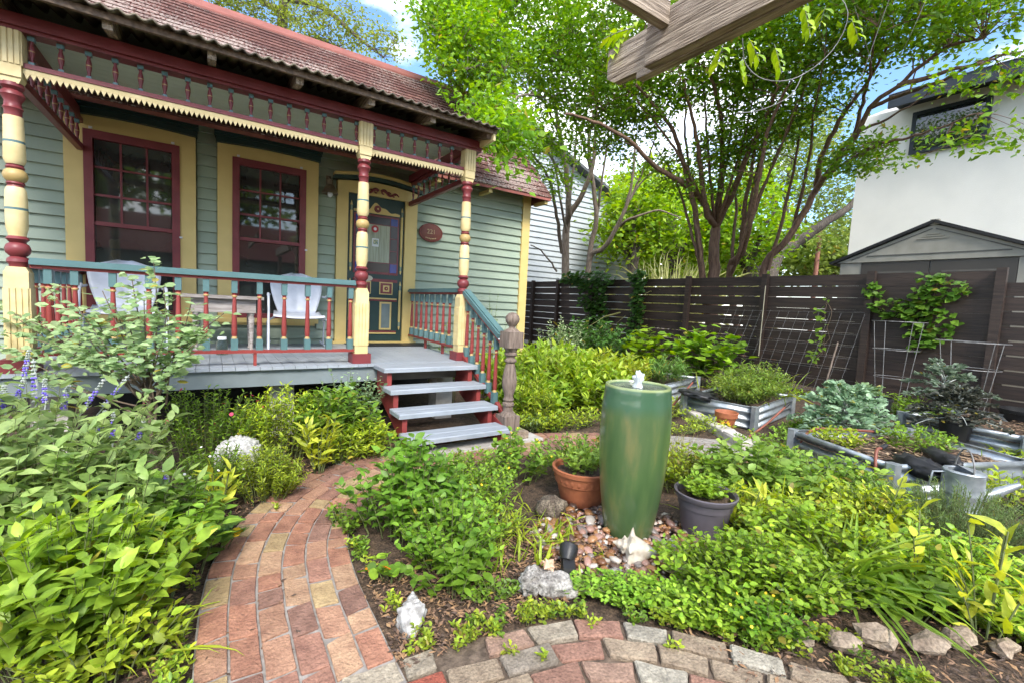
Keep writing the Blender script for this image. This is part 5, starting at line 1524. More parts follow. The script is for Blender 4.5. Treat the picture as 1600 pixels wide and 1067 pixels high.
class Plant:
    """stems and leaves gathered as arrays; one thing with stem and foliage parts"""
    def __init__(s, seed):
        s.r = np.random.default_rng(seed); s.leaf = []; s.stem = []; s.flw = []
    def bush(s, cx, cy, rx, ry, h, nst, per, L, W, kind, col, z0=0.0, elev=(0.0, 0.6), lean=0.45, start=0.22, dome=0.45, sv=0.3, droop=0.0, stem_r=0.003, rot=0.0, young=0.25, nrm=0.55):
        r = s.r
        a = r.random(nst) * 2 * np.pi; q = np.sqrt(r.random(nst))
        ca, sa = math.cos(rot), math.sin(rot)
        ox, oy = rx * q * np.cos(a), ry * q * np.sin(a)
        tx, ty = cx + ox * ca - oy * sa, cy + ox * sa + oy * ca
        hh = h * (1 - dome * q ** 2) * (0.72 + 0.4 * r.random(nst))
        base = np.stack([cx + (tx - cx) * (1 - lean), cy + (ty - cy) * (1 - lean), np.full(nst, z0)], -1)
        tip = np.stack([tx, ty, z0 + hh], -1)
        mid = (base + tip) / 2 + np.stack([(base[:, 0] - tip[:, 0]) * 0.12, (base[:, 1] - tip[:, 1]) * 0.12, hh * 0.12], -1) + (r.random((nst, 3)) - .5) * 0.06 * h
        t = np.linspace(0, 1, 5)[None, :, None]
        poly = base[:, None] * (1 - t) ** 2 + 2 * mid[:, None] * t * (1 - t) + tip[:, None] * t ** 2
        s.stem.append((poly, np.linspace(1, 0.45, 5)[None, :] * stem_r * (0.7 + 0.6 * r.random((nst, 1)))))
        tt = np.linspace(start, 1.0, per)[None, :] + (r.random((nst, per)) - .5) * 0.6 / per
        tt = np.clip(tt, 0.05, 1.0)[..., None]
        P = base[:, None] * (1 - tt) ** 2 + 2 * mid[:, None] * tt * (1 - tt) + tip[:, None] * tt ** 2
        ph = (np.arange(per) * 2.4)[None, :] + r.random((nst, 1)) * 6.28 + (r.random((nst, per)) - .5) * 0.9
        el = elev[0] + (elev[1] - elev[0]) * r.random((nst, per)) + 0.35 * (tt[..., 0] - 0.6)
        D = np.stack([np.cos(ph) * np.cos(el), np.sin(ph) * np.cos(el), np.sin(el) - droop], -1)
        n = nst * per
        N = np.array([0, 0, 1.0]) + (r.random((n, 3)) - .5) * 2 * nrm
        sc = (1 - sv + 2 * sv * r.random(n)) * (1.05 - 0.45 * np.abs(tt[..., 0].ravel() - 0.62))
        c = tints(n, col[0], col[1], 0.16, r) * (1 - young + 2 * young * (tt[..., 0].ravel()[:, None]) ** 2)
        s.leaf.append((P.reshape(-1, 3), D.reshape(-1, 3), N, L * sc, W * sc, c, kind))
        s.tips = tip
        return s
    def raw(s, P, D, N, L, W, c, kind):
        s.leaf.append((P, D, N, L, W, c, kind)); return s
    def straps(s, cx, cy, n, L, W, col, z0=0.0, spread=0.06, el=(0.5, 1.35)):
        r = s.r
        a = r.random(n) * 6.28; e = el[0] + (el[1] - el[0]) * r.random(n)
        P = np.stack([cx + (r.random(n) - .5) * spread * 2, cy + (r.random(n) - .5) * spread * 2, np.full(n, z0)], -1)
        D = np.stack([np.cos(a) * np.cos(e), np.sin(a) * np.cos(e), np.sin(e)], -1)
        N = np.stack([-np.cos(a) * np.sin(e), -np.sin(a) * np.sin(e), np.cos(e)], -1) + (r.random((n, 3)) - .5) * 0.2
        s.leaf.append((P, D, N, L * (0.6 + 0.6 * r.random(n)), W * (0.8 + 0.4 * r.random(n)), tints(n, col[0], col[1], 0.15, r), 'blade')); return s
    def flowers(s, n, size, m, zoff=0.02, kind='round', at_=None, name="flower"):
        s.flw.append((n, size, m, zoff, kind, at_, name)); return s
    def make(s, name, label, loc, cat="plant", group=None, parts=0, stem_m=TWIG, leaf_m=LEAF, n_side=4):
        e = empty(name, loc, label, cat, group)
        if s.stem:
            Vs, Fs, off = [], [], 0
            for poly, rad in s.stem:
                V, F = tubes_arrays(poly, np.broadcast_to(rad, poly.shape[:2]), n_side)
                Vs.append(V); Fs.append(F + off); off += len(V)
            inst("stems", tri_mesh("stems", np.concatenate(Vs), np.concatenate(Fs), None, stem_m, True), e, (0, 0, 0))['kind'] = 'stuff'
        taken = 0
        Vs, Fs, Cs, off = [], [], [], 0
        share = max(1, len(s.leaf))
        for (P, D, N, L, W, c, kind) in s.leaf:
            keep = np.ones(len(P), bool)
            if parts:
                want = min(parts // share, len(P))
                dist = np.linalg.norm(P - np.array([0, 0, CAM_Z]), axis=1)
                score = dist - 1.2 * (P[:, 2] / max(P[:, 2].max(), .05)) * 0.35 + (L.max() - L) * 2
                idx = np.argsort(score)[:want]
                keep[idx] = False
                tv, tf = TPL[kind]
                var = []
                for q in range(5):
                    cc = c[idx[s.r.integers(len(idx))]]
                    var.append(tri_mesh("leaf", tv, tf, np.repeat(cc[None], len(tv), 0), leaf_m))
                Dn = norm(D[idx]); S = norm(np.cross(N[idx], Dn)); U = np.cross(Dn, S)
                for k, i in enumerate(idx):
                    M = Matrix(((Dn[k, 0] * L[i], S[k, 0] * W[i], U[k, 0] * L[i], P[i, 0]), (Dn[k, 1] * L[i], S[k, 1] * W[i], U[k, 1] * L[i], P[i, 1]), (Dn[k, 2] * L[i], S[k, 2] * W[i], U[k, 2] * L[i], P[i, 2]), (0, 0, 0, 1)))
                    o = bpy.data.objects.new("leaf", var[k % 5]); C.objects.link(o)
                    o.matrix_basis = M
                    fix(o, e)
            if keep.any():
                V, F, col = leaf_arrays(P[keep], D[keep], N[keep], L[keep], W[keep], c[keep], kind)
                Vs.append(V); Fs.append(F + off); Cs.append(col); off += len(V)
        if Vs:
            inst("foliage", tri_mesh("foliage", np.concatenate(Vs), np.concatenate(Fs), np.concatenate(Cs), leaf_m), e, (0, 0, 0))['kind'] = 'stuff'
        for (n, size, m, zoff, kind, at_, nm) in s.flw:
            tv, tf = TPL['round']
            me = tri_mesh(nm, (tv - np.array([.5, 0, 0])) , tf, None, m)
            tip = s.tips if at_ is None else np.array(at_)
            for i in range(n):
                p = tip[s.r.integers(len(tip))]
                inst(nm, me, e, (p[0] + s.r.normal() * 0.01, p[1] + s.r.normal() * 0.01, p[2] + zoff), (s.r.uniform(-.9, .9), s.r.uniform(-.9, .9), s.r.uniform(0, 6)), (size,) * 3)
        return e

# --- left of the path
pl = Plant(1)
pl.bush(-0.85, 2.95, 0.75, 0.55, 0.80, 180, 14, 0.088, 0.038, 'oval', ((0.15, 0.235, 0.095), (0.29, 0.39, 0.18)), elev=(0.0, 0.7), dome=0.25, lean=0.35)
pl.bush(-0.45, 2.62, 0.42, 0.36, 0.62, 95, 12, 0.082, 0.037, 'oval', ((0.13, 0.22, 0.07), (0.26, 0.37, 0.13)), elev=(0.0, 0.7), dome=0.35, lean=0.35)
sal = pl.make("salvia_shrub", "big grey green salvia shrub with violet flower spikes at far left", (-0.8, 2.9, 0), "shrub", parts=160)
def flower_spike(parent, base, tip, nfl):
    b = MB(); b.tube([base, (Vector(base) + Vector(tip)) / 2 + Vector((0.01, 0, 0.01)), tip], [0.004, 0.005, 0.003], 5)
    st = b.build("flower_spike", SPIKEM, parent)
    d = Vector(tip) - Vector(base)
    b = MB()
    for i in range(nfl):
        t = 0.25 + 0.75 * i / nfl
        p = Vector(base) + d * t
        for q in range(3):
            a = i * 1.3 + q * 2.1
            o = Vector((math.cos(a), math.sin(a), 0.2)) * (0.011 - 0.005 * t)
            c_ = p + o
            b._q([c_ + Vector((0.007, 0, 0)), c_ + Vector((0, 0.007, 0)), c_ + Vector((-0.007, 0, 0)), c_ + Vector((0, -0.007, 0)), c_ + Vector((0, 0, 0.009)), c_ + Vector((0, 0, -0.008))], [(0, 1, 4), (1, 2, 4), (2, 3, 4), (3, 0, 4), (1, 0, 5), (2, 1, 5), (3, 2, 5), (0, 3, 5)], 0 if (t > 0.7 or random.random() < .35) else 1)
    tag(b.build("florets", [SPIKEM, VIOF], st), kind='stuff')
for px, py, d, px2, py2 in [(20, 640, 2.3, 40, 588, ), (55, 650, 2.35, 52, 560), (95, 650, 2.4, 108, 600), (8, 650, 2.2, 6, 600), (120, 655, 2.5, 165, 590), (150, 650, 2.6, 202, 585), (175, 700, 2.45, 178, 640), (205, 720, 2.4, 225, 655), (150, 690, 2.3, 165, 640), (260, 770, 2.2, 258, 730), (70, 640, 2.6, 70, 590), (35, 600, 2.7, 46, 545)]:
    flower_spike(sal, at(px, py, d), at(px2, py2, d), 11)

pl = Plant(2)
pl.bush(-0.42, 2.10, 0.38, 0.30, 0.50, 120, 12, 0.076, 0.038, 'oval', ((0.12, 0.22, 0.03), (0.26, 0.38, 0.05)), elev=(0.0, 0.8), dome=0.35)
pl.straps(-0.22, 2.0, 30, 0.22, 0.012, G_LIME, spread=0.12)
pl.bush(-0.30, 1.92, 0.24, 0.16, 0.20, 60, 7, 0.045, 0.026, 'oval', G_LIME, elev=(0, 0.8), dome=0.35)
pl.make("broadleaf_plant", "broad leaved bright green plant filling the lower left corner", (-0.4, 2.1, 0), "plant", parts=230)
pl = Plant(3)
pl.bush(-0.15, 2.50, 0.26, 0.26, 0.42, 60, 10, 0.085, 0.044, 'oval', ((0.085, 0.18, 0.035), (0.17, 0.30, 0.05)), elev=(-0.2, 0.5), dome=0.4)
pl.make("broadleaf_plant", "darker broad leaved plant between salvia and brick path", (-0.1, 2.5, 0), "plant", parts=150)

def shoot(label, x, y, h, n, seed, L=0.11, W=0.034, lean=(0, 0), kind='lance', col=G_YEL):
    """upright yellow shoot with big leaves, each leaf a part"""
    p = Plant(seed)
    r = p.r
    base = np.array([x, y, 0]); tip = np.array([x + lean[0], y + lean[1], h])
    ns = n
    a = r.random(ns) * 6.28
    b0 = base + np.stack([np.cos(a) * 0.03, np.sin(a) * 0.03, a * 0], -1)
    t0 = tip + np.stack([np.cos(a) * h * 0.25, np.sin(a) * h * 0.25, -h * 0.55 * r.random(ns)], -1)
    tt = np.linspace(0, 1, 5)[None, :, None]
    p.stem.append((b0[:, None] * (1 - tt) + t0[:, None] * tt + np.array([0, 0, 1]) * 0.06 * h * np.sin(tt * np.pi), np.full((ns, 5), 0.0035)))
    for q in np.linspace(0.2, 1, 7):
        P = b0 * (1 - q) + t0 * q
        ph = r.random(ns) * 6.28; el = 0.35 + 0.9 * r.random(ns)
        D = np.stack([np.cos(ph) * np.cos(el), np.sin(ph) * np.cos(el), np.sin(el)], -1)
        sc = (0.6 + 0.6 * r.random(ns))
        p.leaf.append((P, D, np.array([0, 0, 1.]) + (r.random((ns, 3)) - .5) * 1.2, L * sc, W * sc, tints(ns, *col, 0.14, r), kind))
    return p.make("yellow_shoot", label, (x, y, 0), "plant", "chartreuse shoots", parts=7 * ns)
shoot("chartreuse yellow shoot beside the brick path at lower left", -0.17, 2.27, 0.42, 6, 21)
shoot("chartreuse shoot with wide leaves rising among the left corner plants", -0.36, 2.22, 0.58, 4, 22, 0.12, 0.06, kind='oval', col=((0.26, 0.36, 0.05), (0.42, 0.48, 0.08)))
shoot("yellow shoot just in front of the white coral head", 0.03, 3.02, 0.34, 6, 23)
shoot("tall yellow clump at the inner bend of the brick path", 0.66, 3.46, 0.44, 15, 24, 0.13, 0.034)
shoot("yellow shoot at the far right lower edge of the picture", 2.70, 0.36, 0.50, 8, 25, 0.13, 0.036)
shoot("pale yellow shoot beside the strap leaved clump at right", 2.86, 0.62, 0.55, 3, 26, 0.10, 0.055, kind='oval')
shoot("yellow shoot rising in front of the mauve pot's right side", 2.62, 1.35, 0.33, 6, 27)
shoot("yellow seedling with withered stem before the near raised bed", 3.35, 0.95, 0.42, 4, 28, 0.10, 0.05, kind='oval')

pl = Plant(4)
pl.bush(0.02, 2.62, 0.09, 0.12, 0.16, 14, 2, 0.07, 0.07, 'round', ((0.08, 0.17, 0.05), (0.14, 0.24, 0.07)), start=0.9, elev=(-0.2, 0.5), stem_r=0.0025)
pl.flowers(2, 0.05, YELF)
pl.make("nasturtium", "round leaved nasturtium with yellow flower at the left path edge", (0.0, 2.6, 0), parts=28)
pl = Plant(5)
pl.bush(0.30, 3.20, 0.24, 0.28, 0.32, 120, 26, 0.032, 0.009, 'lance', G_LIME, elev=(0, 0.9), dome=0.5)
pl.bush(0.02, 3.35, 0.24, 0.26, 0.32, 80, 24, 0.030, 0.009, 'lance', G_MID, elev=(0, 0.9), dome=0.4)
pl.flowers(22, 0.016, WHTF)
pl.make("fine_leaf_shrub", "fine leaved low shrub with tiny white flowers before the coral head", (0.3, 3.2, 0), "shrub")
pl = Plant(6)
pl.bush(-0.02, 4.0, 0.55, 0.32, 0.55, 150, 26, 0.034, 0.012, 'lance', G_MID, elev=(0, 0.9), dome=0.35)
pl.flowers(16, 0.028, PINKF)
pl.make("pink_sage", "fine leaved sage with small pink flowers before the porch", (0.0, 4.0, 0), "shrub")
pl = Plant(7)
pl.bush(0.45, 3.90, 0.34, 0.30, 0.56, 110, 22, 0.044, 0.014, 'lance', G_LIME, elev=(0.1, 0.9), dome=0.35)
pl.make("fine_leaf_shrub", "upright fine leaved shrub behind the coral under the porch edge", (0.45, 3.95, 0), "shrub")
pl = Plant(8)
pl.bush(0.88, 3.85, 0.38, 0.30, 0.58, 95, 12, 0.078, 0.036, 'oval', ((0.09, 0.19, 0.03), (0.20, 0.31, 0.05)), elev=(0, 0.7), dome=0.4)
pl.make("green_clump", "bright green leafy clump behind the yellow plants under the porch", (0.88, 3.9, 0), parts=140)
pl = Plant(9)
pl.bush(1.05, 4.12, 0.34, 0.2, 0.66, 40, 12, 0.05, 0.026, 'oval', G_BLUE, elev=(0, 0.7), dome=0.3)
pl.make("glaucous_shrub", "blue green leafed shrub rising to the porch fascia beside the steps", (1.05, 4.15, 0), "shrub")
pl = Plant(10)
pl.bush(1.10, 3.66, 0.24, 0.18, 0.30, 60, 10, 0.055, 0.022, 'oval', G_LIME, elev=(0, 0.7), dome=0.45)
pl.bush(0.88, 3.60, 0.18, 0.12, 0.26, 36, 10, 0.05, 0.016, 'lance', G_LIME, elev=(0.1, 0.9), dome=0.45)
pl.make("low_greenery", "low lime green plants hugging the left side of the steps", (1.1, 3.66, 0), "plant")

# small open rose-like bush in front of the porch railing
pl = Plant(11)
r = pl.r
trunk = [np.array([-0.33, 3.78, 0.0]), np.array([-0.34, 3.78, 0.35]), np.array([-0.35, 3.79, 0.70])]
tt = np.linspace(0, 1, 5)
pl.stem.append((np.array([[-0.33 - 0.02 * t, 3.78 + 0.01 * t, 0.72 * t] for t in tt])[None], np.linspace(0.016, 0.012, 5)[None]))
ends = [at(px, py, d) for px, py, d in [(30, 500, 3.1), (75, 450, 3.1), (120, 480, 2.9), (160, 455, 3.0), (205, 430, 2.95), (240, 410, 3.0), (255, 450, 2.9), (300, 470, 2.9), (350, 490, 2.95), (330, 520, 2.9), (20, 550, 3.0), (80, 545, 2.85), (140, 530, 2.8), (200, 500, 2.8), (255, 530, 2.8), (10, 520, 3.0), (60, 500, 3.2), (110, 560, 2.8), (300, 560, 2.85), (270, 580, 2.9), (170, 560, 2.75), (40, 580, 2.8), (180, 480, 3.1), (310, 500, 3.0), (225, 470, 2.85), (150, 500, 2.95), (100, 510, 2.75), (0, 480, 3.1), (-20, 540, 3.0), (225, 545, 2.85), (260, 495, 2.95)]]
hub = np.array([-0.35, 3.79, 0.68])
for e_ in ends:
    e_ = np.array(e_); hub = np.array([-0.34 + 0.03 * r.normal(), 3.79 + 0.03 * r.normal(), 0.42 + 0.32 * r.random()])
    mid = hub * 0.45 + e_ * 0.55 + np.array([0, 0, -0.03 + 0.06 * r.random()]) + (r.random(3) - .5) * 0.1
    t = np.linspace(0, 1, 5)[:, None]
    poly = hub * (1 - t) ** 2 + 2 * mid * t * (1 - t) + e_ * t ** 2
    pl.stem.append((poly[None], np.linspace(0.007, 0.0025, 5)[None]))
    n = 50
    q = 0.45 + 0.60 * r.random(n)[:, None]
    P = hub * (1 - q) ** 2 + 2 * mid * q * (1 - q) + e_ * q ** 2 + (r.random((n, 3)) - .5) * np.array([0.11, 0.11, 0.045])
    a = r.random(n) * 6.28
    D = np.stack([np.cos(a), np.sin(a), (r.random(n) - .45) * 0.5], -1)
    sc = 0.7 + 0.5 * r.random(n)
    pl.leaf.append((P, D, np.array([-0.15, -0.55, 0.8]) + (r.random((n, 3)) - .5) * 1.3, 0.058 * sc, 0.035 * sc, tints(n, (0.16, 0.26, 0.14), (0.33, 0.45, 0.28), 0.15, r), 'six'))
pl.make("rose_bush", "small open branched rose bush with pale leaves before the porch railing", (-0.33, 3.78, 0), "bush", stem_m=TWIGB, parts=0, n_side=6)

# --- the fountain island
pl = Plant(12)
pl.bush(0.92, 2.38, 0.36, 0.34, 0.50, 90, 11, 0.066, 0.038, 'oval', ((0.065, 0.155, 0.024), (0.15, 0.28, 0.04)), elev=(-0.1, 0.6), dome=0.4)
pl.make("lantana_bush", "dense dark green leafy bush at the inner edge of the brick path", (0.92, 2.38, 0), "bush", parts=260)
pl = Plant(13)
pl.bush(1.02, 1.97, 0.30, 0.30, 0.36, 110, 10, 0.043, 0.025, 'oval', ((0.09, 0.20, 0.025), (0.19, 0.32, 0.04)), elev=(0, 0.7), dome=0.5)
pl.bush(0.92, 1.74, 0.20, 0.14, 0.24, 30, 7, 0.060, 0.032, 'oval', G_MID, elev=(-0.2, 0.4), dome=0.5)
pl.make("mint_bush", "lighter small leaved bush between the bleached shell and the pale rock", (1.02, 1.9, 0), "bush", parts=250)
pl = Plant(14)
pl.bush(0.70, 1.98, 0.10, 0.12, 0.12, 10, 2, 0.05, 0.05, 'round', G_MID, start=0.85, elev=(-0.1, 0.5))
pl.flowers(3, 0.035, ORGF, 0.0)
pl.make("nasturtium", "nasturtium with an orange flower at the path's inner edge", (0.7, 2.0, 0), parts=20)
pl = Plant(15)
pl.bush(1.55, 2.72, 0.42, 0.30, 0.26, 120, 11, 0.034, 0.018, 'oval', G_MID, elev=(0, 0.8), dome=0.4)
pl.bush(1.95, 2.75, 0.30, 0.30, 0.34, 40, 9, 0.055, 0.040, 'oval', ((0.10, 0.20, 0.03), (0.20, 0.32, 0.05)), elev=(0, 0.7), dome=0.4)
pl.flowers(26, 0.018, YELF)
pl.make("yellow_flowered_weed", "low spreading weeds with tiny yellow flowers left of the terracotta pot", (1.6, 2.7, 0), "weeds")
pl = Plant(16)
pl.straps(1.30, 1.98, 60, 0.14, 0.010, G_LIME, spread=0.22)
pl.straps(1.58, 1.95, 46, 0.12, 0.010, G_LIME, spread=0.14)
pl.bush(1.33, 2.10, 0.22, 0.18, 0.14, 50, 7, 0.030, 0.014, 'oval', G_LIME, elev=(0, 0.8))
pl.make("weedy_grass", "thin weedy grass at the left edge of the pebbles", (1.35, 2.0, 0), "grass")
pl = Plant(17)
for (x, y, n) in ((1.62, 1.80, 7), (1.86, 1.98, 6), (1.74, 1.62, 7), (1.45, 1.47, 7), (1.60, 1.93, 6), (1.40, 1.72, 8)):
    pl.straps(x, y, n, 0.10, 0.016, G_LIME, spread=0.012, el=(0.2, 1.2))
pl.make("seedling_grass", "scattered grass seedlings sprouting through the pebbles", (1.6, 1.8, 0), "grass")
pl = Plant(18)
pl.bush(1.64, 1.29, 0.44, 0.13, 0.075, 300, 6, 0.026, 0.018, 'six', ((0.10, 0.22, 0.025), (0.22, 0.36, 0.05)), rot=R(-38), elev=(-0.1, 0.5), dome=0.35, stem_r=0.0018)
pl.make("ground_cover", "low small leaved ground cover in front of the conch shell", (1.72, 1.32, 0), "ground cover")
pl = Plant(19)
pl.bush(1.80, 1.02, 0.34, 0.15, 0.10, 190, 7, 0.030, 0.019, 'oval', ((0.12, 0.24, 0.022), (0.26, 0.39, 0.05)), rot=R(-48), elev=(-0.1, 0.5), dome=0.4, stem_r=0.002)
pl.bush(2.17, 1.03, 0.50, 0.30, 0.26, 360, 9, 0.036, 0.023, 'oval', ((0.13, 0.25, 0.022), (0.28, 0.41, 0.05)), rot=R(-45), elev=(-0.1, 0.6), dome=0.5, stem_r=0.002)
pl.bush(1.92, 0.86, 0.18, 0.12, 0.15, 90, 7, 0.034, 0.022, 'oval', ((0.08, 0.19, 0.022), (0.20, 0.33, 0.04)), rot=R(-45), elev=(-0.2, 0.5), dome=0.5)
pl.flowers(20, 0.012, YELF)
pl.make("ground_cover", "thick lime green ground cover spilling onto the pavers right of centre", (2.2, 1.05, 0), "ground cover", parts=280)
pl = Plant(30)
pl.bush(2.62, 0.98, 0.40, 0.30, 0.34, 170, 9, 0.046, 0.028, 'oval', ((0.14, 0.25, 0.025), (0.31, 0.42, 0.05)), rot=R(-45), elev=(-0.1, 0.7), dome=0.4, stem_r=0.002)
pl.make("ground_cover", "taller lime green ground cover behind the edging stones", (2.62, 0.98, 0), "ground cover", parts=200)
pl = Plant(31)
pl.straps(2.52, 0.80, 60, 0.42, 0.018, ((0.10, 0.20, 0.03), (0.22, 0.33, 0.06)), z0=0.03, spread=0.05, el=(0.4, 1.35))
pl.make("daylily_clump", "strap leaved daylily clump arching over the edging stones", (2.52, 0.80, 0), "plant", parts=60)
pl = Plant(32)
pl.bush(2.66, 0.62, 0.20, 0.14, 0.20, 36, 6, 0.085, 0.045, 'oval', G_MID, elev=(-0.3, 0.4), dome=0.4, rot=R(-45))
pl.make("broadleaf_plant", "broad leaves hanging over the tan edging stones at right", (2.66, 0.62, 0), "plant", parts=150)
pl = Plant(33)
pl.bush(3.22, 1.66, 0.44, 0.40, 0.42, 90, 10, 0.072, 0.052, 'oval', ((0.11, 0.21, 0.04), (0.24, 0.36, 0.08)), elev=(-0.05, 0.6), dome=0.4)
pl.make("rounded_leaf_bush", "round leaved bush right of the mauve pot below the near raised bed", (3.2, 1.7, 0), "bush", parts=260)
pl = Plant(34)
pl.bush(2.80, 1.35, 0.30, 0.26, 0.28, 110, 10, 0.045, 0.020, 'lance', G_LIME, elev=(0, 0.9), dome=0.4)
pl.straps(2.70, 1.40, 50, 0.20, 0.012, G_LIME, spread=0.2)
pl.make("mixed_weeds", "mixed lime weeds and grass between the mauve pot and the ground cover", (2.8, 1.35, 0), "weeds")
pl = Plant(35)
pl.bush(3.72, 0.68, 0.58, 0.36, 0.36, 280, 40, 0.030, 0.0045, 'needle', ((0.08, 0.15, 0.055), (0.17, 0.25, 0.10)), rot=R(-60), elev=(0.2, 1.1), dome=0.4)
pl.make("rosemary_bush", "grey green needle leaved rosemary in front of the watering can", (3.75, 0.66, 0), "bush")
pl = Plant(36)
pl.bush(3.75, 1.20, 0.50, 0.30, 0.24, 110, 9, 0.042, 0.022, 'oval', G_MID, rot=R(-60), elev=(0, 0.8), dome=0.4)
pl.straps(3.6, 1.1, 40, 0.25, 0.012, G_LIME, spread=0.3)
pl.make("mixed_weeds", "green weeds growing along the near side of the raised bed", (3.75, 1.2, 0), "weeds")
pl = Plant(37)
pl.straps(3.20, 2.28, 130, 0.32, 0.006, ((0.22, 0.24, 0.09), (0.36, 0.36, 0.16)), spread=0.13, el=(0.7, 1.5))
pl.make("dry_grass_tuft", "pale wispy grass tuft on the path behind the mauve pot", (3.2, 2.28, 0), "grass")
pl = Plant(80)
pl.bush(1.32, 2.42, 0.42, 0.34, 0.24, 150, 9, 0.036, 0.019, 'oval', ((0.10, 0.21, 0.025), (0.22, 0.34, 0.04)), elev=(0, 0.8), dome=0.3)
pl.straps(1.5, 2.2, 70, 0.15, 0.010, G_LIME, spread=0.25)
pl.flowers(12, 0.016, YELF)
pl.make("mixed_weeds", "dense small leaved weeds filling the middle of the fountain bed", (1.3, 2.4, 0), "weeds")
pl = Plant(81)
pl.bush(2.55, 2.55, 0.55, 0.40, 0.26, 170, 9, 0.040, 0.020, 'oval', G_MID, elev=(0, 0.8), dome=0.3, rot=R(-30))
pl.bush(2.95, 2.05, 0.35, 0.30, 0.30, 80, 9, 0.045, 0.024, 'oval', G_LIME, elev=(0, 0.8), dome=0.3)
pl.make("mixed_weeds", "green weeds behind the urn up to the brick path", (2.55, 2.5, 0), "weeds")
pl = Plant(82)
pl.bush(3.75, 1.45, 0.50, 0.34, 0.34, 130, 9, 0.055, 0.036, 'oval', ((0.11, 0.22, 0.04), (0.25, 0.37, 0.08)), elev=(0, 0.7), dome=0.35, rot=R(-60))
pl.bush(3.35, 1.05, 0.40, 0.26, 0.30, 120, 9, 0.05, 0.024, 'oval', G_LIME, elev=(0, 0.8), dome=0.35, rot=R(-50))
pl.straps(3.2, 1.1, 80, 0.28, 0.010, G_LIME, spread=0.35)
pl.make("mixed_weeds", "tall lime weeds in front of the near raised bed", (3.6, 1.3, 0), "weeds")
pl = Plant(83)
pl.bush(3.15, 3.72, 0.75, 0.22, 0.20, 120, 9, 0.05, 0.022, 'oval', G_LIME, elev=(0, 0.8), dome=0.3, rot=R(-8))
pl.bush(4.2, 3.55, 0.45, 0.35, 0.22, 90, 9, 0.05, 0.022, 'oval', G_MID, elev=(0, 0.8), dome=0.3)
pl.make("low_greenery", "low green plants lining the far side of the brick path", (3.2, 3.7, 0), "plants")
pl = Plant(84)
pl.bush(5.4, 2.25, 0.55, 0.28, 0.16, 90, 8, 0.045, 0.018, 'lance', G_MID, elev=(0, 0.8), dome=0.3)
pl.bush(6.9, 3.6, 0.6, 0.8, 0.36, 130, 10, 0.06, 0.022, 'lance', G_MID, elev=(0, 0.8), dome=0.3)
pl.make("mixed_weeds", "weeds growing between the two nearer raised beds", (5.4, 2.2, 0), "weeds")
pl = Plant(87)
pl.bush(3.10, 0.58, 0.42, 0.26, 0.28, 170, 9, 0.044, 0.024, 'oval', ((0.11, 0.22, 0.03), (0.25, 0.37, 0.05)), rot=R(-55), elev=(-0.1, 0.7), dome=0.4, stem_r=0.002)
pl.bush(2.95, 0.22, 0.34, 0.16, 0.16, 110, 8, 0.036, 0.020, 'oval', ((0.12, 0.23, 0.03), (0.27, 0.39, 0.05)), rot=R(-45), elev=(-0.1, 0.7), dome=0.4, stem_r=0.002)
pl.straps(3.2, 0.45, 50, 0.28, 0.012, G_LIME, spread=0.25)
pl.make("ground_cover", "leafy weeds between the daylily clump and the rosemary", (3.1, 0.55, 0), "ground cover")
pl = Plant(88)
pl.bush(4.62, 1.62, 0.30, 0.25, 0.14, 40, 7, 0.05, 0.022, 'oval', G_LIME, z0=0.22, elev=(0, 0.8), dome=0.3)
pl.bush(5.15, 1.25, 0.40, 0.30, 0.20, 60, 8, 0.05, 0.02, 'lance', G_MID, z0=0.22, elev=(0, 0.8), dome=0.3)
pl.bush(4.85, 0.62, 0.45, 0.25, 0.26, 80, 8, 0.06, 0.022, 'lance', G_LIME, elev=(0, 0.9), dome=0.3, rot=R(-60))
pl.make("mixed_weeds", "seedlings sprouting in the mulch of the near raised bed", (4.8, 1.4, 0.22), "weeds")
pl = Plant(86)
pl.bush(4.75, 3.75, 0.7, 0.45, 0.20, 130, 8, 0.05, 0.020, 'lance', G_LIME, elev=(0, 0.8), dome=0.3)
pl.bush(5.9, 2.35, 0.6, 0.22, 0.18, 90, 8, 0.05, 0.018, 'lance', G_MID, elev=(0, 0.8), dome=0.3)
pl.bush(4.2, 3.1, 0.5, 0.16, 0.10, 60, 6, 0.035, 0.016, 'oval', G_LIME, elev=(0, 0.8), dome=0.3, rot=R(-35))
pl.make("low_greenery", "low weeds on the soil between kerb and raised beds", (4.75, 3.75, 0), "plants")
pl = Plant(85)
pl.bush(1.05, 1.62, 0.16, 0.07, 0.07, 40, 6, 0.024, 0.014, 'six', G_MID, elev=(0, 0.8), rot=R(-10))
pl.bush(0.62, 2.55, 0.08, 0.22, 0.12, 30, 6, 0.034, 0.018, 'oval', G_MID, elev=(-0.2, 0.6))
pl.bush(2.95, 0.30, 0.30, 0.14, 0.16, 70, 7, 0.040, 0.020, 'oval', G_LIME, elev=(0, 0.8), rot=R(-40))
pl.bush(2.10, 0.72, 0.14, 0.05, 0.06, 40, 6, 0.024, 0.015, 'six', G_LIME, elev=(0, 0.7), rot=R(-45))
r0s = arclen(row0)
for k in range(60):
    p_, d_q = curve_at(row0, r0s, 0.9 + (r0s[-1] - 1.5) * pl.r.random())
    o_ = 0.01 + 0.10 * pl.r.random() ** 1.5
    pl.bush(p_.x - d_q.y * o_, p_.y + d_q.x * o_, 0.045, 0.045, 0.05, 7, 5, 0.022, 0.013, 'six', G_LIME if k % 3 else G_MID, elev=(0, 0.8), dome=0.3, stem_r=0.0012)
pl.make("edge_weeds", "small weeds fringing the fountain bed edge", (1.0, 1.6, 0), "weeds")
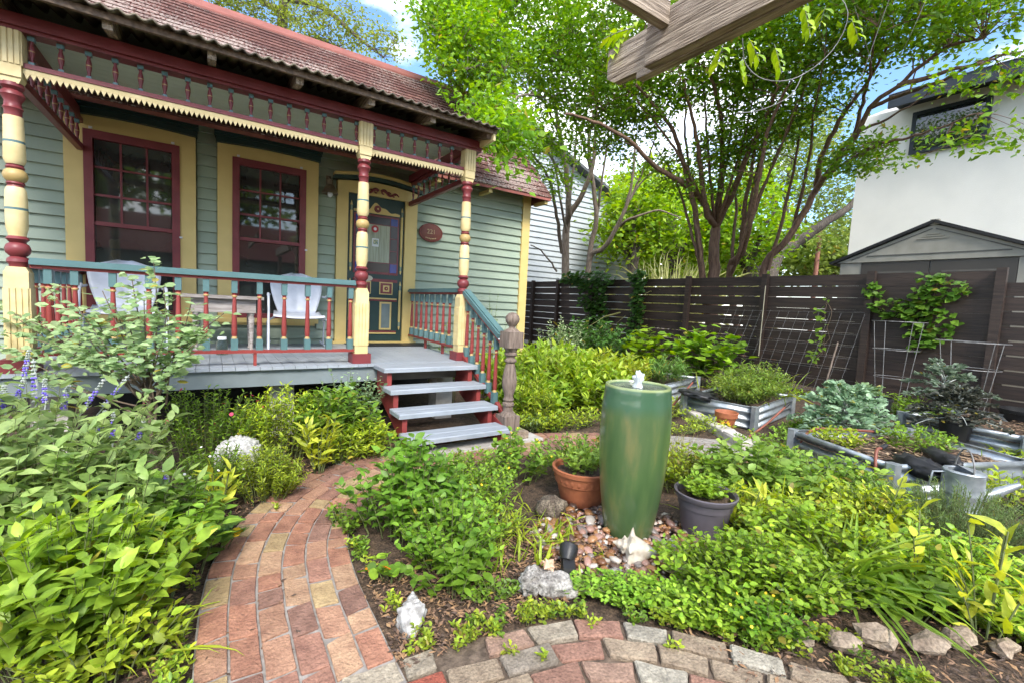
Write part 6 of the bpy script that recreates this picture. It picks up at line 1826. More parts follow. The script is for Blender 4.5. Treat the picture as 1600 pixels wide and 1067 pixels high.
# herbs in the pots
pl = Plant(38)
pl.bush(2.46, 1.515, 0.15, 0.15, 0.11, 70, 7, 0.030, 0.026, 'six', ((0.14, 0.26, 0.03), (0.26, 0.40, 0.05)), z0=0.235, elev=(0, 0.7), dome=0.4, stem_r=0.002)
pl.make("potted_herb", "bright parsley like herb growing in the mauve pot", (2.46, 1.515, 0.24), "plant", parts=120)
pl = Plant(39)
pl.bush(2.10, 2.20, 0.17, 0.17, 0.15, 60, 8, 0.040, 0.022, 'oval', ((0.16, 0.27, 0.05), (0.28, 0.40, 0.09)), z0=0.215, elev=(0, 0.9), dome=0.3, stem_r=0.002)
pl.make("potted_herb", "light green herb growing in the embossed terracotta pot", (2.10, 2.20, 0.22), "plant", parts=120)

# --- behind the urn and along the fence
pl = Plant(40)
pl.bush(3.15, 4.20, 0.50, 0.42, 0.50, 110, 12, 0.13, 0.046, 'lance', ((0.12, 0.24, 0.03), (0.26, 0.38, 0.05)), elev=(0.0, 1.0), dome=0.45, lean=0.3)
pl.bush(4.15, 4.15, 0.55, 0.45, 0.58, 110, 12, 0.12, 0.050, 'oval', ((0.15, 0.27, 0.03), (0.32, 0.43, 0.06)), elev=(0.0, 1.0), dome=0.5, lean=0.3)
pl.bush(3.62, 4.75, 1.05, 0.62, 0.76, 240, 14, 0.125, 0.040, 'lance', ((0.15, 0.27, 0.03), (0.33, 0.43, 0.06)), rot=R(20), elev=(0.2, 1.1), dome=0.2, lean=0.15)
pl.make("yellow_green_hedge", "wide bed of tall yellow green leafy stems right of the newel post", (3.6, 4.5, 0), "plants")
pl = Plant(41)
pl.bush(4.85, 4.75, 0.75, 0.65, 0.66, 150, 13, 0.12, 0.044, 'lance', ((0.17, 0.27, 0.03), (0.36, 0.42, 0.06)), elev=(0.2, 1.1), dome=0.25, lean=0.15)
pl.make("yellow_green_hedge", "smaller drift of yellow green stems just left of the urn's rim", (4.85, 4.95, 0), "plants")
pl = Plant(42)
pl.bush(2.98, 3.98, 0.32, 0.26, 0.50, 90, 18, 0.070, 0.014, 'lance', G_LIME, elev=(0.2, 1.0), dome=0.3)
pl.bush(2.9, 3.75, 0.25, 0.12, 0.16, 40, 10, 0.04, 0.015, 'lance', G_SAGE, elev=(0.1, 0.9), dome=0.3)
pl.make("feathery_plant", "feathery lime green plant close behind the weathered newel", (2.95, 3.9, 0), "plant")
pl = Plant(43)
pl.bush(6.6, 6.9, 1.0, 0.9, 1.05, 130, 14, 0.13, 0.06, 'oval', G_DARK, elev=(0, 0.7), dome=0.3)
pl.make("dark_shrub", "dark green shrub mass in the corner below the ivy", (6.6, 6.9, 0), "shrub")
pl = Plant(44)
pl.bush(5.3, 6.3, 0.55, 0.4, 1.10, 46, 16, 0.075, 0.026, 'lance', ((0.16, 0.22, 0.14), (0.34, 0.42, 0.30)), elev=(0, 0.8), dome=0.3)
pl.make("silvery_shrub", "silvery leaved shrub beside the cottage's yellow corner board", (5.3, 6.3, 0), "shrub")
pl = Plant(45)
pl.bush(3.55, 6.12, 0.65, 0.16, 1.45, 26, 22, 0.042, 0.016, 'lance', ((0.12, 0.20, 0.08), (0.26, 0.36, 0.16)), elev=(0, 0.8), dome=0.3, lean=0.2)
pl.make("wall_climber", "thin climbing shrub against the clapboards right of the steps", (3.5, 6.2, 0), "climber")
pl = Plant(46)
pl.bush(2.62, 5.6, 0.22, 0.5, 1.05, 20, 14, 0.05, 0.02, 'lance', G_MID, elev=(0, 0.8), dome=0.3, lean=0.2)
pl.make("fern_clump", "green fronds growing up against the porch side railing", (2.62, 5.6, 0), "plant")

def hanging_vine(label, spots, seed, L, W, kind, col, leafn, thick=0.12, parts=0, name="fence_vine"):
    p = Plant(seed); r = p.r
    for (y, z, ry, rz, n) in spots:
        a = r.random(n) * 6.28; q = np.sqrt(r.random(n))
        P = np.stack([FXX - 0.03 - thick * r.random(n), y + ry * q * np.cos(a), z + rz * q * np.sin(a)], -1)
        D = np.stack([-0.5 - 0.3 * r.random(n), (r.random(n) - .5) * 1.6, -0.6 + 0.9 * r.random(n)], -1)
        sc = 0.7 + 0.6 * r.random(n)
        N = np.stack([np.full(n, -0.8), (r.random(n) - .5) * 0.6, 0.5 + 0.3 * r.random(n)], -1)
        p.leaf.append((P, D, N, L * sc, W * sc, tints(n, *col, 0.18, r), kind))
        m = max(2, n // 30)
        b0 = np.stack([np.full(m, FXX - 0.04), y + ry * (r.random(m) - .5), np.full(m, max(z - rz, 0.2))], -1)
        b1 = np.stack([np.full(m, FXX - 0.05), y + ry * 1.4 * (r.random(m) - .5), z + rz * (0.4 + 0.6 * r.random(m))], -1)
        t = np.linspace(0, 1, 5)[None, :, None]
        p.stem.append((b0[:, None] * (1 - t) + b1[:, None] * t + (r.random((m, 5, 3)) - .5) * np.array([0.02, 0.12, 0.05]), np.full((m, 5), 0.006)))
    return p.make(name, label, (FXX, spots[0][0], 0), "vine", stem_m=TWIGB, parts=parts)
hanging_vine("dark ivy hanging over the left end of the fence", [(9.2, 2.1, 1.0, 0.22, 240), (9.0, 1.65, 0.55, 0.45, 200), (8.8, 1.2, 0.4, 0.4, 110), (10.0, 2.15, 0.5, 0.15, 90)], 50, 0.13, 0.10, 'six', G_DARK, 0)
hanging_vine("dark ivy column wrapped round a fence post", [(7.5, 2.1, 0.25, 0.25, 120), (7.45, 1.55, 0.2, 0.45, 130), (7.5, 1.0, 0.22, 0.5, 90)], 51, 0.13, 0.10, 'six', G_DARK, 0)
hanging_vine("bright leafy vine spreading over the fence behind the wire cage", [(2.12, 1.75, 0.24, 0.32, 120), (2.10, 1.35, 0.30, 0.28, 110), (2.45, 1.55, 0.32, 0.14, 70), (2.80, 1.75, 0.12, 0.22, 40), (1.85, 1.85, 0.14, 0.10, 16), (2.05, 2.0, 0.10, 0.08, 14), (2.2, 1.1, 0.15, 0.2, 30)], 52, 0.11, 0.075, 'oval', ((0.06, 0.15, 0.02), (0.14, 0.26, 0.04)), 0, parts=120)
hanging_vine("thin strand of vine climbing the trellis wires", [(3.45, 1.5, 0.06, 0.2, 14), (3.42, 1.05, 0.08, 0.3, 22), (3.5, 0.7, 0.06, 0.2, 14)], 53, 0.09, 0.07, 'oval', G_MID, 0, thick=0.3)
pl = Plant(54)
pl.bush(7.6, 5.0, 0.5, 0.9, 1.05, 60, 6, 0.15, 0.14, 'lobed', ((0.10, 0.22, 0.02), (0.22, 0.36, 0.04)), elev=(-0.1, 0.5), dome=0.3)
pl.make("squash_plant", "big lobed bright leaves massed against the fence", (7.6, 5.0, 0), "plant", parts=150)
pl = Plant(55)
pl.bush(7.4, 6.1, 0.5, 0.5, 0.95, 36, 6, 0.14, 0.13, 'lobed', ((0.12, 0.24, 0.02), (0.24, 0.38, 0.04)), elev=(-0.1, 0.5), dome=0.3)
pl.make("squash_plant", "bright lobed leaf plant left of the fence post", (7.4, 6.1, 0), "plant", parts=80)
pl = Plant(56)
pl.bush(6.0, 4.55, 0.5, 0.35, 0.42, 60, 16, 0.10, 0.018, 'lance', ((0.07, 0.16, 0.04), (0.15, 0.26, 0.07)), z0=0.2, elev=(0.2, 1.1), dome=0.4)
pl.make("tarragon_clump", "slender leaved green clump in the bed behind the urn", (6.0, 4.5, 0.2), "plant")
pl = Plant(57)
pl.bush(5.75, 3.15, 0.55, 0.45, 0.34, 110, 16, 0.06, 0.018, 'lance', ((0.10, 0.19, 0.03), (0.25, 0.34, 0.07)), z0=0.2, elev=(-0.3, 0.8), dome=0.3, lean=0.6)
pl.straps(6.2, 3.3, 60, 0.4, 0.012, G_LIME, z0=0.25, spread=0.6)
pl.bush(6.35, 3.32, 0.75, 0.50, 0.48, 190, 18, 0.055, 0.017, 'lance', ((0.09, 0.18, 0.03), (0.23, 0.33, 0.06)), z0=0.2, rot=R(10), elev=(-0.2, 0.9), dome=0.5)
pl.make("oregano_mass", "sprawling yellow green herbs filling the middle raised bed", (6.05, 3.25, 0.2), "herbs")
def kale(label, x, y, z, s, col, seed, n=26):
    p = Plant(seed); r = p.r
    for i in range(n):
        a = i * 2.4 + r.random() * 0.4; t = (i / n)
        el = 0.1 + 1.2 * t
        Ls = s * (1.1 - 0.35 * t) * (0.85 + 0.3 * r.random())
        d = np.array([math.cos(a) * math.cos(el), math.sin(a) * math.cos(el), math.sin(el)])
        b0 = np.array([x, y, z + s * 0.5 * t])
        q = np.linspace(0, 1, 5)[:, None]
        poly = b0 + d * q * Ls + np.array([0, 0, -0.35 * Ls]) * q ** 2
        p.stem.append((poly[None], np.linspace(0.008, 0.003, 5)[None]))
        side = np.array([-math.sin(a), math.cos(a), 0])
        m = 90
        u = 0.3 + 0.75 * r.random(m)[:, None]; v = (r.random(m)[:, None] - .5) * 2
        P = b0 + d * u * Ls + np.array([0, 0, -0.35 * Ls]) * u ** 2 + side * np.sign(v) * np.abs(v) ** 0.5 * 0.25 * Ls * np.sin(np.clip(u, 0, 1) * 2.6) + (r.random((m, 3)) - .5) * 0.03
        D = side * np.sign(v) * 0.8 + d * 0.5 + (r.random((m, 3)) - .5) * 0.9
        p.leaf.append((P, D, np.array([0, 0, 1.]) + (r.random((m, 3)) - .5) * 1.6, np.full(m, 0.046) * (s / 0.4) * (0.6 + .8 * r.random(m)), np.full(m, 0.034) * (s / 0.4), tints(m, *col, 0.2, r), 'six'))
    return p.make("kale_plant", label, (x, y, z), "kale", "kale in the raised beds", stem_m=SPIKEM)
kale("curly blue green kale in the near raised bed", 5.55, 1.95, 0.22, 0.46, ((0.15, 0.25, 0.19), (0.29, 0.41, 0.34)), 60, 38)
kale("low tuft of blue green kale leaves behind the nursery pot", 6.9, 2.2, 0.22, 0.34, ((0.12, 0.21, 0.12), (0.22, 0.32, 0.2)), 61, 18)
kale("dark purple kale drooping over the wide black tub", 6.35, 1.25, 0.38, 0.36, G_PURP, 62, 22)
kale("purple stemmed kale with grey green leaves before the tall post", 7.15, 1.55, 0.55, 0.38, ((0.10, 0.15, 0.125), (0.22, 0.30, 0.26)), 63, 12)
pl = Plant(64)
pl.bush(6.9, 1.9, 0.7, 0.3, 0.34, 90, 12, 0.055, 0.02, 'lance', G_MID, z0=0.15, rot=R(-70), elev=(0, 0.8), dome=0.3)
pl.make("mixed_weeds", "green weeds between the kale plants below the fence", (6.9, 1.9, 0.15), "weeds")
pl = Plant(65)
pl.bush(6.2, 0.55, 0.8, 0.4, 0.26, 90, 9, 0.07, 0.03, 'oval', G_LIME, elev=(0, 0.8), dome=0.3)
pl.straps(5.6, 0.75, 40, 0.4, 0.015, G_MID, spread=0.2)
pl.make("mixed_weeds", "bright weeds and arching grass right of the watering can", (6.2, 0.6, 0), "weeds")
pl = Plant(66)
pl.bush(7.4, 0.35, 0.35, 0.3, 1.0, 10, 6, 0.16, 0.09, 'oval', G_MID, elev=(-0.1, 0.5), dome=0.2)
pl.make("bean_plant", "large green leaves on thin stems at the right picture edge", (7.4, 0.35, 0), "plant", parts=55)
pl = Plant(67)
pl.bush(4.75, 2.95, 0.35, 0.3, 0.14, 60, 7, 0.04, 0.018, 'lance', G_LIME, elev=(0, 0.8), dome=0.3)
pl.bush(4.65, 2.15, 0.25, 0.45, 0.16, 60, 7, 0.045, 0.02, 'oval', G_MID, elev=(0, 0.8), dome=0.3)
pl.make("mixed_weeds", "small weeds round the sunflower pot and kerb", (4.75, 2.9, 0), "weeds")
pl = Plant(68)
for (x, y) in [(1.15, 1.49), (0.82, 1.50), (0.62, 1.50), (0.93, 1.30), (0.78, 1.42), (1.32, 1.25), (1.25, 1.42), (1.62, 1.06), (1.50, 1.0), (1.02, 1.20), (1.72, 0.92), (1.40, 3.35), (1.75, 3.38), (1.85, 3.30), (0.33, 2.95)]:
    pl.bush(x, y, 0.03, 0.03, 0.045, 5, 5, 0.022, 0.013, 'six', G_LIME, elev=(0, 0.8), dome=0.3, stem_r=0.0012)
for k in range(70):
    q = 0.7 + 4.8 * pl.r.random(); p_, d_q = curve_at(path_c, path_s, q); sg = 1 if pl.r.random() < .5 else -1
    xx_, yy_ = p_.x - d_q.y * sg * (W2 + 0.03 + 0.05 * pl.r.random()), p_.y + d_q.x * sg * (W2 + 0.03 + 0.05 * pl.r.random())
    if flag_zone(xx_, yy_): continue
    pl.bush(xx_, yy_, 0.05, 0.05, 0.06, 6, 5, 0.026, 0.014, 'six', G_LIME if k % 2 else G_MID, elev=(0, 0.8), dome=0.3, stem_r=0.0012)
pl.make("joint_weeds", "tiny weeds sprouting from the paving joints", (1.0, 1.4, 0), "weeds")

# bark mulch, dead leaves and twigs on the soil
PC = np.array([(p.x, p.y) for p in path_c])
def on_path(x, y):
    return np.min((PC[:, 0] - x) ** 2 + (PC[:, 1] - y) ** 2) < 0.33 ** 2 and not flag_zone(x, y) and rr.random() < 0.93 or (flag_zone(x, y) and y < 1.4 and x < 1.6 and rr.random() < 0.9)
b = MB()
rr = random.Random(4)
for i in range(17000):
    zone = rr.random()
    if zone < 0.30: x, y = rr.uniform(0.55, 1.9), rr.uniform(1.42, 2.1)
    elif zone < 0.5: x, y = rr.uniform(-0.5, 0.3), rr.uniform(1.7, 3.2)
    elif zone < 0.65: x, y = rr.uniform(0.2, 1.4), rr.uniform(3.3, 3.9)
    elif zone < 0.80: x, y = rr.uniform(1.6, 3.2), rr.uniform(0.2, 1.2)
    else: x, y = rr.uniform(2.5, 7.5), rr.uniform(0.6, 4.2)
    if math.hypot(x - FX_, y - FY_) < 0.3: continue
    a = rr.uniform(0, 6.28); L = rr.uniform(0.005, 0.021); w = L * rr.uniform(0.15, 0.45); t = rr.uniform(-0.4, 0.4)
    if on_path(x, y): continue
    ca, sa = math.cos(a), math.sin(a); z = 0.006 + rr.uniform(0, 0.012)
    if x > 4.5: z += 0.0
    pts = [(x + ca * L, y + sa * L, z + t * L), (x - sa * w, y + ca * w, z + 0.003), (x - ca * L, y - sa * L, z - t * L * 0.5), (x + sa * w, y - ca * w, z)]
    b._q(pts, [(0, 1, 2, 3)], rr.randrange(3))
tag(b.build("bark_mulch", [MULCH, mat("dead_leaf", (0.33, 0.20, 0.10), (0.20, 0.11, 0.06), 0.8, 30), mat("dark_chip", (0.08, 0.05, 0.035))]), "bark mulch and dead leaves scattered over the beds", "mulch", None, 'stuff')
b = MB()
for M_, lx, ly, h in ((BED_A, 0.91, -1.35, 0.29), (BED_D, 1.0, -1.3, 0.33)):
    for i in range(700):
        q = M_ @ Vector((rr.uniform(0.05, lx - 0.05), rr.uniform(min(0, ly) + 0.05, max(0, ly) - 0.05), h * 0.80))
        a = rr.uniform(0, 6.28); L = rr.uniform(0.02, 0.06); w = L * 0.25; ca, sa = math.cos(a), math.sin(a); z = q.z + rr.uniform(0, 0.03)
        b._q([(q.x + ca * L, q.y + sa * L, z + rr.uniform(-.01, .01)), (q.x - sa * w, q.y + ca * w, z), (q.x - ca * L, q.y - sa * L, z), (q.x + sa * w, q.y - ca * w, z)], [(0, 1, 2, 3)], rr.randrange(3))
tag(b.build("bed_mulch", [MULCH, mat("straw_chip", (0.36, 0.25, 0.15), None, 0.9), MATS["dark_chip"]]), "chopped bark covering the soil of the raised beds", "mulch", None, 'stuff')

# ------------------------------------------------------------------ trees
class Tree:
    def __init__(s, seed):
        s.r = np.random.default_rng(seed); s.limbs = []; s.nodes = []; s.rad = []
    def limb(s, pts, r0, r1, wob=0.03):
        """pts: world points; a tapered, slightly crooked limb"""
        c = smooth_curve([tuple(p) for p in pts], 5)
        n = len(c)
        c = [p + Vector(tuple((s.r.random(3) - .5) * wob)) * (0 if i == 0 else 1) for i, p in enumerate(c)]
        rs = [r0 + (r1 - r0) * (i / (n - 1)) ** 0.85 for i in range(n)]
        s.limbs.append((c, rs))
        for p, q in zip(c[2:], rs[2:]):
            s.nodes.append(np.array(p)); s.rad.append(q)
    def grow(s, ends, rfac=0.55, rmin=0.006, sag=0.06, keep=True):
        ends = sorted(ends, key=lambda e: min(np.linalg.norm(np.array(s.nodes[::3]) - e, axis=1)))
        out = []
        for e in ends:
            N = np.array(s.nodes); d = np.linalg.norm(N - e, axis=1) + 0.9 * np.maximum(0, N[:, 2] - e[2] - 0.1)
            i = int(np.argmin(d)); b = N[i]; L = np.linalg.norm(e - b)
            if L < 0.08: continue
            r0 = min(s.rad[i] * rfac, 0.010 + 0.010 * L); r0 = max(r0, rmin)
            mid = (b + e) / 2 + np.array([0, 0, 0.12 * L]) + (s.r.random(3) - .5) * 0.22 * L
            t = np.linspace(0, 1, 6)[:, None]
            poly = b * (1 - t) ** 2 + 2 * mid * t * (1 - t) + e * t ** 2
            out.append((poly, np.linspace(r0, max(r0 * 0.35, rmin * 0.6), 6)))
            if keep:
                for k in (2, 3, 4, 5):
                    s.nodes.append(poly[k]); s.rad.append(max(r0 * 0.6, rmin))
        return out
    def make(s, name, label, loc, vols, nsec, ncl, per, L, W, col, bark, kind='small', cl_r=0.3, leaf_m=LEAF_TREE, group=None, flat=0.5, droop=0.1):
        r = s.r
        w = np.array([v[3] for v in vols], float); w /= w.sum()
        def sample(n, shell=0.0):
            ch = r.choice(len(vols), n, p=w)
            d = norm(r.normal(size=(n, 3))); q = (shell + (1 - shell) * r.random((n, 1))) ** 0.5
            return np.array([vols[i][0] for i in ch]) + d * q * np.array([vols[i][1] for i in ch])
        sec = s.grow(list(sample(nsec)), 0.6, 0.010)
        cl = sample(ncl, 0.1)
        twg = s.grow(list(cl), 0.5, 0.0035, keep=False)
        e = empty(name, loc, label, "tree", group)
        first = True
        for c, rs in s.limbs:
            b = MB(); b.tube(c, rs, 9); b.build("trunk" if first else "limb", bark, e, 60); first = False
        polys = [p for p, _ in sec + twg]; rads = [q for _, q in sec + twg]
        V, F = tubes_arrays(np.array(polys), np.array(rads), 4)
        inst("branches", tri_mesh("branches", V, F, None, bark, True), e, (0, 0, 0))['kind'] = 'stuff'
        # leaf sprays at the twig ends
        tips = np.array([p[-1] for p, _ in twg]); dirs = norm(np.array([p[-1] - p[2] for p, _ in twg]))
        n = len(tips) * per
        T = np.repeat(tips, per, 0); Dd = np.repeat(dirs, per, 0)
        u = (r.random((n, 1)) - 0.45) * 1.8
        off = r.normal(size=(n, 3)) * np.array([1, 1, flat]) * cl_r * 0.42
        P = T + Dd * u * cl_r * 0.8 + off
        D = Dd * 0.5 + r.normal(size=(n, 3)) * np.array([1, 1, 0.5]) - np.array([0, 0, droop])
        N = np.array([0, 0, 1.0]) + r.normal(size=(n, 3)) * 0.7
        sc = 0.65 + 0.7 * r.random(n)
        c = tints(n, *col, 0.2, r) * np.repeat(0.82 + 0.36 * r.random((len(tips), 1)), per, 0)
        V, F, cc = leaf_arrays(P, D, N, L * sc, W * sc, c, kind)
        inst("crown", tri_mesh("crown", V, F, cc, leaf_m), e, (0, 0, 0))['kind'] = 'stuff'
        return e

def P3(l, s, ox, oy, ds):
    """zoomed pixel pairs -> world points with interpolated depths"""
    n = len(l)
    return [at(ox + x / s, oy + y / s, ds[0] + (ds[1] - ds[0]) * i / (n - 1)) for i, (x, y) in enumerate(l)]
A8 = (2.425, 800, 0)
B11 = (2.371, 1150, 0)

def vol(px, py, d, rx, ry, rz, w=1.0):
    return (np.array(at(px, py, d)), np.array([rx, ry, rz]), 0, w)

# left crepe myrtle
t1 = Tree(101)
base1 = at(884, 640, 13.6); base1.z = 0
t1.limb([base1, at(883, 480, 13.6)] + P3([(205, 880), (215, 800), (205, 640), (180, 500), (160, 380)], *A8, (13.4, 11.5)), 0.15, 0.04)
t1.limb(P3([(215, 820), (270, 730), (310, 600), (320, 400), (330, 250)], *A8, (13.3, 11.5)), 0.09, 0.025)
t1.limb([base1 + Vector((0.5, -0.3, 0))] + P3([(290, 1000), (320, 830), (300, 650), (290, 520), (320, 400)], *A8, (13.4, 11.8)), 0.10, 0.03)
t1.limb([base1 + Vector((0.5, -0.3, 0))] + P3([(290, 1000), (350, 940), (400, 860), (450, 720), (470, 520)], *A8, (13.3, 11.5)), 0.10, 0.025)
t1.limb(P3([(400, 860), (450, 830), (560, 800), (640, 830)], *A8, (12.8, 11.5)), 0.05, 0.015)
t1.limb(P3([(190, 960), (170, 820), (140, 680), (70, 580), (20, 540)], *A8, (13.4, 10.5)), 0.06, 0.02)
t1.limb(P3([(170, 1030), (120, 960), (70, 930)], *A8, (13.5, 13.0)), 0.03, 0.015)
t1.limb([at(880, 230, 12.0), at(850, 160, 10.0), at(815, 150, 7.5), at(785, 190, 5.4)], 0.035, 0.010)
t1.limb([at(874, 170, 11.6), at(800, 90, 9.0), at(730, 110, 7.2)], 0.035, 0.010)
for k, (x0, y0, x1, y1, x2, y2, dd) in enumerate([(205, 880, 160, 620, 90, 420, 11.0), (215, 800, 240, 560, 230, 330, 11.5), (320, 830, 360, 560, 420, 340, 11.2), (400, 860, 500, 640, 560, 430, 11.0), (300, 650, 250, 480, 150, 330, 10.8), (350, 940, 470, 720, 600, 560, 11.4), (205, 700, 120, 540, 30, 430, 10.2)]):
    t1.limb(P3([(x0, y0), ((x0 * 2 + x1) / 3, (y0 * 2 + y1) / 3), (x1, y1), ((x1 + x2) / 2 + 8, (y1 + y2) / 2), (x2, y2)], *A8, (13.2, dd)), 0.045, 0.012)
t1.make("crepe_myrtle", "pale barked multi stemmed crepe myrtle behind the left part of the fence", base1,
        [vol(830, 60, 9.5, 1.6, 1.6, 1.1, 3), vol(740, 90, 7.8, .75, .75, .7, 2.0), vol(900, 130, 9.5, 1.5, 1.5, 1.0, 2.4), vol(760, -40, 8.5, 1.2, 1.2, .9, 1.6), vol(795, 215, 5.2, .18, .25, .30, .35), vol(760, 180, 6.0, .35, .35, .25, .5), vol(850, 250, 11, 1.1, 1.1, .8, 1.0), vol(960, 60, 9.0, 1.6, 1.6, 1.1, 2.2), vol(700, 30, 8.0, .5, .5, .7, .9)],
        90, 1550, 22, 0.095, 0.050, ((0.085, 0.205, 0.022), (0.21, 0.36, 0.042)), BARK1, cl_r=0.36, flat=0.35)

# right crepe myrtle
t2 = Tree(102)
base2 = at(1112, 640, 10.2); base2.z = 0
t2.limb([base2, at(1112, 500, 10.1)] + P3([(765, 1050), (765, 950), (772, 860)], *A8, (10.0, 9.8)), 0.15, 0.10)
t2.limb([base2] + P3([(722, 1050), (705, 900), (690, 780), (655, 640), (610, 500), (540, 400), (470, 330)], *A8, (10.1, 7.5)), 0.085, 0.02)
t2.limb(P3([(772, 860), (720, 760), (640, 690), (540, 630), (460, 550), (330, 470), (200, 430)], *A8, (9.8, 7.0)), 0.075, 0.018)
t2.limb(P3([(772, 860), (735, 800), (715, 640), (690, 480), (650, 300)], *A8, (9.8, 7.5)), 0.07, 0.02)
t2.limb(P3([(772, 860), (790, 720), (800, 560), (790, 420), (740, 260)], *A8, (9.8, 7.5)), 0.08, 0.022)
t2.limb(P3([(772, 860), (830, 740), (880, 620), (950, 470), (1010, 330)], *A8, (9.8, 7.2)), 0.085, 0.022)
t2.limb([base2 + Vector((0.4, -0.5, 0))] + P3([(825, 1050), (870, 960), (900, 860), (930, 700), (970, 500), (1040, 330)], *A8, (9.9, 7.0)), 0.08, 0.02)
t2.limb(P3([(870, 960), (880, 800), (910, 640), (930, 480)], *A8, (9.8, 8.0)), 0.06, 0.02)
t2.limb([base2 + Vector((0.8, -0.9, 0))] + P3([(100, 1020), (200, 880), (300, 700), (350, 630), (430, 530), (500, 400), (600, 320), (760, 190), (920, 140)], *B11, (9.7, 5.6)), 0.085, 0.016)
t2.limb(P3([(300, 700), (310, 610), (380, 450), (470, 330), (560, 180)], *B11, (9.0, 6.5)), 0.06, 0.018)
t2.limb(P3([(350, 640), (430, 590), (520, 540), (640, 510), (760, 470), (900, 420)], *B11, (8.6, 5.0)), 0.035, 0.008)
t2.limb(P3([(500, 400), (620, 350), (760, 300), (900, 230), (1060, 190)], *B11, (7.4, 5.2)), 0.035, 0.010)
for k, (x0, y0, x1, y1, x2, y2, dd) in enumerate([(772, 860, 740, 560, 700, 180, 7.6), (772, 860, 820, 560, 850, 180, 7.6), (772, 860, 860, 600, 930, 240, 7.4), (830, 1040, 930, 760, 1080, 380, 7.2), (722, 1040, 640, 740, 520, 520, 9.2), (722, 1040, 660, 560, 640, 260, 8.4), (850, 1000, 980, 640, 1120, 300, 7.0), (850, 1000, 950, 560, 1010, 200, 7.6), (772, 860, 640, 600, 400, 300, 7.4), (830, 1040, 860, 640, 880, 380, 9.0)]):
    t2.limb(P3([(x0, y0), ((x0 * 2 + x1) / 3, (y0 * 2 + y1) / 3), (x1, y1), ((x1 + x2) / 2 + 8, (y1 + y2) / 2), (x2, y2)], *A8, (9.8, dd)), 0.042, 0.009)
for k, (pts_, ds_) in enumerate([([(300, 700), (420, 520), (560, 440), (700, 360)], (9.0, 5.8)), ([(200, 880), (260, 640), (290, 420), (330, 200)], (9.4, 6.6)), ([(430, 530), (470, 380), (500, 250), (520, 100)], (8.2, 6.0)), ([(600, 320), (760, 270), (900, 240), (1000, 200)], (6.6, 5.0)), ([(120, 1000), (200, 700), (240, 450), (250, 250)], (9.6, 7.2))]):
    t2.limb(P3(pts_, *B11, ds_), 0.04, 0.008)
t2.make("crepe_myrtle", "brown barked multi stemmed crepe myrtle spreading above the fence centre", base2,
        [vol(1000, 130, 8.0, 1.1, 1.1, .7, 1.6), vol(1130, 90, 7.8, 1.4, 1.4, .8, 2.6), vol(1250, 60, 7.4, 1.5, 1.5, .7, 2.2), vol(1390, 30, 6.4, 1.1, 1.1, .5, 1.6), vol(1530, 20, 5.6, .8, .8, .28, 0.6), vol(1180, 210, 8.4, 1.0, 1.0, .5, 1.3), vol(1350, 240, 7.4, .5, .5, .35, 0.4), vol(1490, 225, 5.4, .70, .70, .10, .16), vol(1560, 110, 5.2, .5, .5, .12, .08), vol(1040, -40, 7.4, 1.6, 1.6, .9, 1.6), vol(1380, -60, 6.4, 1.6, 1.6, .6, 1.4), vol(1100, 270, 9.2, 1.4, 1.2, .6, 1.1), vol(960, 200, 9.0, 1.0, 1.0, .6, 1.1), vol(1230, 150, 7.8, 1.2, 1.2, .6, 1.4)],
        150, 1900, 22, 0.088, 0.046, ((0.078, 0.195, 0.020), (0.205, 0.365, 0.036)), BARK2, cl_r=0.34, flat=0.32)

# oak rising behind the cottage roof
t3 = Tree(103)
b3 = at(420, 700, 17); b3.z = 0
t3.limb([b3, at(430, 300, 17), at(440, 60, 16.5), at(450, -60, 16)], 0.35, 0.12)
t3.limb([at(445, 0, 16.4), at(500, 10, 16), at(560, 60, 15.5), at(600, 90, 15)], 0.12, 0.03)
t3.limb([at(440, 20, 16.4), at(380, -10, 15.5), at(330, 10, 15)], 0.12, 0.03)
t3.limb([at(440, 60, 16.5), at(490, 60, 16), at(530, 75, 15.5)], 0.09, 0.025)
t3.make("oak_tree", "sparse olive leaved oak standing behind the cottage roof", b3,
        [vol(520, 40, 15.5, 1.5, 1.2, .9, 2.4), vol(400, 10, 15.5, 1.5, 1.2, .7, 2.0), vol(600, 70, 15, .7, .7, .5, .6), vol(480, -80, 15.5, 2.6, 2, 1.0, 2), vol(350, 0, 15, .8, .8, .5, .8)],
        80, 620, 13, 0.11, 0.06, ((0.11, 0.16, 0.03), (0.23, 0.29, 0.06)), BARK3, cl_r=0.42, flat=0.9)

# big oak beyond the fence, right
t4 = Tree(104)
b4 = at(1180, 640, 19); b4.z = 0
t4.limb([b4, at(1195, 440, 19), at(1212, 395, 19), at(1240, 380, 19)], 0.55, 0.35)
t4.limb([at(1235, 385, 19), at(1265, 365, 18.6), at(1290, 348, 18.3), at(1330, 320, 18), at(1380, 260, 18)], 0.28, 0.08)
t4.limb([at(1225, 390, 19), at(1240, 350, 19), at(1228, 335, 19), at(1235, 250, 19)], 0.22, 0.08)
t4.limb([at(1205, 400, 19), at(1212, 340, 19.3), at(1200, 250, 19.5)], 0.28, 0.08)
t4.make("live_oak", "thick limbed live oak seen beyond the fence left of the white house", b4,
        [vol(1280, 300, 19, 1.8, 1.8, 1.3, 2), vol(1200, 280, 20, 2.2, 2, 1.3, 2), vol(1330, 350, 20, 1.4, 1.4, 1.2, 1.2), vol(1260, 220, 19, 2.4, 2, 1.2, 2)],
        50, 520, 16, 0.16, 0.09, ((0.12, 0.20, 0.05), (0.26, 0.34, 0.10)), BARK3, cl_r=0.55, flat=0.8)

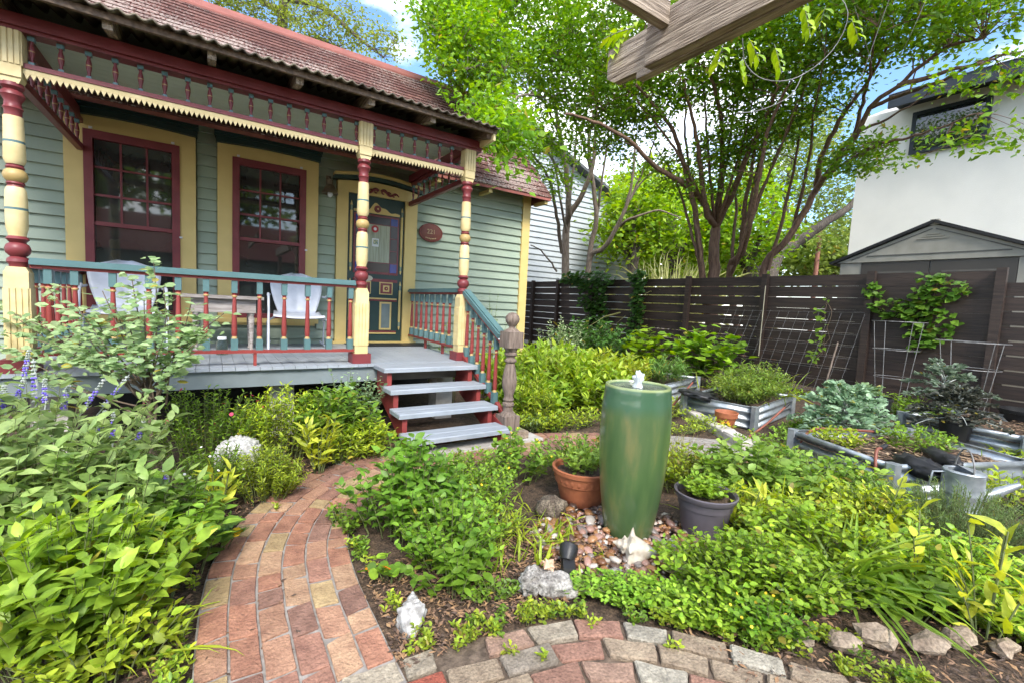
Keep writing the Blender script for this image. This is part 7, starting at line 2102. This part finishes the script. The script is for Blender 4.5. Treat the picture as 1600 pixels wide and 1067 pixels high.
def far_tree(label, px, py, d, rad, seed, col, n=420, trunk_px=None, L=0.26):
    t = Tree(seed)
    b = at(trunk_px or px, 640, d); b.z = 0
    c = at(px, py, d)
    t.limb([b, (b + c) / 2, c + Vector((0, 0, rad[2] * 0.4))], 0.28, 0.08)
    for k in range(4):
        a = k * 1.6 + seed
        t.limb([(b * 0.4 + c * 0.6), c + Vector((math.cos(a) * rad[0] * 0.4, math.sin(a) * rad[1] * 0.4, 0)), c + Vector((math.cos(a) * rad[0] * 0.8, math.sin(a) * rad[1] * 0.8, rad[2] * 0.3))], 0.12, 0.03)
    t.make("garden_tree", label, b, [(np.array(c), np.array(rad), 0, 1)], 30, n, 15, L, L * 0.55, col, BARK3, cl_r=0.6, group="trees beyond the fence", flat=0.8)
far_tree("lime green backlit tree behind the crepe myrtles' trunks", 1050, 350, 17, (3.2, 2.2, 1.7), 201, ((0.14, 0.28, 0.025), (0.31, 0.46, 0.05)), 480, L=0.2)
far_tree("lime green tree between the two crepe myrtles and the grey house", 985, 355, 15.5, (1.1, 1.1, 1.3), 202, ((0.12, 0.25, 0.025), (0.27, 0.40, 0.045)), 160, 990, L=0.2)
far_tree("bright leafy tree right of the brown crepe myrtle's trunk", 1165, 350, 16, (1.8, 1.5, 1.7), 203, ((0.11, 0.24, 0.025), (0.25, 0.38, 0.045)), 300, L=0.19)
far_tree("low pale green tree beside the garden shed", 1290, 400, 26, (3.2, 2.5, 1.6), 204, ((0.12, 0.20, 0.05), (0.25, 0.33, 0.09)), 380, L=0.3)
far_tree("hazy green tree filling the gap above the fence", 1110, 410, 24, (7.5, 1.5, 1.7), 205, ((0.14, 0.23, 0.04), (0.30, 0.40, 0.09)), 620, L=0.3)
far_tree("tall green tree rising behind the brown crepe myrtle", 1010, 300, 24, (2.6, 2.5, 1.6), 206, ((0.14, 0.27, 0.025), (0.30, 0.42, 0.04)), 200, L=0.26)

pl = Plant(70)
cpt = at(1050, 470, 13)
pl.straps(cpt.x, cpt.y, 420, 1.9, 0.035, ((0.30, 0.33, 0.16), (0.52, 0.54, 0.32)), z0=0.9, spread=0.5, el=(0.3, 1.5))
pl.make("pampas_grass", "pale fountain of long grassy leaves above the fence", (cpt.x, cpt.y, 0.9), "grass")
pp = at(1270, 470, 24); pp.z = 0
tag(MB().tube([pp, pp + Vector((0, 0, 6.2))], 0.11, 10).build("utility_pole", mat("red_brown_pole", (0.26, 0.11, 0.075))), "reddish brown pole standing far behind the fence", "pole")

# wisteria on the pergola beam
vn = Plant(71)
r = vn.r
def pinnate(p, base, d, n, L, W, col, up=(0, 0, 1)):
    d = np.array(d) / np.linalg.norm(d)
    side = np.cross(d, np.array(up)); side /= np.linalg.norm(side)
    tot = n * L * 0.42
    t = np.linspace(0, 1, 5)[:, None]
    poly = np.array(base) + d * t * tot + np.array([0, 0, -0.25 * tot]) * t ** 2
    p.stem.append((poly[None], np.full((1, 5), 0.0016)))
    for k in range(n):
        q = 0.15 + 0.85 * k / n
        c = np.array(base) + d * q * tot + np.array([0, 0, -0.25 * tot]) * q ** 2
        for s in (-1, 1):
            D = side * s + d * 0.55 + np.array([0, 0, -0.35]) + (p.r.random(3) - .5) * 0.3
            p.leaf.append((c[None], D[None], (np.array(up) + (p.r.random(3) - .5) * 0.6)[None], np.array([L * (0.8 + 0.4 * p.r.random())]), np.array([W]), tints(1, *col, 0.15, p.r), 'oval'))
LM = ((0.18, 0.32, 0.02), (0.32, 0.44, 0.05))
for (px, py, d, dx, dy, n) in [(990, 45, 2.05, -1, .1, 4), (1000, 30, 2.05, -.8, .7, 4), (1010, 20, 2.1, -.2, -1, 4), (970, 60, 2.05, -.6, 1, 3), (1040, 0, 2.1, -.3, .9, 3), (1130, 70, 2.15, -.3, 1, 3), (1170, 60, 2.15, .5, .8, 3), (1210, 70, 2.5, .3, .9, 4), (1255, 5, 2.3, .3, 1, 4), (1290, 10, 2.4, -.3, .9, 3), (1330, 30, 2.4, .4, .8, 3), (1160, 90, 2.5, .1, 1, 3)]:
    b_ = np.array(at(px, py, d)); e_ = np.array(at(px + dx * 60, py + dy * 60, d))
    pinnate(vn, b_, e_ - b_, n, 0.080, 0.027, LM)
def tendril(p, pts, r0):
    c = smooth_curve([tuple(q) for q in pts], 4)
    p.stem.append((np.array([tuple(q) for q in c])[None], np.full((1, len(c)), r0)))
vn2 = Plant(72)
tendril(vn, [at(1290, -30, 2.4), at(1325, 20, 2.4), at(1300, 80, 2.45), at(1245, 122, 2.5), at(1195, 125, 2.5), at(1165, 100, 2.5), at(1160, 60, 2.45)], 0.0028)
tendril(vn, [at(1255, 115, 2.5), at(1235, 150, 2.5), at(1190, 172, 2.5), at(1150, 178, 2.5)], 0.0025)
tendril(vn, [at(1400, -30, 2.6), at(1375, 40, 2.7), at(1350, 110, 2.8), at(1330, 160, 2.9)], 0.0025)
tendril(vn, [at(1460, -30, 2.6), at(1425, 50, 2.7), at(1405, 90, 2.8)], 0.002)
tendril(vn, [at(1335, 10, 2.4), at(1350, 60, 2.5), at(1362, 100, 2.6)], 0.002)
vn.make("wisteria_vine", "lime wisteria leaves and bare grey tendrils trailing from the pergola beam", at(1100, 0, 2.2), "vine", stem_m=WIRE, parts=200)

# ------------------------------------------------------------------ across the garden, mirrored in the porch windows
oh = empty("opposite_house", (1.0, -9.0, 0), "low house with a red roof reflected in the porch windows", "house")
b = MB(); b.box(-6, 5, -12, -9, -0.02, 2.7); b.build("wall", SAGE_TRIM, oh)
b = MB(); b._q([(-6.4, -8.6, 2.6), (5.4, -8.6, 2.6), (5.4, -10.6, 4.2), (-6.4, -10.6, 4.2), (-6.4, -12.4, 2.6), (5.4, -12.4, 2.6)], [(0, 1, 2, 3), (3, 2, 5, 4)], 0); b.build("roof", MATS["ridge_red"], oh)
def rear_tree(label, x, y, z, rad, seed):
    t = Tree(seed); b = Vector((x, y, 0)); c = Vector((x, y, z))
    t.limb([b, (b + c) / 2 + Vector((0.2, 0, 0)), c], 0.25, 0.1)
    for k in range(4):
        a = k * 1.6 + seed; t.limb([b * 0.4 + c * 0.6, c + Vector((math.cos(a) * rad * 0.8, math.sin(a) * rad * 0.8, 0.4))], 0.1, 0.03)
    t.make("garden_tree", label, b, [(np.array(c), np.array([rad, rad, rad * 0.75]), 0, 1)], 20, 190, 12, 0.42, 0.26, G_MID, BARK3, cl_r=0.8, group="trees reflected in the windows")
rear_tree("leafy tree reflected in the left porch window", -5.0, -13.0, 5.6, 2.6, 301)
rear_tree("leafy tree reflected in the right porch window", 0.5, -13.5, 6.0, 2.6, 302)
